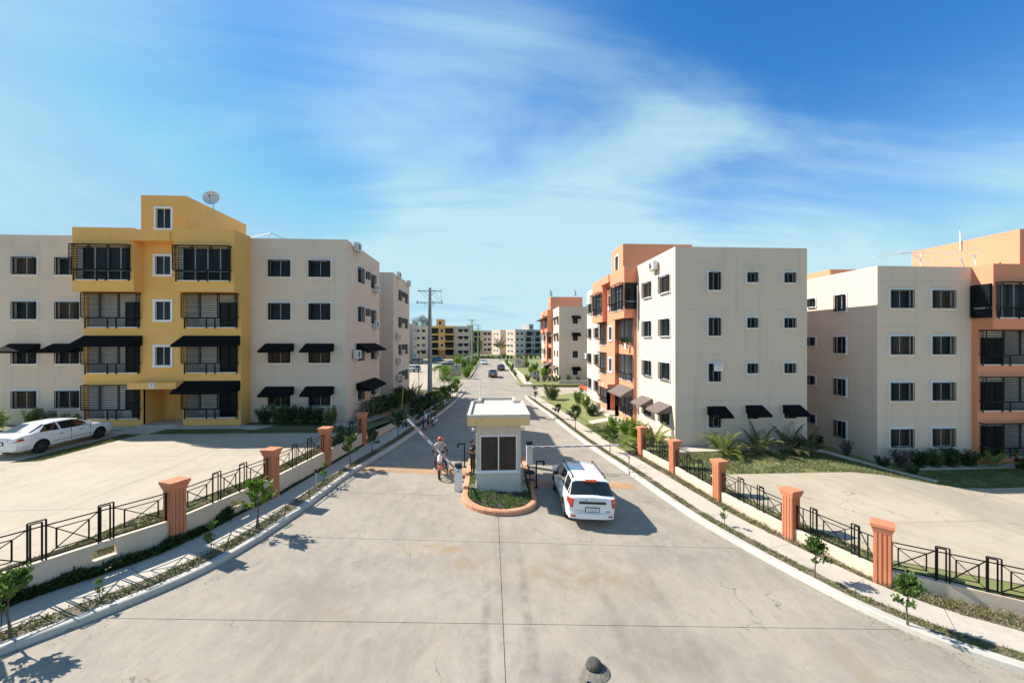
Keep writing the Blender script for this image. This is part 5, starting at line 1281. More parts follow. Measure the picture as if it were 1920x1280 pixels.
    # lamps
    for s_ in (-1, 1):
        mb = MB()
        if kind == 'suv':
            q = [(s_*hw*0.985, -h+0.34, 1.10), (s_*hw*1.008, -h+0.33, 0.80), (s_*hw*0.80, -h+0.02, 0.72), (s_*hw*0.70, -h+0.005, 0.92), (s_*hw*0.74, -h+0.03, 1.12)]
            o_ = [(s_*hw*0.90, -h+0.10, 1.13), (s_*hw*0.97, -h+0.06, 0.98), (s_*hw*0.955, -h+0.03, 0.78), (s_*hw*0.80, -h-0.02, 0.80), (s_*hw*0.79, -h-0.01, 1.04)]
            prof = [((s_*hw*0.76), 1.10), ((s_*hw*0.975), 1.13), ((s_*hw*1.005), 0.95), ((s_*hw*0.90), 0.78), ((s_*hw*0.80), 0.80)]
            bk = [(x, -h+0.30 if abs(x) > hw*0.93 else -h+0.12, z) for x, z in prof]; fr = [(x*0.995, -h+0.10 if abs(x) > hw*0.93 else -h-0.012, z) for x, z in prof]
        else:
            z0, z1 = (0.74, 0.90) if kind == 'sedan' else (0.72, 0.96)
            xi = 0.48 if kind == 'sedan' else 0.70
            prof = [(s_*hw*xi, z1-0.02), (s_*hw*0.96, z1), (s_*hw*0.975, z0+0.05), (s_*hw*0.80, z0), (s_*hw*xi, z0)]
            bk = [(x, -h+0.34 if abs(x) > hw*0.9 else -h+0.14, z) for x, z in prof]; fr = [(x*1.0, -h+0.13 if abs(x) > hw*0.9 else -h-0.004, z) for x, z in prof]
        m_ = len(prof)
        mb.quad(fr if s_ > 0 else fr[::-1])
        for k in range(m_): mb.quad([fr[k], fr[(k+1) % m_], bk[(k+1) % m_], bk[k]])
        mb.build('tail_lamp', TAIL, t)
        mb = MB(); zc_ = 0.70 if kind != 'suv' else 0.84
        mb.box(min(s_*hw*0.56, s_*hw*0.86), max(s_*hw*0.56, s_*hw*0.86), h-0.30, h-0.06, zc_-0.11, zc_+0.04); mb.build('headlight', HEADL, t)
        mb = MB(); ym = S_[10 if kind != 'hatch' else 8][0]-(0.52 if kind == 'sedan' else 0.35 if kind == 'suv' else 0.2); zz = S_[9][3]+0.06
        mb.box(min(s_*hw*0.95, s_*(hw+0.19)), max(s_*hw*0.95, s_*(hw+0.19)), ym-0.05, ym+0.07, zz, zz+0.14); mb.build('mirror', P if kind != 'suv' else BLACKP, t)
        for yd in ((-0.55, 0.45) if kind != 'hatch' else (0.1,)):
            mb = MB(); mb.box(min(s_*(hw-0.02), s_*(hw+0.03)), max(s_*(hw-0.02), s_*(hw+0.03)), yd-0.09, yd+0.09, 0.78, 0.81); mb.build('door_handle', CHROME if kind == 'sedan' else P, t)
    # door shut lines
    if lod == 0:
        zt_ = S_[7][3]
        for s_ in (-1, 1):
            mb = MB()
            for yd in (-0.05 if kind == 'sedan' else 0.02, 0.95 if kind == 'sedan' else 1.1):
                mb.box(min(s_*(hw-0.03), s_*(hw+0.0035)), max(s_*(hw-0.03), s_*(hw+0.0035)), yd-0.005, yd+0.005, 0.36, zt_-0.02)
            mb.box(min(s_*(hw-0.03), s_*(hw+0.006)), max(s_*(hw-0.03), s_*(hw+0.006)), wy[0]+wr+0.15, wy[1]-wr-0.15, 0.46, 0.475)
            mb.build('shut_line', UNDER, t)
    mb = MB(); mb.box(-0.28, 0.28, -h-0.028, -h+0.05, 0.62, 0.80); pl = mb.build('number_plate', BLACKP, t)
    mb = MB(); mb.box(-0.25, 0.25, -h-0.034, -h-0.028, 0.645, 0.775); mb.build('plate_face', WHITE, pl)
    if plate:
        me = text_mesh(plate, 0.10, 0.001); me.materials.append(BLUET); link('lettering', me, pl, (0, -h-0.036, 0.70), (PI/2, 0, 0))
    mb = MB(); mb.box(-hw*0.55, hw*0.55, h-0.02, h+0.01, 0.36, 0.52); mb.build('grille', BLACKP, t)
    return t, P
SUVW, P = car((3.93, 17.05, HR0(3.93, 17)-0.0), R(1.5), 'white minivan with dark tinted windows driving past the booth under the right barrier', (0.80, 0.80, 0.79), 'suv', 4.75, 1.92, 1.70, matname='white_pearl_paint', cat='minivan', name='minivan', plate='G278105')
h = 4.75/2
SUVW.rotation_euler = (0, math.atan(0.055), R(-1.0))
mb = MB(); mb.box(-0.52, 0.52, -h-0.035, -h+0.06, 0.93, 1.005); mb.build('garnish', BLACKP, SUVW)
mb = MB(); mb.tube([(0, -h-0.005, 1.065), (0, -h-0.012, 1.065)], 0.05, 16); mb.build('badge', CHROME, SUVW)
mb = MB(); mb.tube([(-0.26, -h+0.01, 1.065), (-0.26, -h-0.008, 1.065)], 0.022, 10); mb.build('lock', BLACKP, SUVW)
mb = MB(); mb.box(-0.22, 0.22, -h+0.36, -h+0.50, 1.625, 1.70); mb.build('brake_lamp', TAIL, SUVW)
me = text_mesh('PATHFINDER', 0.06, 0.002); me.materials.append(METALG); link('lettering', me, SUVW, (-0.50, -h-0.012, 0.66), (PI/2, 0, 0))
mb = MB(); mb.box(0.52, 0.72, -h-0.012, -h+0.03, 0.61, 0.68); q = mb.build('badge', METALG, SUVW)
me = text_mesh('4X4', 0.055, 0.002); me.materials.append(BLACKP); link('lettering', me, q, (0.62, -h-0.014, 0.645), (PI/2, 0, 0))
mb = MB()
b_ = [(x, y, z) for x, y, z in ((-0.93, -h+0.35, 0.42), (-0.86, -h+0.02, 0.42), (-0.5, -h-0.06, 0.42), (0.5, -h-0.06, 0.42), (0.86, -h+0.02, 0.42), (0.93, -h+0.35, 0.42))]
for i in range(5):
    a, c = b_[i], b_[i+1]; u = lambda p, z: (p[0], p[1], z)
    mb.quad([u(a, 0.36), u(c, 0.36), u(c, 0.56), u(a, 0.56)]); mb.quad([u(a, 0.56), u(c, 0.56), (c[0]*0.9, c[1]+0.10, 0.59), (a[0]*0.9, a[1]+0.10, 0.59)])
mb.build('bumper', P, SUVW, smooth=False)
for s_ in (-1, 1):
    mb = MB(); mb.bar((s_*0.66, -h+0.8, 1.715), (s_*0.66, -h+2.9, 1.715), 0.035)
    for y in (0.78, 1.8, 2.9): mb.box(s_*0.66-0.02, s_*0.66+0.02, -h+y, -h+y+0.06, 1.63, 1.71)
    mb.build('roof_rail', BLACKP, SUVW)
    mb = MB(); mb.box(s_*0.72-0.08, s_*0.72+0.08, -h-0.05, -h+0.02, 0.44, 0.49); mb.build('reflector', TAIL, SUVW)
sd, P = car((-23.60, 22.15, 1.375), 0, 'white four door sedan parked in front of the beige wing on the far left', (0.80, 0.80, 0.80), 'sedan', 4.85, 1.84, 1.43, matname='white_paint', rim=DALLOY, cat='car', plate='A541220')
sd, _ = car((0.45, 76.3, 0.0), R(-1), 'dark grey sedan driving away in the middle of the avenue', (0.085, 0.083, 0.078), 'sedan', 4.7, 1.82, 1.45, lod=1, name='moving_car')
sd, _ = car((2.55, 94.0, 0.0), R(-3), 'black sedan ahead of the grey one near the right kerb', (0.02, 0.02, 0.022), 'sedan', 4.7, 1.82, 1.45, lod=1, name='moving_car')
sd, _ = car((-2.0, 117.0, 0.05), R(176), 'white car coming down the far end of the avenue', (0.75, 0.75, 0.74), 'sedan', 4.6, 1.8, 1.45, lod=1, name='moving_car', matname='white_paint')
pg = 'cars in the far left car park'
car((-17.6, 87.0, 0.22), R(60), 'pale blue hatchback parked at the end of the beige wall', (0.25, 0.33, 0.40), 'hatch', 4.0, 1.72, 1.5, lod=1, group=pg)
car((-20.0, 83.0, 0.22), R(70), 'dark car parked in front of the pale blue hatchback', (0.03, 0.035, 0.045), 'hatch', 4.1, 1.74, 1.48, lod=1, group=pg)
car((-22.5, 117.0, 0.22), R(90), 'grey four wheel drive parked behind the first utility pole', (0.11, 0.12, 0.13), 'suv', 4.7, 1.85, 1.75, lod=1, group=pg)
car((-18.3, 131.0, 0.22), R(85), 'blue four wheel drive parked just right of the first utility pole', (0.08, 0.15, 0.26), 'suv', 4.7, 1.85, 1.75, lod=1, group=pg)
car((-10.6, 93.5, 0.22), R(88), 'black pickup like car behind the sloping wall and green shrubs', (0.012, 0.012, 0.013), 'suv', 4.9, 1.85, 1.75, lod=1, group=pg)
car((-9.0, 85.5, 0.22), R(86), 'black sedan nearest the sloping wall', (0.015, 0.015, 0.016), 'sedan', 4.7, 1.82, 1.45, lod=1, group=pg)
car((-11.4, 110.5, 0.22), R(80), 'white car with red tail behind the second shrub group', (0.6, 0.6, 0.6), 'hatch', 4.1, 1.75, 1.5, lod=1, group=pg)
car((-26.5, 96.0, 0.22), R(90), 'silver car half hidden by the beige wall in the far car park', (0.35, 0.36, 0.37), 'sedan', 4.6, 1.8, 1.45, lod=1, group=pg)
car((13.9, 52.6, -0.1), R(20), 'orange red hatchback parked behind the cream corner of the near orange block', (0.55, 0.10, 0.025), 'hatch', 4.0, 1.72, 1.5, lod=1)

# ------------------------------------------------------------------ people
SKIN_D = mat('dark_skin', (0.10, 0.05, 0.03), 0.55); SKIN_M = mat('brown_skin', (0.25, 0.13, 0.08), 0.55)
BLKC = mat('black_cloth', (0.014, 0.014, 0.016), 0.85, var=0.3, vscale=12); GRYC = mat('pale_grey_cloth', (0.50, 0.48, 0.45), 0.9, var=0.15, vscale=10)
NVYC = mat('dark_navy_shorts', (0.015, 0.02, 0.035), 0.9); DKTR = mat('dark_trousers', (0.035, 0.03, 0.026), 0.9, var=0.3, vscale=12); WSHOE = mat('white_shoes', (0.7, 0.68, 0.64), 0.7); BSHOE = mat('black_shoes', (0.012, 0.012, 0.012), 0.4)
BLUC = mat('blue_cloth', (0.02, 0.08, 0.30), 0.9); HATC = mat('olive_grey_canvas', (0.20, 0.18, 0.145), 0.9, var=0.35, vscale=14, bump=1.0, bscale=22); HAIRM = mat('black_hair', (0.01, 0.009, 0.008), 0.6)
def person(loc, rz, J, mats, label, scale=1.0):
    """J: joints {name:(pos, radius)}; one skinned surface, materials by nearest limb"""
    t = empty('person', loc, rz, label, 'person'); t.scale = (scale,)*3
    chain = [('pelvis', 'belly', 1), ('belly', 'chest', 0), ('chest', 'neck', 0), ('neck', 'jaw', 2), ('jaw', 'head', 2), ('head', 'crown', 2)]
    for s_ in 'LR':
        chain += [('chest', 'sh'+s_, 0), ('sh'+s_, 'up'+s_, 0), ('up'+s_, 'el'+s_, 2), ('el'+s_, 'wr'+s_, 2), ('wr'+s_, 'hd'+s_, 2), ('pelvis', 'hip'+s_, 1), ('hip'+s_, 'kn'+s_, 1), ('kn'+s_, 'an'+s_, mats.get('shin', 1)), ('an'+s_, 'hl'+s_, 3), ('hl'+s_, 'to'+s_, 3)]
    names = list(J); bm = bmesh.new(); sl = bm.verts.layers.skin.verify(); vs_ = {}
    for n_ in names:
        v = bm.verts.new(J[n_][0]); vs_[n_] = v; r_ = J[n_][1]; v[sl].radius = (r_, r_*0.92) if not isinstance(r_, tuple) else r_
        v[sl].use_root = n_ == 'pelvis'
    for a, b, _ in chain: bm.edges.new((vs_[a], vs_[b]))
    me = bpy.data.meshes.new('skel'); bm.to_mesh(me); bm.free(); o = link('skel', me)
    o.modifiers.new('s', 'SKIN').use_smooth_shade = True; m2 = o.modifiers.new('u', 'SUBSURF'); m2.levels = 2; m2.render_levels = 2
    dg = bpy.context.evaluated_depsgraph_get(); me2 = bpy.data.meshes.new_from_object(o.evaluated_get(dg)); bpy.data.objects.remove(o); me2.name = 'body'
    for x in (mats['top'], mats['legs'], mats['skin'], mats['shoes']): me2.materials.append(x)
    segs = [(Vector(J[a][0]), Vector(J[b][0]), m_, J[a][1], J[b][1]) for a, b, m_ in chain]
    for f in me2.polygons:
        c = f.center; best = (9, 0)
        for a, b, m_, ra, rb in segs:
            ab = b-a; tt = max(0, min(1, (c-a).dot(ab)/max(1e-9, ab.length_squared))); d = (a+ab*tt-c).length-lerp(ra, rb, tt)
            if d < best[0]: best = (d, m_)
        f.material_index = best[1]; f.use_smooth = True
    body = link('body', me2, t)
    # fingers and thumb
    for s_ in 'LR':
        h_ = Vector(J['hd'+s_][0]); w_ = Vector(J['wr'+s_][0]); d = (h_-w_).normalized(); sd = d.cross(Vector((0, 0, 1)));
        sd = sd.normalized() if sd.length > 0.1 else Vector((1, 0, 0)); nn = d.cross(sd)
        mb = MB()
        for k, ln in enumerate((0.058, 0.070, 0.066, 0.052)):
            p = h_+d*0.012+sd*(k-1.5)*0.019; mb.tube([p, p+d*ln*0.6+nn*0.006, p+d*ln*0.85+nn*0.03], [0.0095, 0.009, 0.007], 6)
        p = w_+d*0.03+sd*0.026; mb.tube([p, p+sd*0.03+d*0.02, p+sd*0.035+d*0.05], [0.011, 0.010, 0.008], 6)
        mb.build('fingers', mats['skin'], body, smooth=True)
    return t
def head_bits(t, hp, yaw, pitch, skin, hair=None, r=0.1):
    M = Matrix.Translation(hp) @ Matrix.Rotation(yaw, 4, 'Z') @ Matrix.Rotation(pitch, 4, 'X')
    mb = MB(); mb.lathe([(0.001, -0.035), (0.016, -0.03), (0.014, 0.0), (0.008, 0.03), (0.001, 0.04)], (0, -r*0.98, -0.005), 8, 0, M)
    for s_ in (-1, 1): mb.lathe([(0.001, -0.03), (0.012, -0.02), (0.016, 0.01), (0.001, 0.03)], (s_*r*0.93, 0.01, 0), 8, 0, M)
    mb.build('face', skin, t, smooth=True)
    mb = MB()
    for s_ in (-1, 1): mb.box(s_*0.035-0.013, s_*0.035+0.013, -r*0.99, -r*0.90, 0.022, 0.032, 0, M)
    mb.box(-0.022, 0.022, -r*0.97, -r*0.88, -0.062, -0.055, 0, M); mb.build('eyes_and_mouth', HAIRM, t)
    if hair:
        mb = MB(); P = []
        for k in range(8):
            a = PI/2*k/7; P.append((r*1.04*math.cos(a)+0.001, 0.015+r*1.12*math.sin(a)))
        mb.lathe(P, (0, 0.012, 0.01), 20, 0, M); mb.build('hair', hair, t, smooth=True)
def JJ(**k): return k
HB = dict(pelvis=((0, 0, .96), .135), belly=((0, -.01, 1.13), .135), chest=((0, 0, 1.32), .15), neck=((0, 0, 1.475), .058), jaw=((0, -.02, 1.55), .07), head=((0, -.015, 1.63), .098), crown=((0, 0, 1.71), .07),
          shL=((.17, 0, 1.41), .07), shR=((-.17, 0, 1.41), .07), upL=((.21, 0, 1.30), .06), upR=((-.21, 0, 1.30), .06), elL=((.24, .02, 1.12), .042), elR=((-.24, .02, 1.12), .042), wrL=((.25, -.03, .90), .03), wrR=((-.25, -.03, .90), .03), hdL=((.25, -.05, .82), .03), hdR=((-.25, -.05, .82), .03),
          hipL=((.095, 0, .88), .10), hipR=((-.095, 0, .88), .10), knL=((.11, -.01, .49), .065), knR=((-.11, -.01, .49), .065), anL=((.12, .01, .11), .042), anR=((-.12, .01, .11), .042), hlL=((.12, .02, .05), .045), hlR=((-.12, .02, .05), .045), toL=((.14, -.16, .035), .036), toR=((-.14, -.16, .035), .036))
G = dict(HB); G.update(belly=((0, -.05, 1.13), .165), chest=((0, .0, 1.33), .165), neck=((0, -.02, 1.475), .065), jaw=((0, -.065, 1.54), .07), head=((0, -.06, 1.62), .10), crown=((0, -.03, 1.70), .075),
       elL=((.22, .0, 1.12), .048), elR=((-.22, .0, 1.12), .048), wrL=((.09, -.22, 1.13), .03), wrR=((-.09, -.22, 1.13), .03), hdL=((.05, -.28, 1.16), .032), hdR=((-.05, -.28, 1.16), .032))
g = person((-0.92, 19.75, 0.24), R(-55), G, dict(top=BLKC, legs=DKTR, skin=SKIN_M, shoes=BSHOE), 'guard in black polo and dark trousers looking down at his hands beside the booth', 1.0)
head_bits(g, (0, -.06, 1.625), 0, R(25), SKIN_M, HAIRM)
mb = MB(); mb.box(-0.035, 0.035, -0.34, -0.325, 1.10, 1.22); mb.build('phone', BLACKP, None); ph = bpy.context.scene.collection.objects['phone']; ph.location = (-0.92, 19.75, 0.24); ph.rotation_euler = (0, 0, R(-55)); tag(ph, 'small dark phone in the hands of the guard', 'phone')
mb = MB(); mb.tube([(-0.05+0.0, -0.205, 1.36), (0.0, -0.2, 1.36)], 0.01, 6); 
mb = MB(); mb.box(0.055, 0.105, -0.19, -0.155, 1.33, 1.36); mb.build('shirt_logo', WHITE, g)
mb = MB(); mb.lathe([(0.150, 0.93), (0.155, 0.95), (0.150, 0.97)], (0, -0.01, 0), 20); mb.build('belt', BSHOE, g)
# rider, astride the red and white motorcycle
RD = dict(HB); RD.update(pelvis=((0, .20, .93), .13), belly=((0, .16, 1.10), .13), chest=((0, .10, 1.30), .155), neck=((.01, .06, 1.455), .055), jaw=((.01, .03, 1.53), .07), head=((.01, .03, 1.60), .095), crown=((.01, .05, 1.68), .07),
       shL=((.18, .09, 1.39), .072), shR=((-.18, .09, 1.39), .072), upL=((.23, .06, 1.28), .062), upR=((-.24, .05, 1.28), .062), elL=((.30, .0, 1.12), .042), elR=((-.31, .0, 1.12), .042), wrL=((.32, -.16, 1.03), .03), wrR=((-.33, -.18, 1.06), .03), hdL=((.31, -.24, 1.04), .032), hdR=((-.33, -.26, 1.06), .032),
       hipL=((.11, .18, .86), .105), hipR=((-.11, .18, .86), .105), knL=((.25, -.02, .55), .068), knR=((-.24, -.06, .62), .068), anL=((.36, -.02, .12), .042), anR=((-.25, .05, .30), .042), hlL=((.37, -.0, .05), .045), hlR=((-.25, .07, .24), .045), toL=((.40, -.19, .036), .038), toR=((-.28, -.12, .22), .038))
rr = person((-2.62, 20.1, 0.14), R(6), RD, dict(top=GRYC, legs=NVYC, skin=SKIN_D, shoes=WSHOE, shin=2), 'rider in pale grey t shirt, navy shorts and red helmet astride the motorcycle', 1.10)
head_bits(rr, (.01, .03, 1.60), 0, R(6), SKIN_D)
REDH = mat('orange_red_helmet', (0.50, 0.09, 0.025), 0.25, coat=0.6)
mb = MB(); M = Matrix.Translation((.01, .04, 1.62)) @ Matrix.Rotation(R(4), 4, 'X')
P = [(0.138*math.cos(PI/2*k/9)+0.001, -0.03+0.16*math.sin(PI/2*k/9)) for k in range(10)]
mb.lathe([(0.13, -0.09)]+P, (0, 0, 0), 24, 0, M); mb.build('helmet', REDH, rr, smooth=True)
mb = MB(); mb.box(-0.085, 0.085, -0.165, -0.12, -0.11, -0.055, 0, M); mb.build('chin_guard', WHITE, rr)
mb = MB(); mb.box(-0.095, 0.095, -0.152, -0.10, -0.045, 0.02, 0, M); mb.build('visor', BLACKP, rr)
mb = MB(); mb.tube([(0.13, -0.03, 1.42), (0.05, -0.075, 1.30), (-0.06, -0.06, 1.12), (-0.12, 0.05, 1.02)], 0.018, 6); mb.build('strap', BLKC, rr)
# person under the camera with sun hat
HT = dict(HB); HP = person((1.72, 6.32, -0.10), R(35), HT, dict(top=BLUC, legs=DKTR, skin=SKIN_M, shoes=BSHOE), 'person in olive grey sun hat with neck flap standing close below the camera', 1.0)
head_bits(HP, (0, -.015, 1.63), 0, 0, SKIN_M, HAIRM)
mb = MB(); P = [(0.001, 1.800), (0.045, 1.797), (0.085, 1.785), (0.115, 1.760), (0.130, 1.725), (0.132, 1.675)]; mb.lathe(P[::-1], (0, 0, 0), 28)
hat = mb.build('hat_crown', mat('dark_hat_canvas', (0.10, 0.092, 0.078), 0.9, var=0.5, vscale=16, bump=1.0, bscale=22), HP, smooth=True)
for v in hat.data.vertices:
    n_ = noise.noise(Vector(v.co)*22)*0.010; v.co.x += n_; v.co.y += n_*0.7; v.co.z += noise.noise(Vector(v.co)*14+Vector((5, 0, 0)))*0.008
mb = MB(); mb.lathe([(0.1335, 1.668), (0.1345, 1.69), (0.1325, 1.70)], (0, 0, 0), 28); mb.build('hat_band', BLACKP, hat)
mb = MB(); n_ = 28; b = 0
for k in range(n_+1):                                    # front brim, wide and dipping
    a = PI+R(-18)+(PI+R(36))*k/n_; c, s_ = math.cos(a), math.sin(a); fr = max(0, -s_)
    mb.v += [(0.122*c, 0.122*s_, 1.685), ((0.16+0.08*fr)*c, (0.16+0.10*fr)*s_, 1.675-0.01*(1-fr)), ((0.20+0.04*fr)*c*1.15, (0.185+0.115*fr)*s_, 1.655-0.035*(abs(c)))]
for k in range(n_):
    for j in range(2): mb.f.append((k*3+j, k*3+3+j, k*3+4+j, k*3+1+j)); mb.m.append(0)
mb.build('hat_brim', HATC, hat, smooth=True)
mb = MB()
for k in range(17):                                      # neck flap
    a = R(-5)+R(190)*k/16; c, s_ = math.cos(a), math.sin(a); wv = 0.014*math.sin(k*1.7)
    mb.v += [(0.124*c, 0.124*s_, 1.70), ((0.165+wv)*c, (0.17+wv)*s_, 1.62), ((0.215+wv)*c, (0.24+wv)*s_, 1.50), ((0.225+wv*1.5)*c, (0.26+wv)*s_, 1.42)]
for k in range(16):
    for j in range(3): mb.f.append((k*4+j, k*4+4+j, k*4+5+j, k*4+1+j)); mb.m.append(0)
mb.build('neck_flap', HATC, hat, smooth=True)
fp = person((5.35, 92.5, 0.1), R(20), HB, dict(top=BLUC, legs=NVYC, skin=SKIN_D, shoes=BSHOE), 'tiny distant person in blue on the right kerb near the black sedan', 1.0)
head_bits(fp, (0, -.015, 1.63), 0, 0, SKIN_D, HAIRM)

# ------------------------------------------------------------------ motorcycles (front looks at -y)
def motorcycle(loc, rz, label, c1, c2, scale=1.1, lean=0.0, n1='cowl_white', n2='panel'):
    t = empty('motorcycle', loc, 0, label, 'motorcycle'); t.rotation_euler = (0, lean, rz); t.scale = (scale,)*3
    A = mat(n1, c1, 0.25, coat=0.5); B = mat(n2, c2, 0.25, coat=0.5)
    for y in (-0.63, 0.62):
        M = Matrix.Translation((0, y, 0.29)) @ Matrix.Rotation(PI/2, 4, 'Y')
        mb = MB(); mb.lathe([(0.235, -0.03), (0.27, -0.045), (0.29, -0.02), (0.29, 0.02), (0.27, 0.045), (0.235, 0.03)], n=32, M=M); w_ = mb.build('wheel', RUB, t)
        mb = MB(); mb.lathe([(0.235, -0.03), (0.222, -0.02), (0.222, 0.02), (0.235, 0.03)], n=32, M=M)
        for k in range(14):
            a = 2*PI*k/14; mb.bar(M @ Vector((0, 0, 0.02)), M @ Vector((0.225*math.cos(a), 0.225*math.sin(a), 0)), 0.006)
        mb.tube([M @ Vector((0, 0, -0.05)), M @ Vector((0, 0, 0.05))], 0.035, 12); mb.build('rim', METALG, w_)
    mb = MB()
    for s_ in (-1, 1): mb.tube([(s_*0.075, -0.63, 0.29), (s_*0.075, -0.50, 0.62), (s_*0.07, -0.42, 0.88)], 0.02, 8)
    mb.build('fork', METALG, t)
    mb = MB(); mb.tube([(0.36, -0.22, 0.99), (0.22, -0.30, 1.01), (0.08, -0.38, 0.93), (-0.08, -0.38, 0.93), (-0.22, -0.30, 1.01), (-0.36, -0.22, 0.99)], 0.014, 8)
    hb = mb.build('handlebar', METALG, t)
    for s_ in (-1, 1):
        mb = MB(); mb.tube([(s_*0.26, -0.27, 1.0), (s_*0.37, -0.215, 0.99)], 0.02, 8); mb.build('grip', BLACKP, hb)
        mb = MB(); mb.tube([(s_*0.24, -0.30, 1.01), (s_*0.30, -0.28, 1.14)], 0.007, 6); mb.lathe([(0.001, -0.01), (0.05, -0.008), (0.05, 0.008), (0.001, 0.01)], (0, 0, 0), 14, 0, Matrix.Translation((s_*0.32, -0.28, 1.16)) @ Matrix.Rotation(PI/2, 4, 'X')); mb.build('mirror', BLACKP, hb)
    # nose cowl with lamp: sculpted wedge
    def hull(name, rings, m, nseg=14):
        mb = MB(); b = 0
        for (y, z, rx, rz_) in rings:
            for k in range(nseg):
                a = 2*PI*k/nseg; mb.v.append((rx*math.cos(a), y, z+rz_*math.sin(a)))
        for i in range(len(rings)-1):
            for k in range(nseg): mb.f.append((i*nseg+k, i*nseg+(k+1) % nseg, (i+1)*nseg+(k+1) % nseg, (i+1)*nseg+k)); mb.m.append(0)
        mb.f.append(tuple(range(nseg))); mb.m.append(0); mb.f.append(tuple((len(rings)-1)*nseg+k for k in range(nseg))); mb.m.append(0)
        return mb.build(name, m, t, smooth=True)
    hull('cowl', [(-0.60, 0.80, 0.03, 0.05), (-0.57, 0.82, 0.085, 0.13), (-0.50, 0.86, 0.115, 0.17), (-0.42, 0.90, 0.10, 0.16), (-0.38, 0.92, 0.06, 0.09)], A)
    mb = MB(); mb.lathe([(0.001, -0.02), (0.06, -0.012), (0.065, 0.02)], (0, 0, 0), 16, 0, Matrix.Translation((0, -0.595, 0.76)) @ Matrix.Rotation(-PI/2, 4, 'X')); mb.build('headlight', HEADL, t)
    for s_ in (-1, 1):
        mb = MB(); mb.lathe([(0.001, -0.03), (0.025, -0.02), (0.025, 0.02), (0.001, 0.03)], (0, 0, 0), 10, 0, Matrix.Translation((s_*0.19, -0.46, 0.78)) @ Matrix.Rotation(PI/2, 4, 'X')); mb.tube([(s_*0.07, -0.45, 0.78), (s_*0.18, -0.46, 0.78)], 0.008, 6); mb.build('indicator', TAIL, t)
    mb = MB(); pts = []
    for k in range(9):
        a = R(35)+R(110)*k/8; pts.append((math.cos(a)*0.325, math.sin(a)*0.325))
    for i in range(8):
        (y0, z0), (y1, z1) = pts[i], pts[i+1]
        mb.quad([(-0.065, -0.63+y0, 0.29+z0), (0.065, -0.63+y0, 0.29+z0), (0.065, -0.63+y1, 0.29+z1), (-0.065, -0.63+y1, 0.29+z1)])
        for s_ in (-1, 1): mb.quad([(s_*0.065, -0.63+y0, 0.29+z0), (s_*0.065, -0.63+y1, 0.29+z1), (s_*0.06, -0.63+y1*0.9, 0.29+z1*0.9), (s_*0.06, -0.63+y0*0.9, 0.29+z0*0.9)])
    mb.build('front_fender', B, t)
    hull('tank', [(-0.30, 0.78, 0.05, 0.05), (-0.24, 0.80, 0.12, 0.10), (-0.08, 0.80, 0.14, 0.11), (0.08, 0.76, 0.10, 0.07), (0.12, 0.74, 0.05, 0.03)], B)
    for s_ in (-1, 1):
        mb = MB(); mb.quad([(s_*0.15, -0.40, 0.78), (s_*0.17, -0.12, 0.72), (s_*0.16, -0.10, 0.45), (s_*0.17, -0.30, 0.48)]); mb.quad([(s_*0.12, -0.40, 0.78), (s_*0.14, -0.12, 0.72), (s_*0.13, -0.10, 0.45), (s_*0.14, -0.30, 0.48)]); mb.build('side_cowl', B if s_ > 0 else B, t)
        mb = MB(); mb.box(min(s_*0.10, s_*0.12), max(s_*0.10, s_*0.12), 0.15, 0.48, 0.52, 0.68); mb.build('side_panel', A, t)
    hull('seat', [(0.08, 0.77, 0.07, 0.03), (0.14, 0.78, 0.11, 0.04), (0.45, 0.79, 0.12, 0.045), (0.68, 0.82, 0.10, 0.04), (0.74, 0.83, 0.05, 0.02)], BLACKP)
    mb = MB(); mb.box(-0.11, 0.11, -0.2, 0.14, 0.28, 0.52); mb.tube([(0, -0.05, 0.5), (0, -0.12, 0.68)], 0.07, 12); mb.box(-0.15, 0.15, -0.06, 0.08, 0.30, 0.40); mb.build('engine', mat('engine_metal', (0.08, 0.08, 0.085), 0.5, metal=0.6), t)
    mb = MB(); mb.tube([(0, -0.38, 0.85), (0, -0.15, 0.62), (0, 0.1, 0.55), (0, 0.45, 0.68), (0, 0.72, 0.72)], 0.022, 8); mb.tube([(0, 0.05, 0.35), (0.06, 0.62, 0.29)], 0.02, 8); mb.tube([(0, 0.05, 0.35), (-0.06, 0.62, 0.29)], 0.02, 8); mb.build('frame', BLACKP, t)
    mb = MB(); mb.tube([(0.08, -0.22, 0.45), (0.13, -0.2, 0.27), (0.14, 0.2, 0.27), (0.15, 0.4, 0.34), (0.15, 0.85, 0.42)], [0.018, 0.018, 0.02, 0.04, 0.045], 10); mb.build('exhaust', CHROME, t)
    mb = MB(); mb.box(-0.06, 0.06, 0.62, 0.92, 0.66, 0.70); mb.box(-0.07, 0.07, 0.88, 0.94, 0.70, 0.78); mb.build('tail', B, t)
    mb = MB()
    for s_ in (-1, 1): mb.tube([(s_*0.1, 0.0, 0.28), (s_*0.24, 0.0, 0.28)], 0.014, 6)
    mb.build('foot_peg', BLACKP, t)
    mb = MB(); mb.tube([(-0.08, 0.1, 0.28), (-0.22, 0.16, 0.0)], 0.012, 6); mb.build('side_stand', METALG, t)
motorcycle((-2.60, 20.02, 0.14), R(4), 'red and white motorcycle waiting at the raised left barrier with its rider', (0.72, 0.71, 0.69), (0.48, 0.085, 0.02), 1.12)
motorcycle((-4.72, 30.35, 0.26), R(-20), 'blue and white motorcycle parked by the left kerb under the street trees', (0.60, 0.68, 0.80), (0.02, 0.03, 0.06), 1.12, R(-7), 'cowl_pale_blue', 'panel_dark')

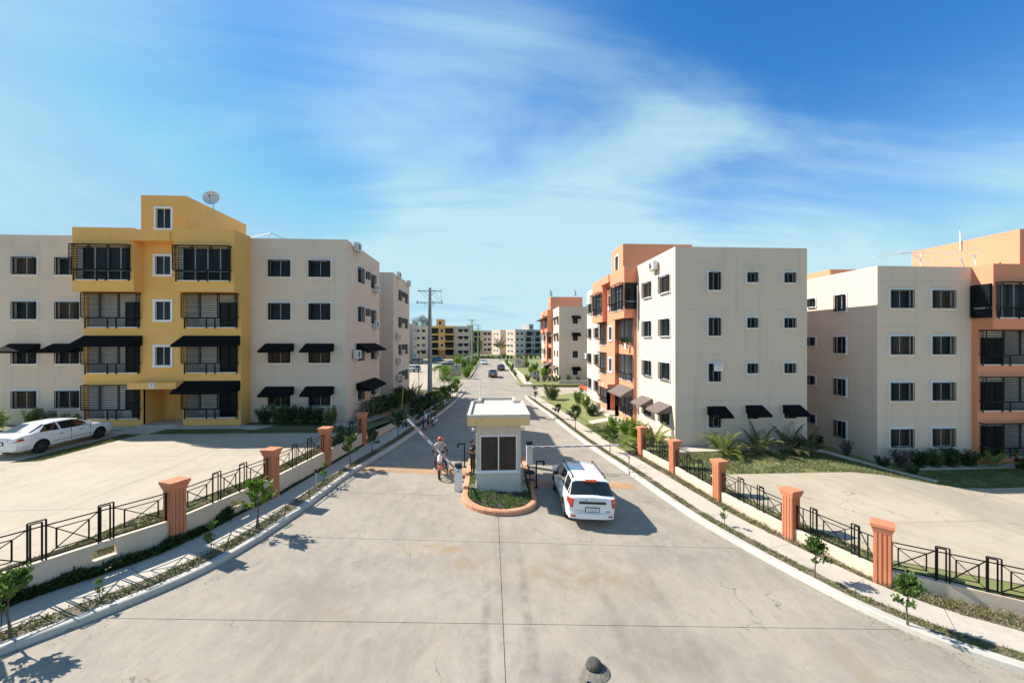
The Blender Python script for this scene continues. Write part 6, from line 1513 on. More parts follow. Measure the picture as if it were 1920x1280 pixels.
# ------------------------------------------------------------------ plants
def leafq(mb, p, d, l, w_, m=0, up=None):
    d = d.normalized(); s_ = d.cross(up or Vector((0, 0, 1)))
    if s_.length < 0.05: s_ = d.cross(Vector((1, 0, 0)))
    s_.normalize(); s_ *= w_/2
    mb.quad([p, p+d*l*0.45+s_, p+d*l, p+d*l*0.5-s_], m)
def rv(r, z0=-1, z1=1):
    a = r.uniform(0, 2*PI); z = r.uniform(z0, z1); q = math.sqrt(max(0, 1-z*z)); return Vector((q*math.cos(a), q*math.sin(a), z))
def make_tree_mesh(seed, h=1.0, clear=0.38, cw=0.38, nb=9, nl=16, ll=0.105, lw=0.060, shape='round'):
    """a street sapling: thin bole, forked branches, rosettes of leaves at the branch ends; unit height"""
    r = random.Random(seed); tb = MB(); lb = MB()
    top = Vector((r.uniform(-.05, .05), r.uniform(-.05, .05), h*0.92)); mid = Vector((r.uniform(-.03, .03), r.uniform(-.03, .03), h*clear))
    tb.tube([(0, 0, -0.03), mid*0.5+Vector((.008, 0, 0)), mid, mid.lerp(top, 0.5), top], [0.018*h+.004, 0.014*h+.003, 0.011*h+.002, 0.008*h, 0.003], 6)
    for k in range(nb):
        t_ = r.uniform(0, 1)**0.8; base = mid.lerp(top, t_*0.85); a = 2*PI*k*0.382+r.uniform(-.5, .5)
        reach = cw*(1.0-0.55*t_ if shape == 'round' else 1.0)*r.uniform(0.55, 1.1)
        tip = base+Vector((math.cos(a)*reach, math.sin(a)*reach, r.uniform(0.08, 0.28)*h))
        tb.tube([base, base.lerp(tip, 0.5)+Vector((0, 0, -0.02)), tip], [0.007*h, 0.005*h, 0.002], 5)
        for j in range(nl):
            s_ = r.uniform(0.35, 1.05); p = base.lerp(tip, s_)+rv(r)*0.045*h*(0.4+s_); d = (rv(r, -0.3, 1)+(tip-base).normalized()*0.6+Vector((0, 0, 0.35)))
            leafq(lb, p, d, ll*r.uniform(0.7, 1.2), lw*r.uniform(0.8, 1.2), up=rv(r))
    for j in range(nl):
        leafq(lb, top+rv(r)*0.06*h, rv(r, 0, 1), ll, lw, up=rv(r))
    return tb, lb
TV = []
for i, kw in enumerate((dict(nb=17, nl=34, ll=0.09, lw=0.05, cw=0.36, clear=0.32), dict(nb=16, nl=38, cw=0.30, clear=0.36, ll=0.085, lw=0.048), dict(nb=17, nl=26, cw=0.42, clear=0.36), dict(nb=7, nl=12, cw=0.18, clear=0.25, ll=0.12, lw=0.07), dict(nb=20, nl=26, cw=0.40, clear=0.22, ll=0.10, lw=0.06), dict(nb=26, nl=30, cw=0.46, clear=0.15, ll=0.095, lw=0.06))):
    a, b = make_tree_mesh(40+i, **kw); TV.append((a.mesh('trunk', BOLE), b))
_tm = {}
def tree(x, y, z, h, v, m, label, group='young street trees in the verges', wide=1.0, rz=None, cat='tree', name='young_tree'):
    t = empty(name, (x, y, z), (x*37+y*11) % 6.28 if rz is None else rz, label, cat, group); t.scale = (h*wide, h*wide, h)
    link('trunk', TV[v][0], t); key = (v, m.name)
    if key not in _tm: _tm[key] = TV[v][1].mesh('crown', m)
    link('crown', _tm[key], t); return t
z_ = lambda x, y: HR0(x, y)+0.13
LT = [(-10.2, 8.75, 1.45, 1, LEAFM, 'bushy sapling with broad leaves at the lower left edge, nearest on the left'), (-9.55, 9.95, 0.55, 3, LEAFB, 'small bright green seedling second from the near end of the left verge'),
      (-8.45, 12.1, 1.0, 3, LEAFM, 'thin sapling in the left verge in front of the nearest terracotta pillar'), (-8.05, 13.7, 1.65, 0, LEAFB, 'tallest bright sapling in the left verge, between the first two pillars'),
      (-7.62, 18.0, 0.95, 3, LEAFB, 'narrow bright sapling in front of the second left pillar'), (-7.3, 20.5, 1.55, 0, LEAFM, 'round headed sapling in the left verge near the end of the shade line'),
      (-6.95, 22.9, 1.3, 2, LEAFD, 'dark spreading sapling in front of the last left pillar'), (-6.25, 26.3, 1.75, 2, LEAFD, 'dark sapling in front of the retaining wall, left of the raised arm'),
      (-6.1, 28.2, 1.1, 3, LEAFD, 'thin dark sapling behind the tip of the raised arm'), (-5.75, 29.9, 2.1, 4, LEAFD, 'full dark young tree left of the parked blue and white motorcycle'),
      (-5.5, 31.8, 2.0, 4, LEAFD, 'full dark young tree behind the parked blue and white motorcycle'), (-5.2, 33.8, 2.1, 4, LEAFD, 'dark young tree at the foot of the first utility pole'),
      (-4.95, 35.8, 2.0, 4, LEAFM, 'young tree right of the first utility pole, in shade'), (-4.7, 38.2, 2.1, 4, LEAFM, 'third young tree right of the first utility pole'),
      (-4.5, 40.8, 1.9, 4, LEAFM, 'young tree where the shade on the left verge ends'), (-4.35, 44.0, 1.8, 2, LEAFB, 'sunlit young tree second from the side road on the left'), (-4.15, 47.0, 2.1, 4, LEAFB, 'bright sunlit young tree beside the side road on the left')]
for (x, y, h, v, m, lab) in LT: tree(x, y, z_(x, y), h, v, m, lab)
RT = [(10.95, 9.5, 1.35, 1, LEAFM, 'sapling with thick glossy leaves in the right verge, nearest on the right'), (10.2, 11.55, 1.25, 1, LEAFM, 'small sapling in the right verge in front of the second pillar from the right'),
      (9.35, 14.9, 0.8, 3, LEAFM, 'tiny thin sapling in the right verge before the third pillar'), (7.95, 25.2, 1.6, 2, LEAFM, 'round headed sapling behind the end of the lowered barrier arm'),
      (6.95, 31.2, 2.0, 0, LEAFD, 'dark twiggy sapling left of the footpath to the orange block'), (6.3, 35.7, 1.35, 0, LEAFD, 'smaller dark sapling beyond the twiggy one on the right verge'),
      (5.3, 45.5, 1.9, 3, GREYL, 'thin grey purple shrub by the corner of the right side drive')]
for (x, y, h, v, m, lab) in RT: tree(x, y, z_(x, y), h, v, m, lab)
# shrubs: many stems from the ground
def shrub_mesh(seed, m_leaf, n=900, rx=0.5, h=1.0, ll=0.105, lw=0.055, spiky=0.0, flowers=0):
    r = random.Random(seed); lb = MB(); st = MB()
    for k in range(16):
        a = r.uniform(0, 2*PI); tip = Vector((math.cos(a)*rx*r.uniform(.3, 1), math.sin(a)*rx*r.uniform(.3, 1), h*r.uniform(.6, 1.05))); base = Vector((math.cos(a)*0.08, math.sin(a)*0.08, -0.03))
        st.tube([base, base.lerp(tip, 0.6)+Vector((0, 0, 0.05)), tip], [0.010, 0.007, 0.003], 4)
        for j in range(n//16):
            s_ = r.uniform(0.12, 1.04)**0.8; p = base.lerp(tip, s_)+rv(r)*0.13*rx*2*(1.1-s_*0.5); leafq(lb, p, rv(r, -0.2, 1)+Vector((0, 0, 0.4+spiky)), ll*r.uniform(.7, 1.3), lw*r.uniform(.7, 1.2), up=rv(r))
        for j in range(flowers):
            p = tip+rv(r)*0.12; 
            for q in range(4): leafq(lb, p, rv(r, 0, 1), 0.06, 0.05, 1, up=rv(r))
    return st.mesh('stems', BOLE), lb.mesh('foliage', [m_leaf, FLOW])
SV = {'dark': [shrub_mesh(i, LEAFD, 1400) for i in (1, 2, 3)], 'mid': [shrub_mesh(i, LEAFM, 1400) for i in (4, 5)], 'bright': [shrub_mesh(i, LEAFB, 1500) for i in (6, 7)], 'grey': [shrub_mesh(8, GREYL, 1100, ll=0.08), shrub_mesh(9, GREYL, 1000, ll=0.08)], 'flower': [shrub_mesh(10, LEAFM, 1400, flowers=2)]}
def shrub(x, y, z, h, kind, label, wide=1.0, group=None):
    h *= 0.86
    k = int(abs(x*13+y*7)) % len(SV[kind]); t = empty('shrub', (x, y, z), (x*31+y*17) % 6.28, label, 'shrub', group); t.scale = (h*wide, h*wide, h)
    link('stems', SV[kind][k][0], t); link('foliage', SV[kind][k][1], t)
sg = 'shrubs along the foot of the yellow and beige block'
for i, (x, y, h, k, wd, lab) in enumerate(((-15.3, 26.9, 1.35, 'dark', 1.0, 'dark shrub nearest the yellow corner under the first awning'), (-14.4, 27.0, 1.5, 'mid', 0.9, 'yellow green tipped shrub under the left awning of the right beige wing'), (-13.6, 26.9, 1.45, 'dark', 1.1, 'dark shrub between the two ground floor awnings of the right beige wing'),
        (-12.7, 26.9, 1.4, 'dark', 1.1, 'dark shrub under the right awning of the right beige wing'), (-11.8, 27.0, 1.3, 'dark', 0.9, 'thin dark shrub right of the awnings on the beige wing'), (-10.9, 26.9, 1.35, 'flower', 0.9, 'reddish flowering shrub at the corner of the beige wing'),
        (-9.3, 31.0, 1.7, 'dark', 1.2, 'dark shrub nearest the corner on the shaded side lawn'), (-9.2, 33.2, 1.6, 'dark', 1.3, 'second dark shrub along the shaded side wall'), (-9.3, 35.2, 1.7, 'dark', 1.2, 'third dark shrub along the shaded side wall'), (-9.1, 37.4, 1.5, 'mid', 1.2, 'green shrub in the recess between the two beige wings'), (-9.2, 39.8, 1.9, 'dark', 1.2, 'tall dark shrub before the rear beige wing'), (-9.0, 41.6, 1.3, 'mid', 1.2, 'low green shrub under the lowest air conditioner'),
        (-30.0, 26.9, 1.3, 'mid', 1.0, 'shrub behind the rear window of the white sedan'), (-28.8, 26.8, 1.25, 'grey', 1.1, 'grey twiggy shrub behind the roof of the white sedan'), (-27.4, 26.7, 1.0, 'mid', 1.1, 'yellowish low shrub behind the front of the white sedan'), (-31.3, 26.0, 1.5, 'bright', 1.0, 'flowering green shrub at the left edge of the picture'), (-32.6, 25.6, 1.3, 'bright', 1.1, 'bright shrub left of the white sedan'))):
    shrub(x, y, HL(x, y)-0.02, h, k, lab, wd, sg)
sg = 'shrubs along the foot of the right hand blocks'
for (x, y, h, k, wd, lab) in ((26.0, 22.9, 1.3, 'grey', 1.2, 'dry purple shrub at the left corner of the right edge block'), (27.1, 22.9, 1.25, 'dark', 1.2, 'dark shrub under the left ground floor window of the right edge block'), (28.3, 22.9, 1.2, 'mid', 1.2, 'green shrub between the ground floor windows of the right edge block'),
        (29.4, 22.9, 1.35, 'dark', 1.2, 'dark shrub under the right ground floor window of the right edge block'), (30.5, 22.9, 1.2, 'dark', 1.1, 'dark shrub left of the yellow green palm by the orange wall'), (33.4, 22.4, 0.9, 'dark', 1.1, 'low shrub in front of the ground floor orange balcony'), (34.8, 22.4, 1.0, 'grey', 1.2, 'dry shrub at the right picture edge below the orange balcony'), (36.0, 22.3, 0.9, 'dark', 1.2, 'dark low shrub beyond the right picture edge'),
        (22.6, 25.6, 1.0, 'dark', 1.3, 'dark bush in the gap between the two right blocks'), (23.9, 24.6, 1.1, 'grey', 1.0, 'thin dry bush beside the diagonal path'), (24.2, 22.4, 0.7, 'dark', 1.5, 'low dark bush along the lower part of the diagonal path'), (24.9, 21.4, 0.6, 'dark', 1.5, 'lowest bush at the end of the diagonal path'),
        (9.9, 30.6, 1.1, 'bright', 1.0, 'bright bush on the lawn by the footpath to the orange block'), (10.2, 28.8, 1.3, 'bright', 1.0, 'bright leafy bush in front of the orange porch'), (10.4, 27.2, 1.5, 'bright', 1.0, 'bright bush under the brown awning of the orange block'),
        (9.6, 36.5, 1.1, 'mid', 1.5, 'wide grey green bush beside the footpath'), (10.4, 37.2, 1.2, 'grey', 1.2, 'dry purple bush against the orange wall'), (10.1, 40.5, 1.4, 'bright', 1.1, 'bright leafy bush below the cream corner'), (9.9, 43.2, 1.5, 'bright', 1.0, 'bright bush in front of the orange red car'), (7.6, 47.2, 2.0, 'flower', 1.3, 'large round red flowering bush at the corner of the side drive')):
    shrub(x, y, HRt(x, y)-0.02, h, k, lab, wd, sg)
sg = 'bushes along the far part of the avenue'
ORD = ('first', 'second', 'third', 'fourth', 'fifth', 'sixth', 'seventh', 'eighth', 'ninth', 'tenth', 'eleventh', 'twelfth', 'thirteenth', 'fourteenth', 'fifteenth', 'sixteenth', 'seventeenth', 'eighteenth', 'nineteenth', 'twentieth', 'twenty first', 'twenty second')
fs = [(6.4, 66.5, 1.4, 'mid', 'dark round bush left of the blue sign on the right')]
for i, x in enumerate((8.3, 9.3, 10.3, 11.2)): fs.append((x, 66.5+0.2*i, 1.3, 'grey', ('first', 'second', 'third', 'last')[i]+' grey twiggy bush in the hedge behind the right blue sign, counted from the road'))
fs += [(9.9, 69.5, 2.4, 'bright', 'bright flowering bush above the grey hedge'), (8.2, 70.5, 2.0, 'bright', 'bright bush behind the right blue sign'), (11.6, 65.6, 1.2, 'mid', 'small bush at the foot of the far beige end wall'), (13.5, 65.8, 1.3, 'mid', 'bush under the lowest awning of the far beige end wall'), (15.2, 65.9, 1.2, 'grey', 'dry bush at the foot of the far beige end wall')]
r = random.Random(4)
for k in range(10): fs.append((5.0+r.uniform(-.2, .4), 77+k*6.0, r.uniform(0.9, 1.5), 'bright', ORD[k]+' bright bush along the far right kerb, counted from the side drive'))
for k in range(9): fs.append((7.5+r.uniform(0, 4.0), 84+k*6.5, r.uniform(1.2, 2.2), ('bright', 'mid', 'grey')[k % 3], ORD[k]+' bush on the far right lawn, counted from the grey hedge'))
for k in range(15): fs.append((-4.6+r.uniform(-.5, .2), 71.5+k*4.6, r.uniform(1.5, 2.4), ('bright', 'mid')[k % 2], ORD[k]+' bush along the far left kerb, counted from the side road'))
for k in range(9): fs.append((-6.5-r.uniform(0, 3.0), 75+k*7.0, r.uniform(1.8, 3.0), 'bright', ORD[k]+' bright bush between far car park and kerb, counted from the sloping wall'))
for k in range(22): fs.append((-14+k*1.9+r.uniform(-.5, .5), 153+r.uniform(-1.5, 5), r.uniform(1.3, 2.4), ('bright', 'mid', 'mid', 'flower')[k % 4], ORD[k]+' bush from the left in the row closing the avenue end'))
for (x, y, h, k, lab) in fs: shrub(x, y, 0.0 if x > 0 else 0.2, h, k, lab, 1.0, sg)
# palms
def palm_mesh(seed, m_leaf, nf=20, L_=1.2, rise=1.0, droop=1.25, wl=0.36, stem=0.35, lw=0.052, thick=0.013, pairs=26):
    r = random.Random(seed); fb = MB(); st = MB()
    for k in range(nf):
        a = 2*PI*k*0.382+r.uniform(-.3, .3); el = r.uniform(0.45, 1.4)*rise; ln = L_*r.uniform(0.75, 1.1); base = Vector((math.cos(a)*0.07, math.sin(a)*0.07, 0)) ; pts = [base]
        d = Vector((math.cos(a)*math.cos(el), math.sin(a)*math.cos(el), math.sin(el))); p = base.copy(); n_ = 12
        for i in range(n_):
            d = (d+Vector((0, 0, -droop*0.17*(i/n_)**1.2*(1.6-el*0.5)))).normalized(); p = p+d*ln/n_*(1.35); pts.append(p.copy())
        st.tube(pts, [thick*(1-0.75*i/n_) for i in range(n_+1)], 5)
        for i in range(pairs):
            s_ = 0.22+0.78*i/pairs; q = s_*n_; j = min(n_-1, int(q)); p = pts[j].lerp(pts[j+1], q-j); dd = (pts[j+1]-pts[j]).normalized(); sd = dd.cross(Vector((0, 0, 1)))
            if sd.length < 0.05: sd = Vector((1, 0, 0))
            sd.normalize(); l_ = wl*math.sin(PI*min(1, 0.18+s_*0.80))*r.uniform(0.85, 1.1)
            for g_ in (-1, 1): leafq(fb, p, sd*g_+dd*0.75+Vector((0, 0, r.uniform(0.0, 0.35)-0.25*s_)), l_, lw, up=Vector((0, 0, 1)))
    return st.mesh('stems', mat('palm_stem', (0.22, 0.24, 0.07), 0.6)), fb.mesh('fronds', m_leaf)
PV = {'g': palm_mesh(1, PALMG), 'g2': palm_mesh(2, PALMG, nf=16), 'd': palm_mesh(3, PALMD, nf=22), 'd2': palm_mesh(4, PALMD, nf=17), 'b': palm_mesh(5, LEAFB, nf=17, wl=0.32, lw=0.06)}
def palm(x, y, z, h, k, label, group='palms around the blocks'):
    h *= 0.88
    t = empty('palm', (x, y, z), (x*3+y) % 6.28, label, 'palm', group); t.scale = (h,)*3; link('stems', PV[k][0], t); link('fronds', PV[k][1], t)
palm(14.35, 22.9, HRt(14.35, 22.9), 1.25, 'g', 'sunlit yellow green palm under the first awning of the grey end wall')
palm(16.75, 23.2, HRt(16.75, 23), 1.35, 'd', 'darker palm under the middle awning of the grey end wall')
palm(18.95, 23.3, HRt(18.95, 23), 1.35, 'd2', 'arching palm under the right awning of the grey end wall')
palm(20.2, 23.2, HRt(20, 23), 1.15, 'd', 'small dark palm at the right corner of the grey end wall')
palm(31.9, 22.7, HRt(31.9, 22.7), 1.0, 'g2', 'yellow green palm at the joint of beige and orange on the right edge block')
palm(10.9, 25.3, -0.1, 1.4, 'g2', 'palm with pale fronds behind the farthest right pillar')
palm(10.4, 26.3, -0.1, 1.3, 'b', 'bright palm on the lawn before the cream wall awnings')
palm(-8.9, 29.6, 1.05, 1.2, 'd2', 'dark palm fronds at the near end of the shaded side shrubs')
palm(-8.6, 40.8, 0.75, 1.5, 'd', 'large dark palm beside the rear beige wing')
palm(-8.3, 43.0, 0.55, 1.4, 'd2', 'dark palm beyond the rear beige wing shrubs, left of the pole')
palm(-12.4, 27.1, 1.3, 0.9, 'd', 'small dark palm among the shrubs below the beige windows')
# taller palms and trees with a bole
def tall(x, y, z, h, crown, label, k='d', cs=1.0, name='palm', cat='palm', grp='palms around the blocks', rad=0.12):
    t = empty(name, (x, y, z), 0.5*x, label, cat, grp); mb = MB(); mb.tube([(0, 0, -0.1), (0.05, 0, h*0.5), (0, 0.03, h)], [rad*1.3, rad, rad*0.8], 8); mb.build('trunk', mat('palm_bole', (0.30, 0.27, 0.22), 0.9, var=0.3, vscale=5), t)
    a = link('stems', PV[k][0], t, (0, 0, h)); b = link('fronds', PV[k][1], t, (0, 0, h)); a.scale = b.scale = (crown,)*3
tall(3.5, 142.0, 0.0, 4.2, 3.4, 'tall palm at the far end of the avenue before the cream block', 'd')
for (x, y, h, c_, lab) in ((-6.1, 51.0, 1.3, 0.95, 'left of the twin small palms on the sunlit lawn by the side road'), (-5.5, 51.5, 1.2, 0.9, 'right of the twin small palms on the sunlit lawn by the side road'), (-8.0, 70.8, 1.0, 1.2, 'bright palm left of the sloping wall'), (-10.3, 71.5, 1.2, 1.1, 'bright palm just right of the first utility pole')):
    tall(x, y, HL(x, y) if y < 60 else 0.2, h, c_, lab, 'b', rad=0.05)
def big_tree(x, y, z, h, rad_, m, label, n=5200, seed=1, base=0.35, ll=0.35, cat='tree', group='trees beyond the buildings'):
    t = empty('tree', (x, y, z), 0, label, cat, group); r = random.Random(seed); tb = MB(); lb = MB(); tb.tube([(0, 0, -0.2), (0.1, 0, h*base), (0, 0, h*0.75)], [h*0.03, h*0.02, h*0.006], 8)
    cl = []
    for k in range(16):
        d = rv(r, -0.35, 1); c = Vector((d.x*rad_*0.72, d.y*rad_*0.72, h*(base+1)/2+d.z*(h*(1-base)/2)*0.72)); cl.append((c, rad_*r.uniform(.22, .42))); tb.tube([(0, 0, h*base), c*0.6+Vector((0, 0, h*base*0.4)), c], [h*0.012, h*0.007, h*0.003], 5)
    for _ in range(n):
        c, q = r.choice(cl); p = c+rv(r)*q*r.uniform(0.55, 1.05); leafq(lb, p, rv(r), ll*r.uniform(.6, 1.2), ll*0.55, up=rv(r))
    tb.build('trunk', BOLE, t); lb.build('crown', m, t)
big_tree(-36.0, 205, 0.0, 21.0, 6.5, LEAFD, 'dark round tree top rising behind the distant yellow centred block', seed=3)
big_tree(-26.5, 205, 0.0, 18.5, 3.5, LEAFD, 'small dark tree top right of the pole above the distant block', seed=4, n=2200)
big_tree(-9.5, 168, 0.3, 6.8, 3.0, LEAFB, 'bright green tree left of the second utility pole at the far end', n=2600, seed=5, base=0.15, ll=0.3)
big_tree(-5.0, 165, 0.3, 7.6, 2.8, LEAFB, 'bright green tree right of the second utility pole at the far end', n=2600, seed=6, base=0.15, ll=0.3)
big_tree(26.0, 186, 0.0, 5.5, 3.6, LEAFD, 'dark spreading tree before the distant grey balconies', n=2400, seed=7, base=0.3, ll=0.3)
# planting at the foot of the left wall, on the island and dry weeds on the right: nobody could count it
def cover(A, B, n, ymin, ymax, h, m, label, name, seed, hf=HW, dz=0.14, ll=0.09, lw=0.03):
    r = random.Random(seed); mb = MB(); k = 0; N_ = len(A)
    Ls = [((A[i+1]-A[i]).length if ymin < A[i].y < ymax else 0) for i in range(N_-1)]
    for _ in range(n):
        i = r.choices(range(N_-1), Ls)[0]; t_ = r.random(); s_ = r.random(); p = A[i].lerp(A[i+1], t_).lerp(B[i].lerp(B[i+1], t_), s_)
        e = h*(0.45+0.9*max(0, noise.noise(Vector((p.x*1.3, p.y*1.3, seed)))+0.35)); z = hf(p.x, p.y)+dz+r.random()*e
        leafq(mb, Vector((p.x, p.y, z)), rv(r, 0.0, 1), ll*r.uniform(.6, 1.3), lw, up=rv(r))
    tag(mb.build(name, m), label, 'ground cover', kind='stuff')
oA = [a.lerp(b, 0.15) for a, b in zip(AL[2], AL[3])]
cover([a+(a-b)*0.2 for a, b in zip(AL[2], AL[3])], AL[3], 13000, 6.0, 14.2, 0.34, LEAFD, 'dark leafy ground cover along the foot of the left wall', 'ground_cover', 3, ll=0.11, lw=0.035)
cover(AL[2], AL[3], 2600, 14.2, 24, 0.08, LEAFD, 'thin dark weeds at the foot of the left wall farther on', 'weeds', 4)
cover(AR[2], AR[3], 5200, 7.0, 25, 0.14, DRYB, 'dry brown weeds between the right sidewalk and the wall', 'weeds', 5, ll=0.07, lw=0.02)
cover(AR[2], AR[3], 1700, 7.0, 25, 0.2, LEAFM, 'green weeds between the right sidewalk and the wall', 'weeds', 6, ll=0.07, lw=0.02)
cover(AL[0], AL[1], 1500, 7.0, 14.5, 0.12, LEAFM, 'low green weeds in the near left verge', 'weeds', 7, ll=0.07, lw=0.025)
r = random.Random(9); mb = MB(); md = MB()
for _ in range(9000):
    x = r.uniform(-1.0, 1.8); y = r.uniform(15.7, 17.6)
    if not pip((x, y), I2) or (abs(x-0.36) < 1.1 and y > 17.45): continue
    e = 0.12*(0.4+max(0, noise.noise(Vector((x*3, y*3, 1)))+0.5)); (mb if r.random() < 0.75 else md).v
    leafq(mb if noise.noise(Vector((x*2, y*2, 5))) < 0.25 else md, Vector((x, y, HR0(x, y)+0.14+r.random()*e)), rv(r, 0, 1), 0.06, 0.03, up=rv(r))
for (x0, x1, y0, y1, n_) in ((-1.02, -0.72, 17.3, 21.5, 1600), (1.74, 1.84, 17.3, 20, 500)):
    for _ in range(n_):
        x = r.uniform(x0, x1); y = r.uniform(y0, y1); leafq(mb, Vector((x, y, HR0(x, y)+0.15+r.random()*0.08)), rv(r, 0, 1), 0.06, 0.025, up=rv(r))
tag(mb.build('ground_cover', LEAFM), 'green ground cover planted on the island in front of the booth', 'ground cover', kind='stuff')
tag(md.build('ground_cover', GREYL), 'purple brown ground cover patches on the island in front of the booth', 'ground cover', kind='stuff')
# lawn blades near enough to read
r = random.Random(21)
def tuft_area(poly, n, hf, dz, h0, h1, dry, holes=()):
    xs = [p[0] for p in poly]; ys = [p[1] for p in poly]; k = 0
    while k < n:
        k += 1; x = r.uniform(min(xs), max(xs)); y = r.uniform(min(ys), max(ys))
        if not pip((x, y), poly) or any(pip((x, y), q) for q in holes): continue
        if noise.noise(Vector((x*0.6, y*0.6, 3))) < -0.15 and r.random() < 0.6: continue
        GT.append((x, y, hf(x, y)+dz, r.uniform(h0, h1), r.random() < dry))
tuft_area([(-15.6, 5.2), (-12.1, 8.85), (-9.95, 12.6), (-9.0, 16.3), (-8.5, 20.3), (-8.1, 24.4), (-9.3, 24.3), (-9.35, 20.3), (-9.75, 16.6), (-10.6, 14.2), (-11.35, 12.9), (-11.6, 11.3), (-12.6, 9.4), (-15.6, 6.2)], 26000, HL, -0.03, 0.05, 0.12, 0.3)
tuft_area([(-22.3, 19.1), (-21.2, 19.3), (-21.2, 25.4), (-22.3, 25.4)], 3000, HL, -0.03, 0.04, 0.09, 0.2)
tuft_area([(-20.8, 24.6), (-10, 24.4), (-9, 26.0), (-15.2, 25.4), (-20.8, 25.9)], 5000, HL, -0.03, 0.04, 0.09, 0.2)
tuft_area([(11.4, 19.75), (26, 19.7), (34, 19.8), (34, 22.4), (22, 22.4), (21, 23.7), (11.6, 23.3), (9.9, 24.0), (10.4, 21.0)], 26000, HRt, -0.03, 0.04, 0.10, 0.35)
tuft_area([(12.3, 11.5), (13.0, 11.9), (12.2, 14.2), (11.5, 17.6), (11.4, 19.7), (10.4, 21), (10.8, 17.5), (11.45, 14)], 6000, HRt, -0.03, 0.04, 0.10, 0.4)
tuft_area([(8.6, 25.5), (10.6, 25.5), (10.2, 33.0), (8.2, 33.0)], 6000, HRt, -0.03, 0.03, 0.06, 0.1)

# ------------------------------------------------------------------ poles, lamps, signs, walls
POLE = concrete_mat('pole_concrete', (0.36, 0.36, 0.35), (0.26, 0.26, 0.26), (0.3, 0.28, 0.25), (1, 1, 0.2), 0.4, 51.0, 0.1)
def utility_pole(x, y, z, h, label, wires=True):
    t = empty('utility_pole', (x, y, z), 0, label, 'utility pole', 'concrete utility poles along the avenue')
    mb = MB(); mb.tube([(0, 0, -0.3), (0, 0, h)], [0.27, 0.14], 8); mb.build('pole', POLE, t)
    for (zz, w_, nm) in ((h-0.35, 1.25, 'crossarm'), (h-1.55, 1.35, 'crossarm')):
        mb = MB(); mb.box(-w_, w_, -0.22, -0.14, zz-0.05, zz+0.05)
        for s_ in (-1, 1): mb.bar((s_*0.6, -0.18, zz-0.04), (0, -0.18, zz-0.62), 0.035)
        ca = mb.build(nm, METALG, t)
        for x_ in (-w_+0.08, 0.35, w_-0.08):
            m2 = MB(); sgn = 1 if zz > h-1 else -1
            m2.lathe([(0.001, 0.05), (0.05, 0.07), (0.035, 0.10), (0.055, 0.13), (0.035, 0.16), (0.05, 0.19), (0.001, 0.22)], (x_, -0.18, zz), 10)
            if zz < h-1: m2.lathe([(0.001, -0.05), (0.05, -0.07), (0.035, -0.10), (0.055, -0.13), (0.001, -0.18)], (x_, -0.18, zz), 10)
            m2.build('insulator', mat('porcelain', (0.14, 0.15, 0.18), 0.3), ca)
    for (a, b) in (((-1.0, -0.18, h-0.4), (-0.15, -0.1, h-1.2)), ((1.15, -0.18, h-0.4), (1.2, -0.18, h-1.45)), ((0.5, -0.18, h-0.4), (1.2, -0.18, h-1.4)), ((0.2, -0.18, h-0.5), (0.9, -0.18, h-1.4))):
        mb = MB(); mb.tube([a, Vector(a).lerp(Vector(b), 0.5)+Vector((0.05, 0, -0.08)), b], 0.012, 4); mb.build('jumper_wire', BLACKP, t)
    mb = MB(); mb.box(-0.5, 0.45, -0.24, -0.18, h*0.56, h*0.56+0.06); mb.build('bracket', METALG, t)
utility_pole(-6.35, 40.6, 0.6, 12.0, 'tall concrete utility pole nearest the camera on the left lawn')
utility_pole(-5.2, 107.0, 0.2, 13.0, 'second utility pole at the far left kerb')
utility_pole(-4.6, 141.0, 0.2, 13.0, 'farthest utility pole beside the second one')
def lamp(x, y, z, h, sx, label, dark=True):
    t = empty('street_lamp', (x, y, z), 0, label, 'street lamp', 'street lamps'); mm_ = BAR if dark else METALG
    mb = MB(); mb.tube([(0, 0, 0), (0, 0, h-0.6), (sx*0.15, 0, h-0.15), (sx*0.7, 0, h), (sx*1.0, 0, h-0.03)], [0.06, 0.045, 0.04, 0.035, 0.03], 8); mb.lathe([(0.16, 0), (0.14, 0.12), (0.06, 0.2)], n=10); mb.build('post', mm_, t)
    mb = MB(); mb.box(min(sx*0.95, sx*1.55), max(sx*0.95, sx*1.55), -0.11, 0.11, h-0.10, h); mb.build('lamp_head', METALG, t)
lamp(-10.6, 57.5, 0.2, 5.6, 1, 'black street lamp left of the first pole by the side road')
lamp(-15.0, 83.0, 0.2, 6.0, 1, 'grey street lamp in the far car park behind the black one', False)
lamp(8.2, 126.0, 0.0, 6.8, -1, 'curved street lamp at the far end of the avenue', False)
lamp(-12.8, 96.0, 0.2, 5.0, 1, 'second black lamp deeper in the far car park')
mb = MB(); mb.tube([(-7.0, 30.3, 0.85), (-6.85, 30.6, 3.3)], 0.035, 6); tag(mb.build('stake', mat('bamboo', (0.42, 0.34, 0.10), 0.7)), 'thin yellow stake leaning beside the retaining wall', 'stake')
SB = mat('sign_blue', (0.03, 0.09, 0.17), 0.5)
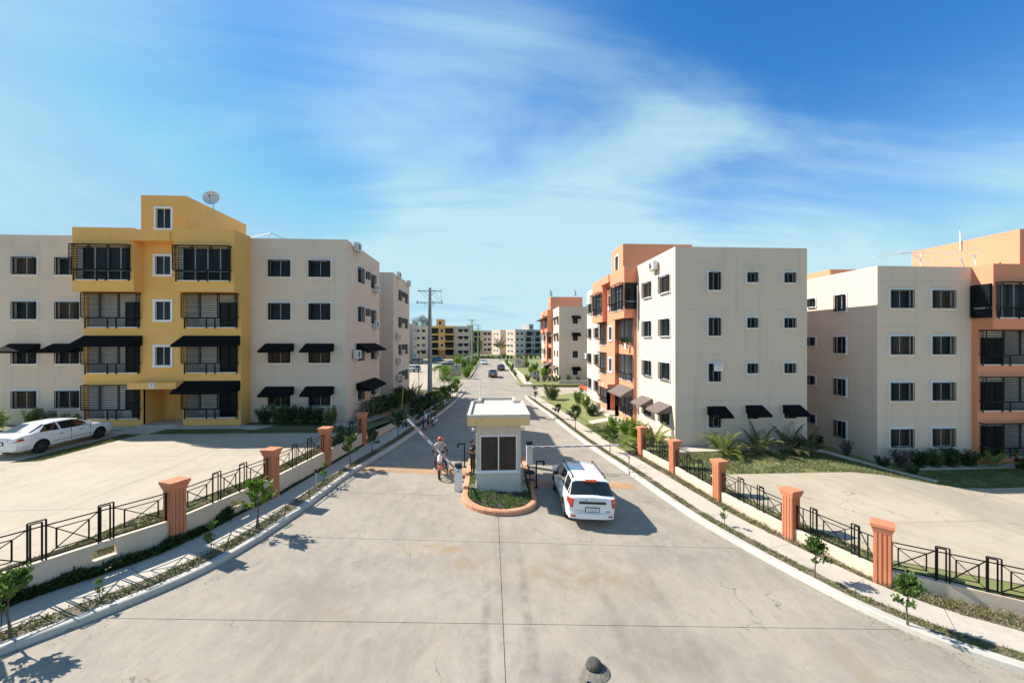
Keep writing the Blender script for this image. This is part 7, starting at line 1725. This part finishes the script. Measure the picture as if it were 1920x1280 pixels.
def blue_sign(x, y, z, w_, h_, hz_, label, rz=0.0):
    t = empty('blue_sign', (x, y, z), rz, label, 'sign', 'blue direction signs'); mb = MB(); mb.box(-w_/2, w_/2, -0.03, 0, hz_-h_/2, hz_+h_/2); mb.build('panel', SB, t)
    mb = MB()
    for k, (a, b) in enumerate(((-0.46, 0.05), (-0.46, -0.05), (-0.46, 0.42))): mb.box(a*w_, b*w_, -0.036, -0.03, hz_+h_*(0.22-0.27*k), hz_+h_*(0.34-0.27*k))
    mb.box(0.22*w_, 0.34*w_, -0.036, -0.03, hz_+h_*0.0, hz_+h_*0.36); mb.box(0.22*w_, 0.44*w_, -0.0365, -0.0305, hz_+h_*0.25, hz_+h_*0.36); mb.build('lettering', WHITE, t)
    mb = MB(); mb.box(w_*0.25, w_*0.25+0.07, 0.002, 0.06, 0, hz_+h_/2); mb.build('post', METALG, t)
blue_sign(-6.7, 74.0, 0.2, 1.3, 0.85, 1.75, 'blue sign with white lines in front of the sloping wall on the left')
blue_sign(7.35, 64.2, 0.0, 1.25, 0.8, 1.45, 'blue sign with white lines in front of the grey hedge on the right')
blue_sign(7.2, 100.0, 0.0, 1.3, 0.85, 1.6, 'blue sign in front of the far wall piece on the right')
blue_sign(-5.9, 113.0, 0.2, 1.2, 0.8, 1.6, 'blue sign at the right end of the far sloping wall')
def slope_wall(a, b, z, h0, h1, label):
    a = Vector(a); b = Vector(b); d = (b-a).normalized(); n_ = Vector((d.y, -d.x))*0.1; mb = MB(); N_ = 8
    for i in range(N_):
        t0, t1 = i/N_, (i+1)/N_; hh = lambda t_: lerp(h0, h1, ss(t_)); p0 = a.lerp(b, t0); p1 = a.lerp(b, t1)
        P = lambda p, s_, z_2: (p.x+n_.x*s_, p.y+n_.y*s_, z+z_2)
        mb.quad([P(p0, 1, 0), P(p1, 1, 0), P(p1, 1, hh(t1)), P(p0, 1, hh(t0))]); mb.quad([P(p1, -1, 0), P(p0, -1, 0), P(p0, -1, hh(t0)), P(p1, -1, hh(t1))]); mb.quad([P(p0, 1, hh(t0)), P(p1, 1, hh(t1)), P(p1, -1, hh(t1)), P(p0, -1, hh(t0))])
    mb.quad([P(a, 1, 0), P(a, 1, h0), P(a, -1, h0), P(a, -1, 0)]); mb.quad([P(b, 1, 0), P(b, -1, 0), P(b, -1, h1), P(b, 1, h1)])
    tag(mb.build('boundary_wall', FENCEW), label, 'wall', 'low cream walls at the car park entrances')
slope_wall((-10.2, 76.5), (-5.8, 76.5), 0.1, 1.7, 2.5, 'low cream wall with rising top behind the left blue sign')
slope_wall((-10.5, 117.0), (-5.8, 117.0), 0.1, 1.8, 2.7, 'far cream wall with rising top left of the second pole')
slope_wall((6.4, 104.0), (9.6, 104.0), 0.0, 2.6, 2.1, 'far cream wall piece on the right of the avenue end')
mb = MB(); mb.box(11.2, 19.0, 63.0, 63.25, -0.2, 0.55); tag(mb.build('low_wall', KERBC), 'long low grey wall beside the side drive before the far beige end wall', 'wall')
# balcony things
def pot(x, y, z, h, label):
    t = empty('potted_plant', (x, y, z), x, label, 'potted plant', 'potted plants on the balconies'); mb = MB(); mb.lathe([(0.001, 0), (0.09, 0), (0.13, 0.2), (0.14, 0.22), (0.12, 0.22), (0.11, 0.17), (0.001, 0.17)], n=12); mb.build('pot', mat('terracotta_pot', (0.45, 0.13, 0.05), 0.8), t)
    o = link('foliage', SV['mid'][0][1], t, (0, 0, 0.16)); o.scale = (0.5*h, 0.5*h, h)
for k, yy in enumerate((31.4, 32.1, 32.8, 33.5)): pot(11.62, yy, 6.12+0.56, 0.55, ('nearest', 'second', 'third', 'farthest')[k]+' red pot in the near orange balcony of the third storey, counted from the camera')
for k, xx in enumerate((32.2, 33.2, 34.2)): pot(xx, 23.15, -1.1+0.58, 0.5, ('left', 'middle', 'right')[k]+' pot in the ground floor orange balcony at the right edge')
for k, (xx, zz) in enumerate(((-25.6, 1.5), (-24.4, 1.5))):
    t = empty('garden_chair', (xx, 27.4, zz), R(150+40*k), ('left' if k == 0 else 'right')+' white garden chair in the left ground floor balcony', 'chair', 'white balcony chairs'); mb = MB()
    mb.box(-0.25, 0.25, -0.22, 0.22, 0.42, 0.45); mb.build('seat', WHITE, t); mb = MB()
    for s_ in (-1, 1):
        for q in (-1, 1): mb.bar((s_*0.22, q*0.2, 0), (s_*0.22, q*0.18, 0.42), 0.03)
        mb.bar((s_*0.26, -0.2, 0.64), (s_*0.26, 0.22, 0.66), 0.03)
    mb.build('legs', WHITE, t); mb = MB(); mb.box(-0.24, 0.24, 0.22, 0.25, 0.45, 0.92); mb.build('backrest', WHITE, t)

r = random.Random(77); mb = MB()
for _ in range(900):
    t_ = r.random(); i = r.randrange(8, len(KR)-12); side = r.random() < 0.6
    K, sd_ = (KR, -1) if side else (KL, 1); i = min(i, len(K)-2); p = K[i].lerp(K[i+1], t_)+Vector((sd_*abs(r.gauss(0, 0.35)), 0))
    if p.y > 40: continue
    leafq(mb, Vector((p.x, p.y, HR0(p.x, p.y)+0.006+r.random()*0.01)), Vector((r.uniform(-1, 1), r.uniform(-1, 1), 0.1)), r.uniform(0.02, 0.05), 0.02)
tag(mb.build('fallen_leaves', DRYB), 'dry fallen leaves and grit along both kerbs', 'litter', kind='stuff')
# ------------------------------------------------------------------ grass tufts
def grow_grass():
    r = random.Random(11)
    for dry, m, nm in ((False, GRASSB, 'grass'), (True, DRYB, 'dry_grass')):
        mb = MB()
        for (x, y, z, h, d) in GT:
            if d != dry: continue
            for k in range(4):
                a = r.uniform(0, 2*PI); l = h*r.uniform(0.6, 1.2); ln = h*r.uniform(0.2, 0.9); wd = 0.008+h*0.06
                bx = x+r.uniform(-.05, .05); by = y+r.uniform(-.05, .05); ca, sa = math.cos(a), math.sin(a)
                mb.quad([(bx-sa*wd, by+ca*wd, z-0.01), (bx+sa*wd, by-ca*wd, z-0.01), (bx+ca*ln, by+sa*ln, z+l)])
        if mb.v: tag(mb.build(nm, m), ('short green grass growing in the verges and lawns' if not dry else 'dry straw coloured grass in the verges and along the walls'), 'grass', kind='stuff')
grow_grass()
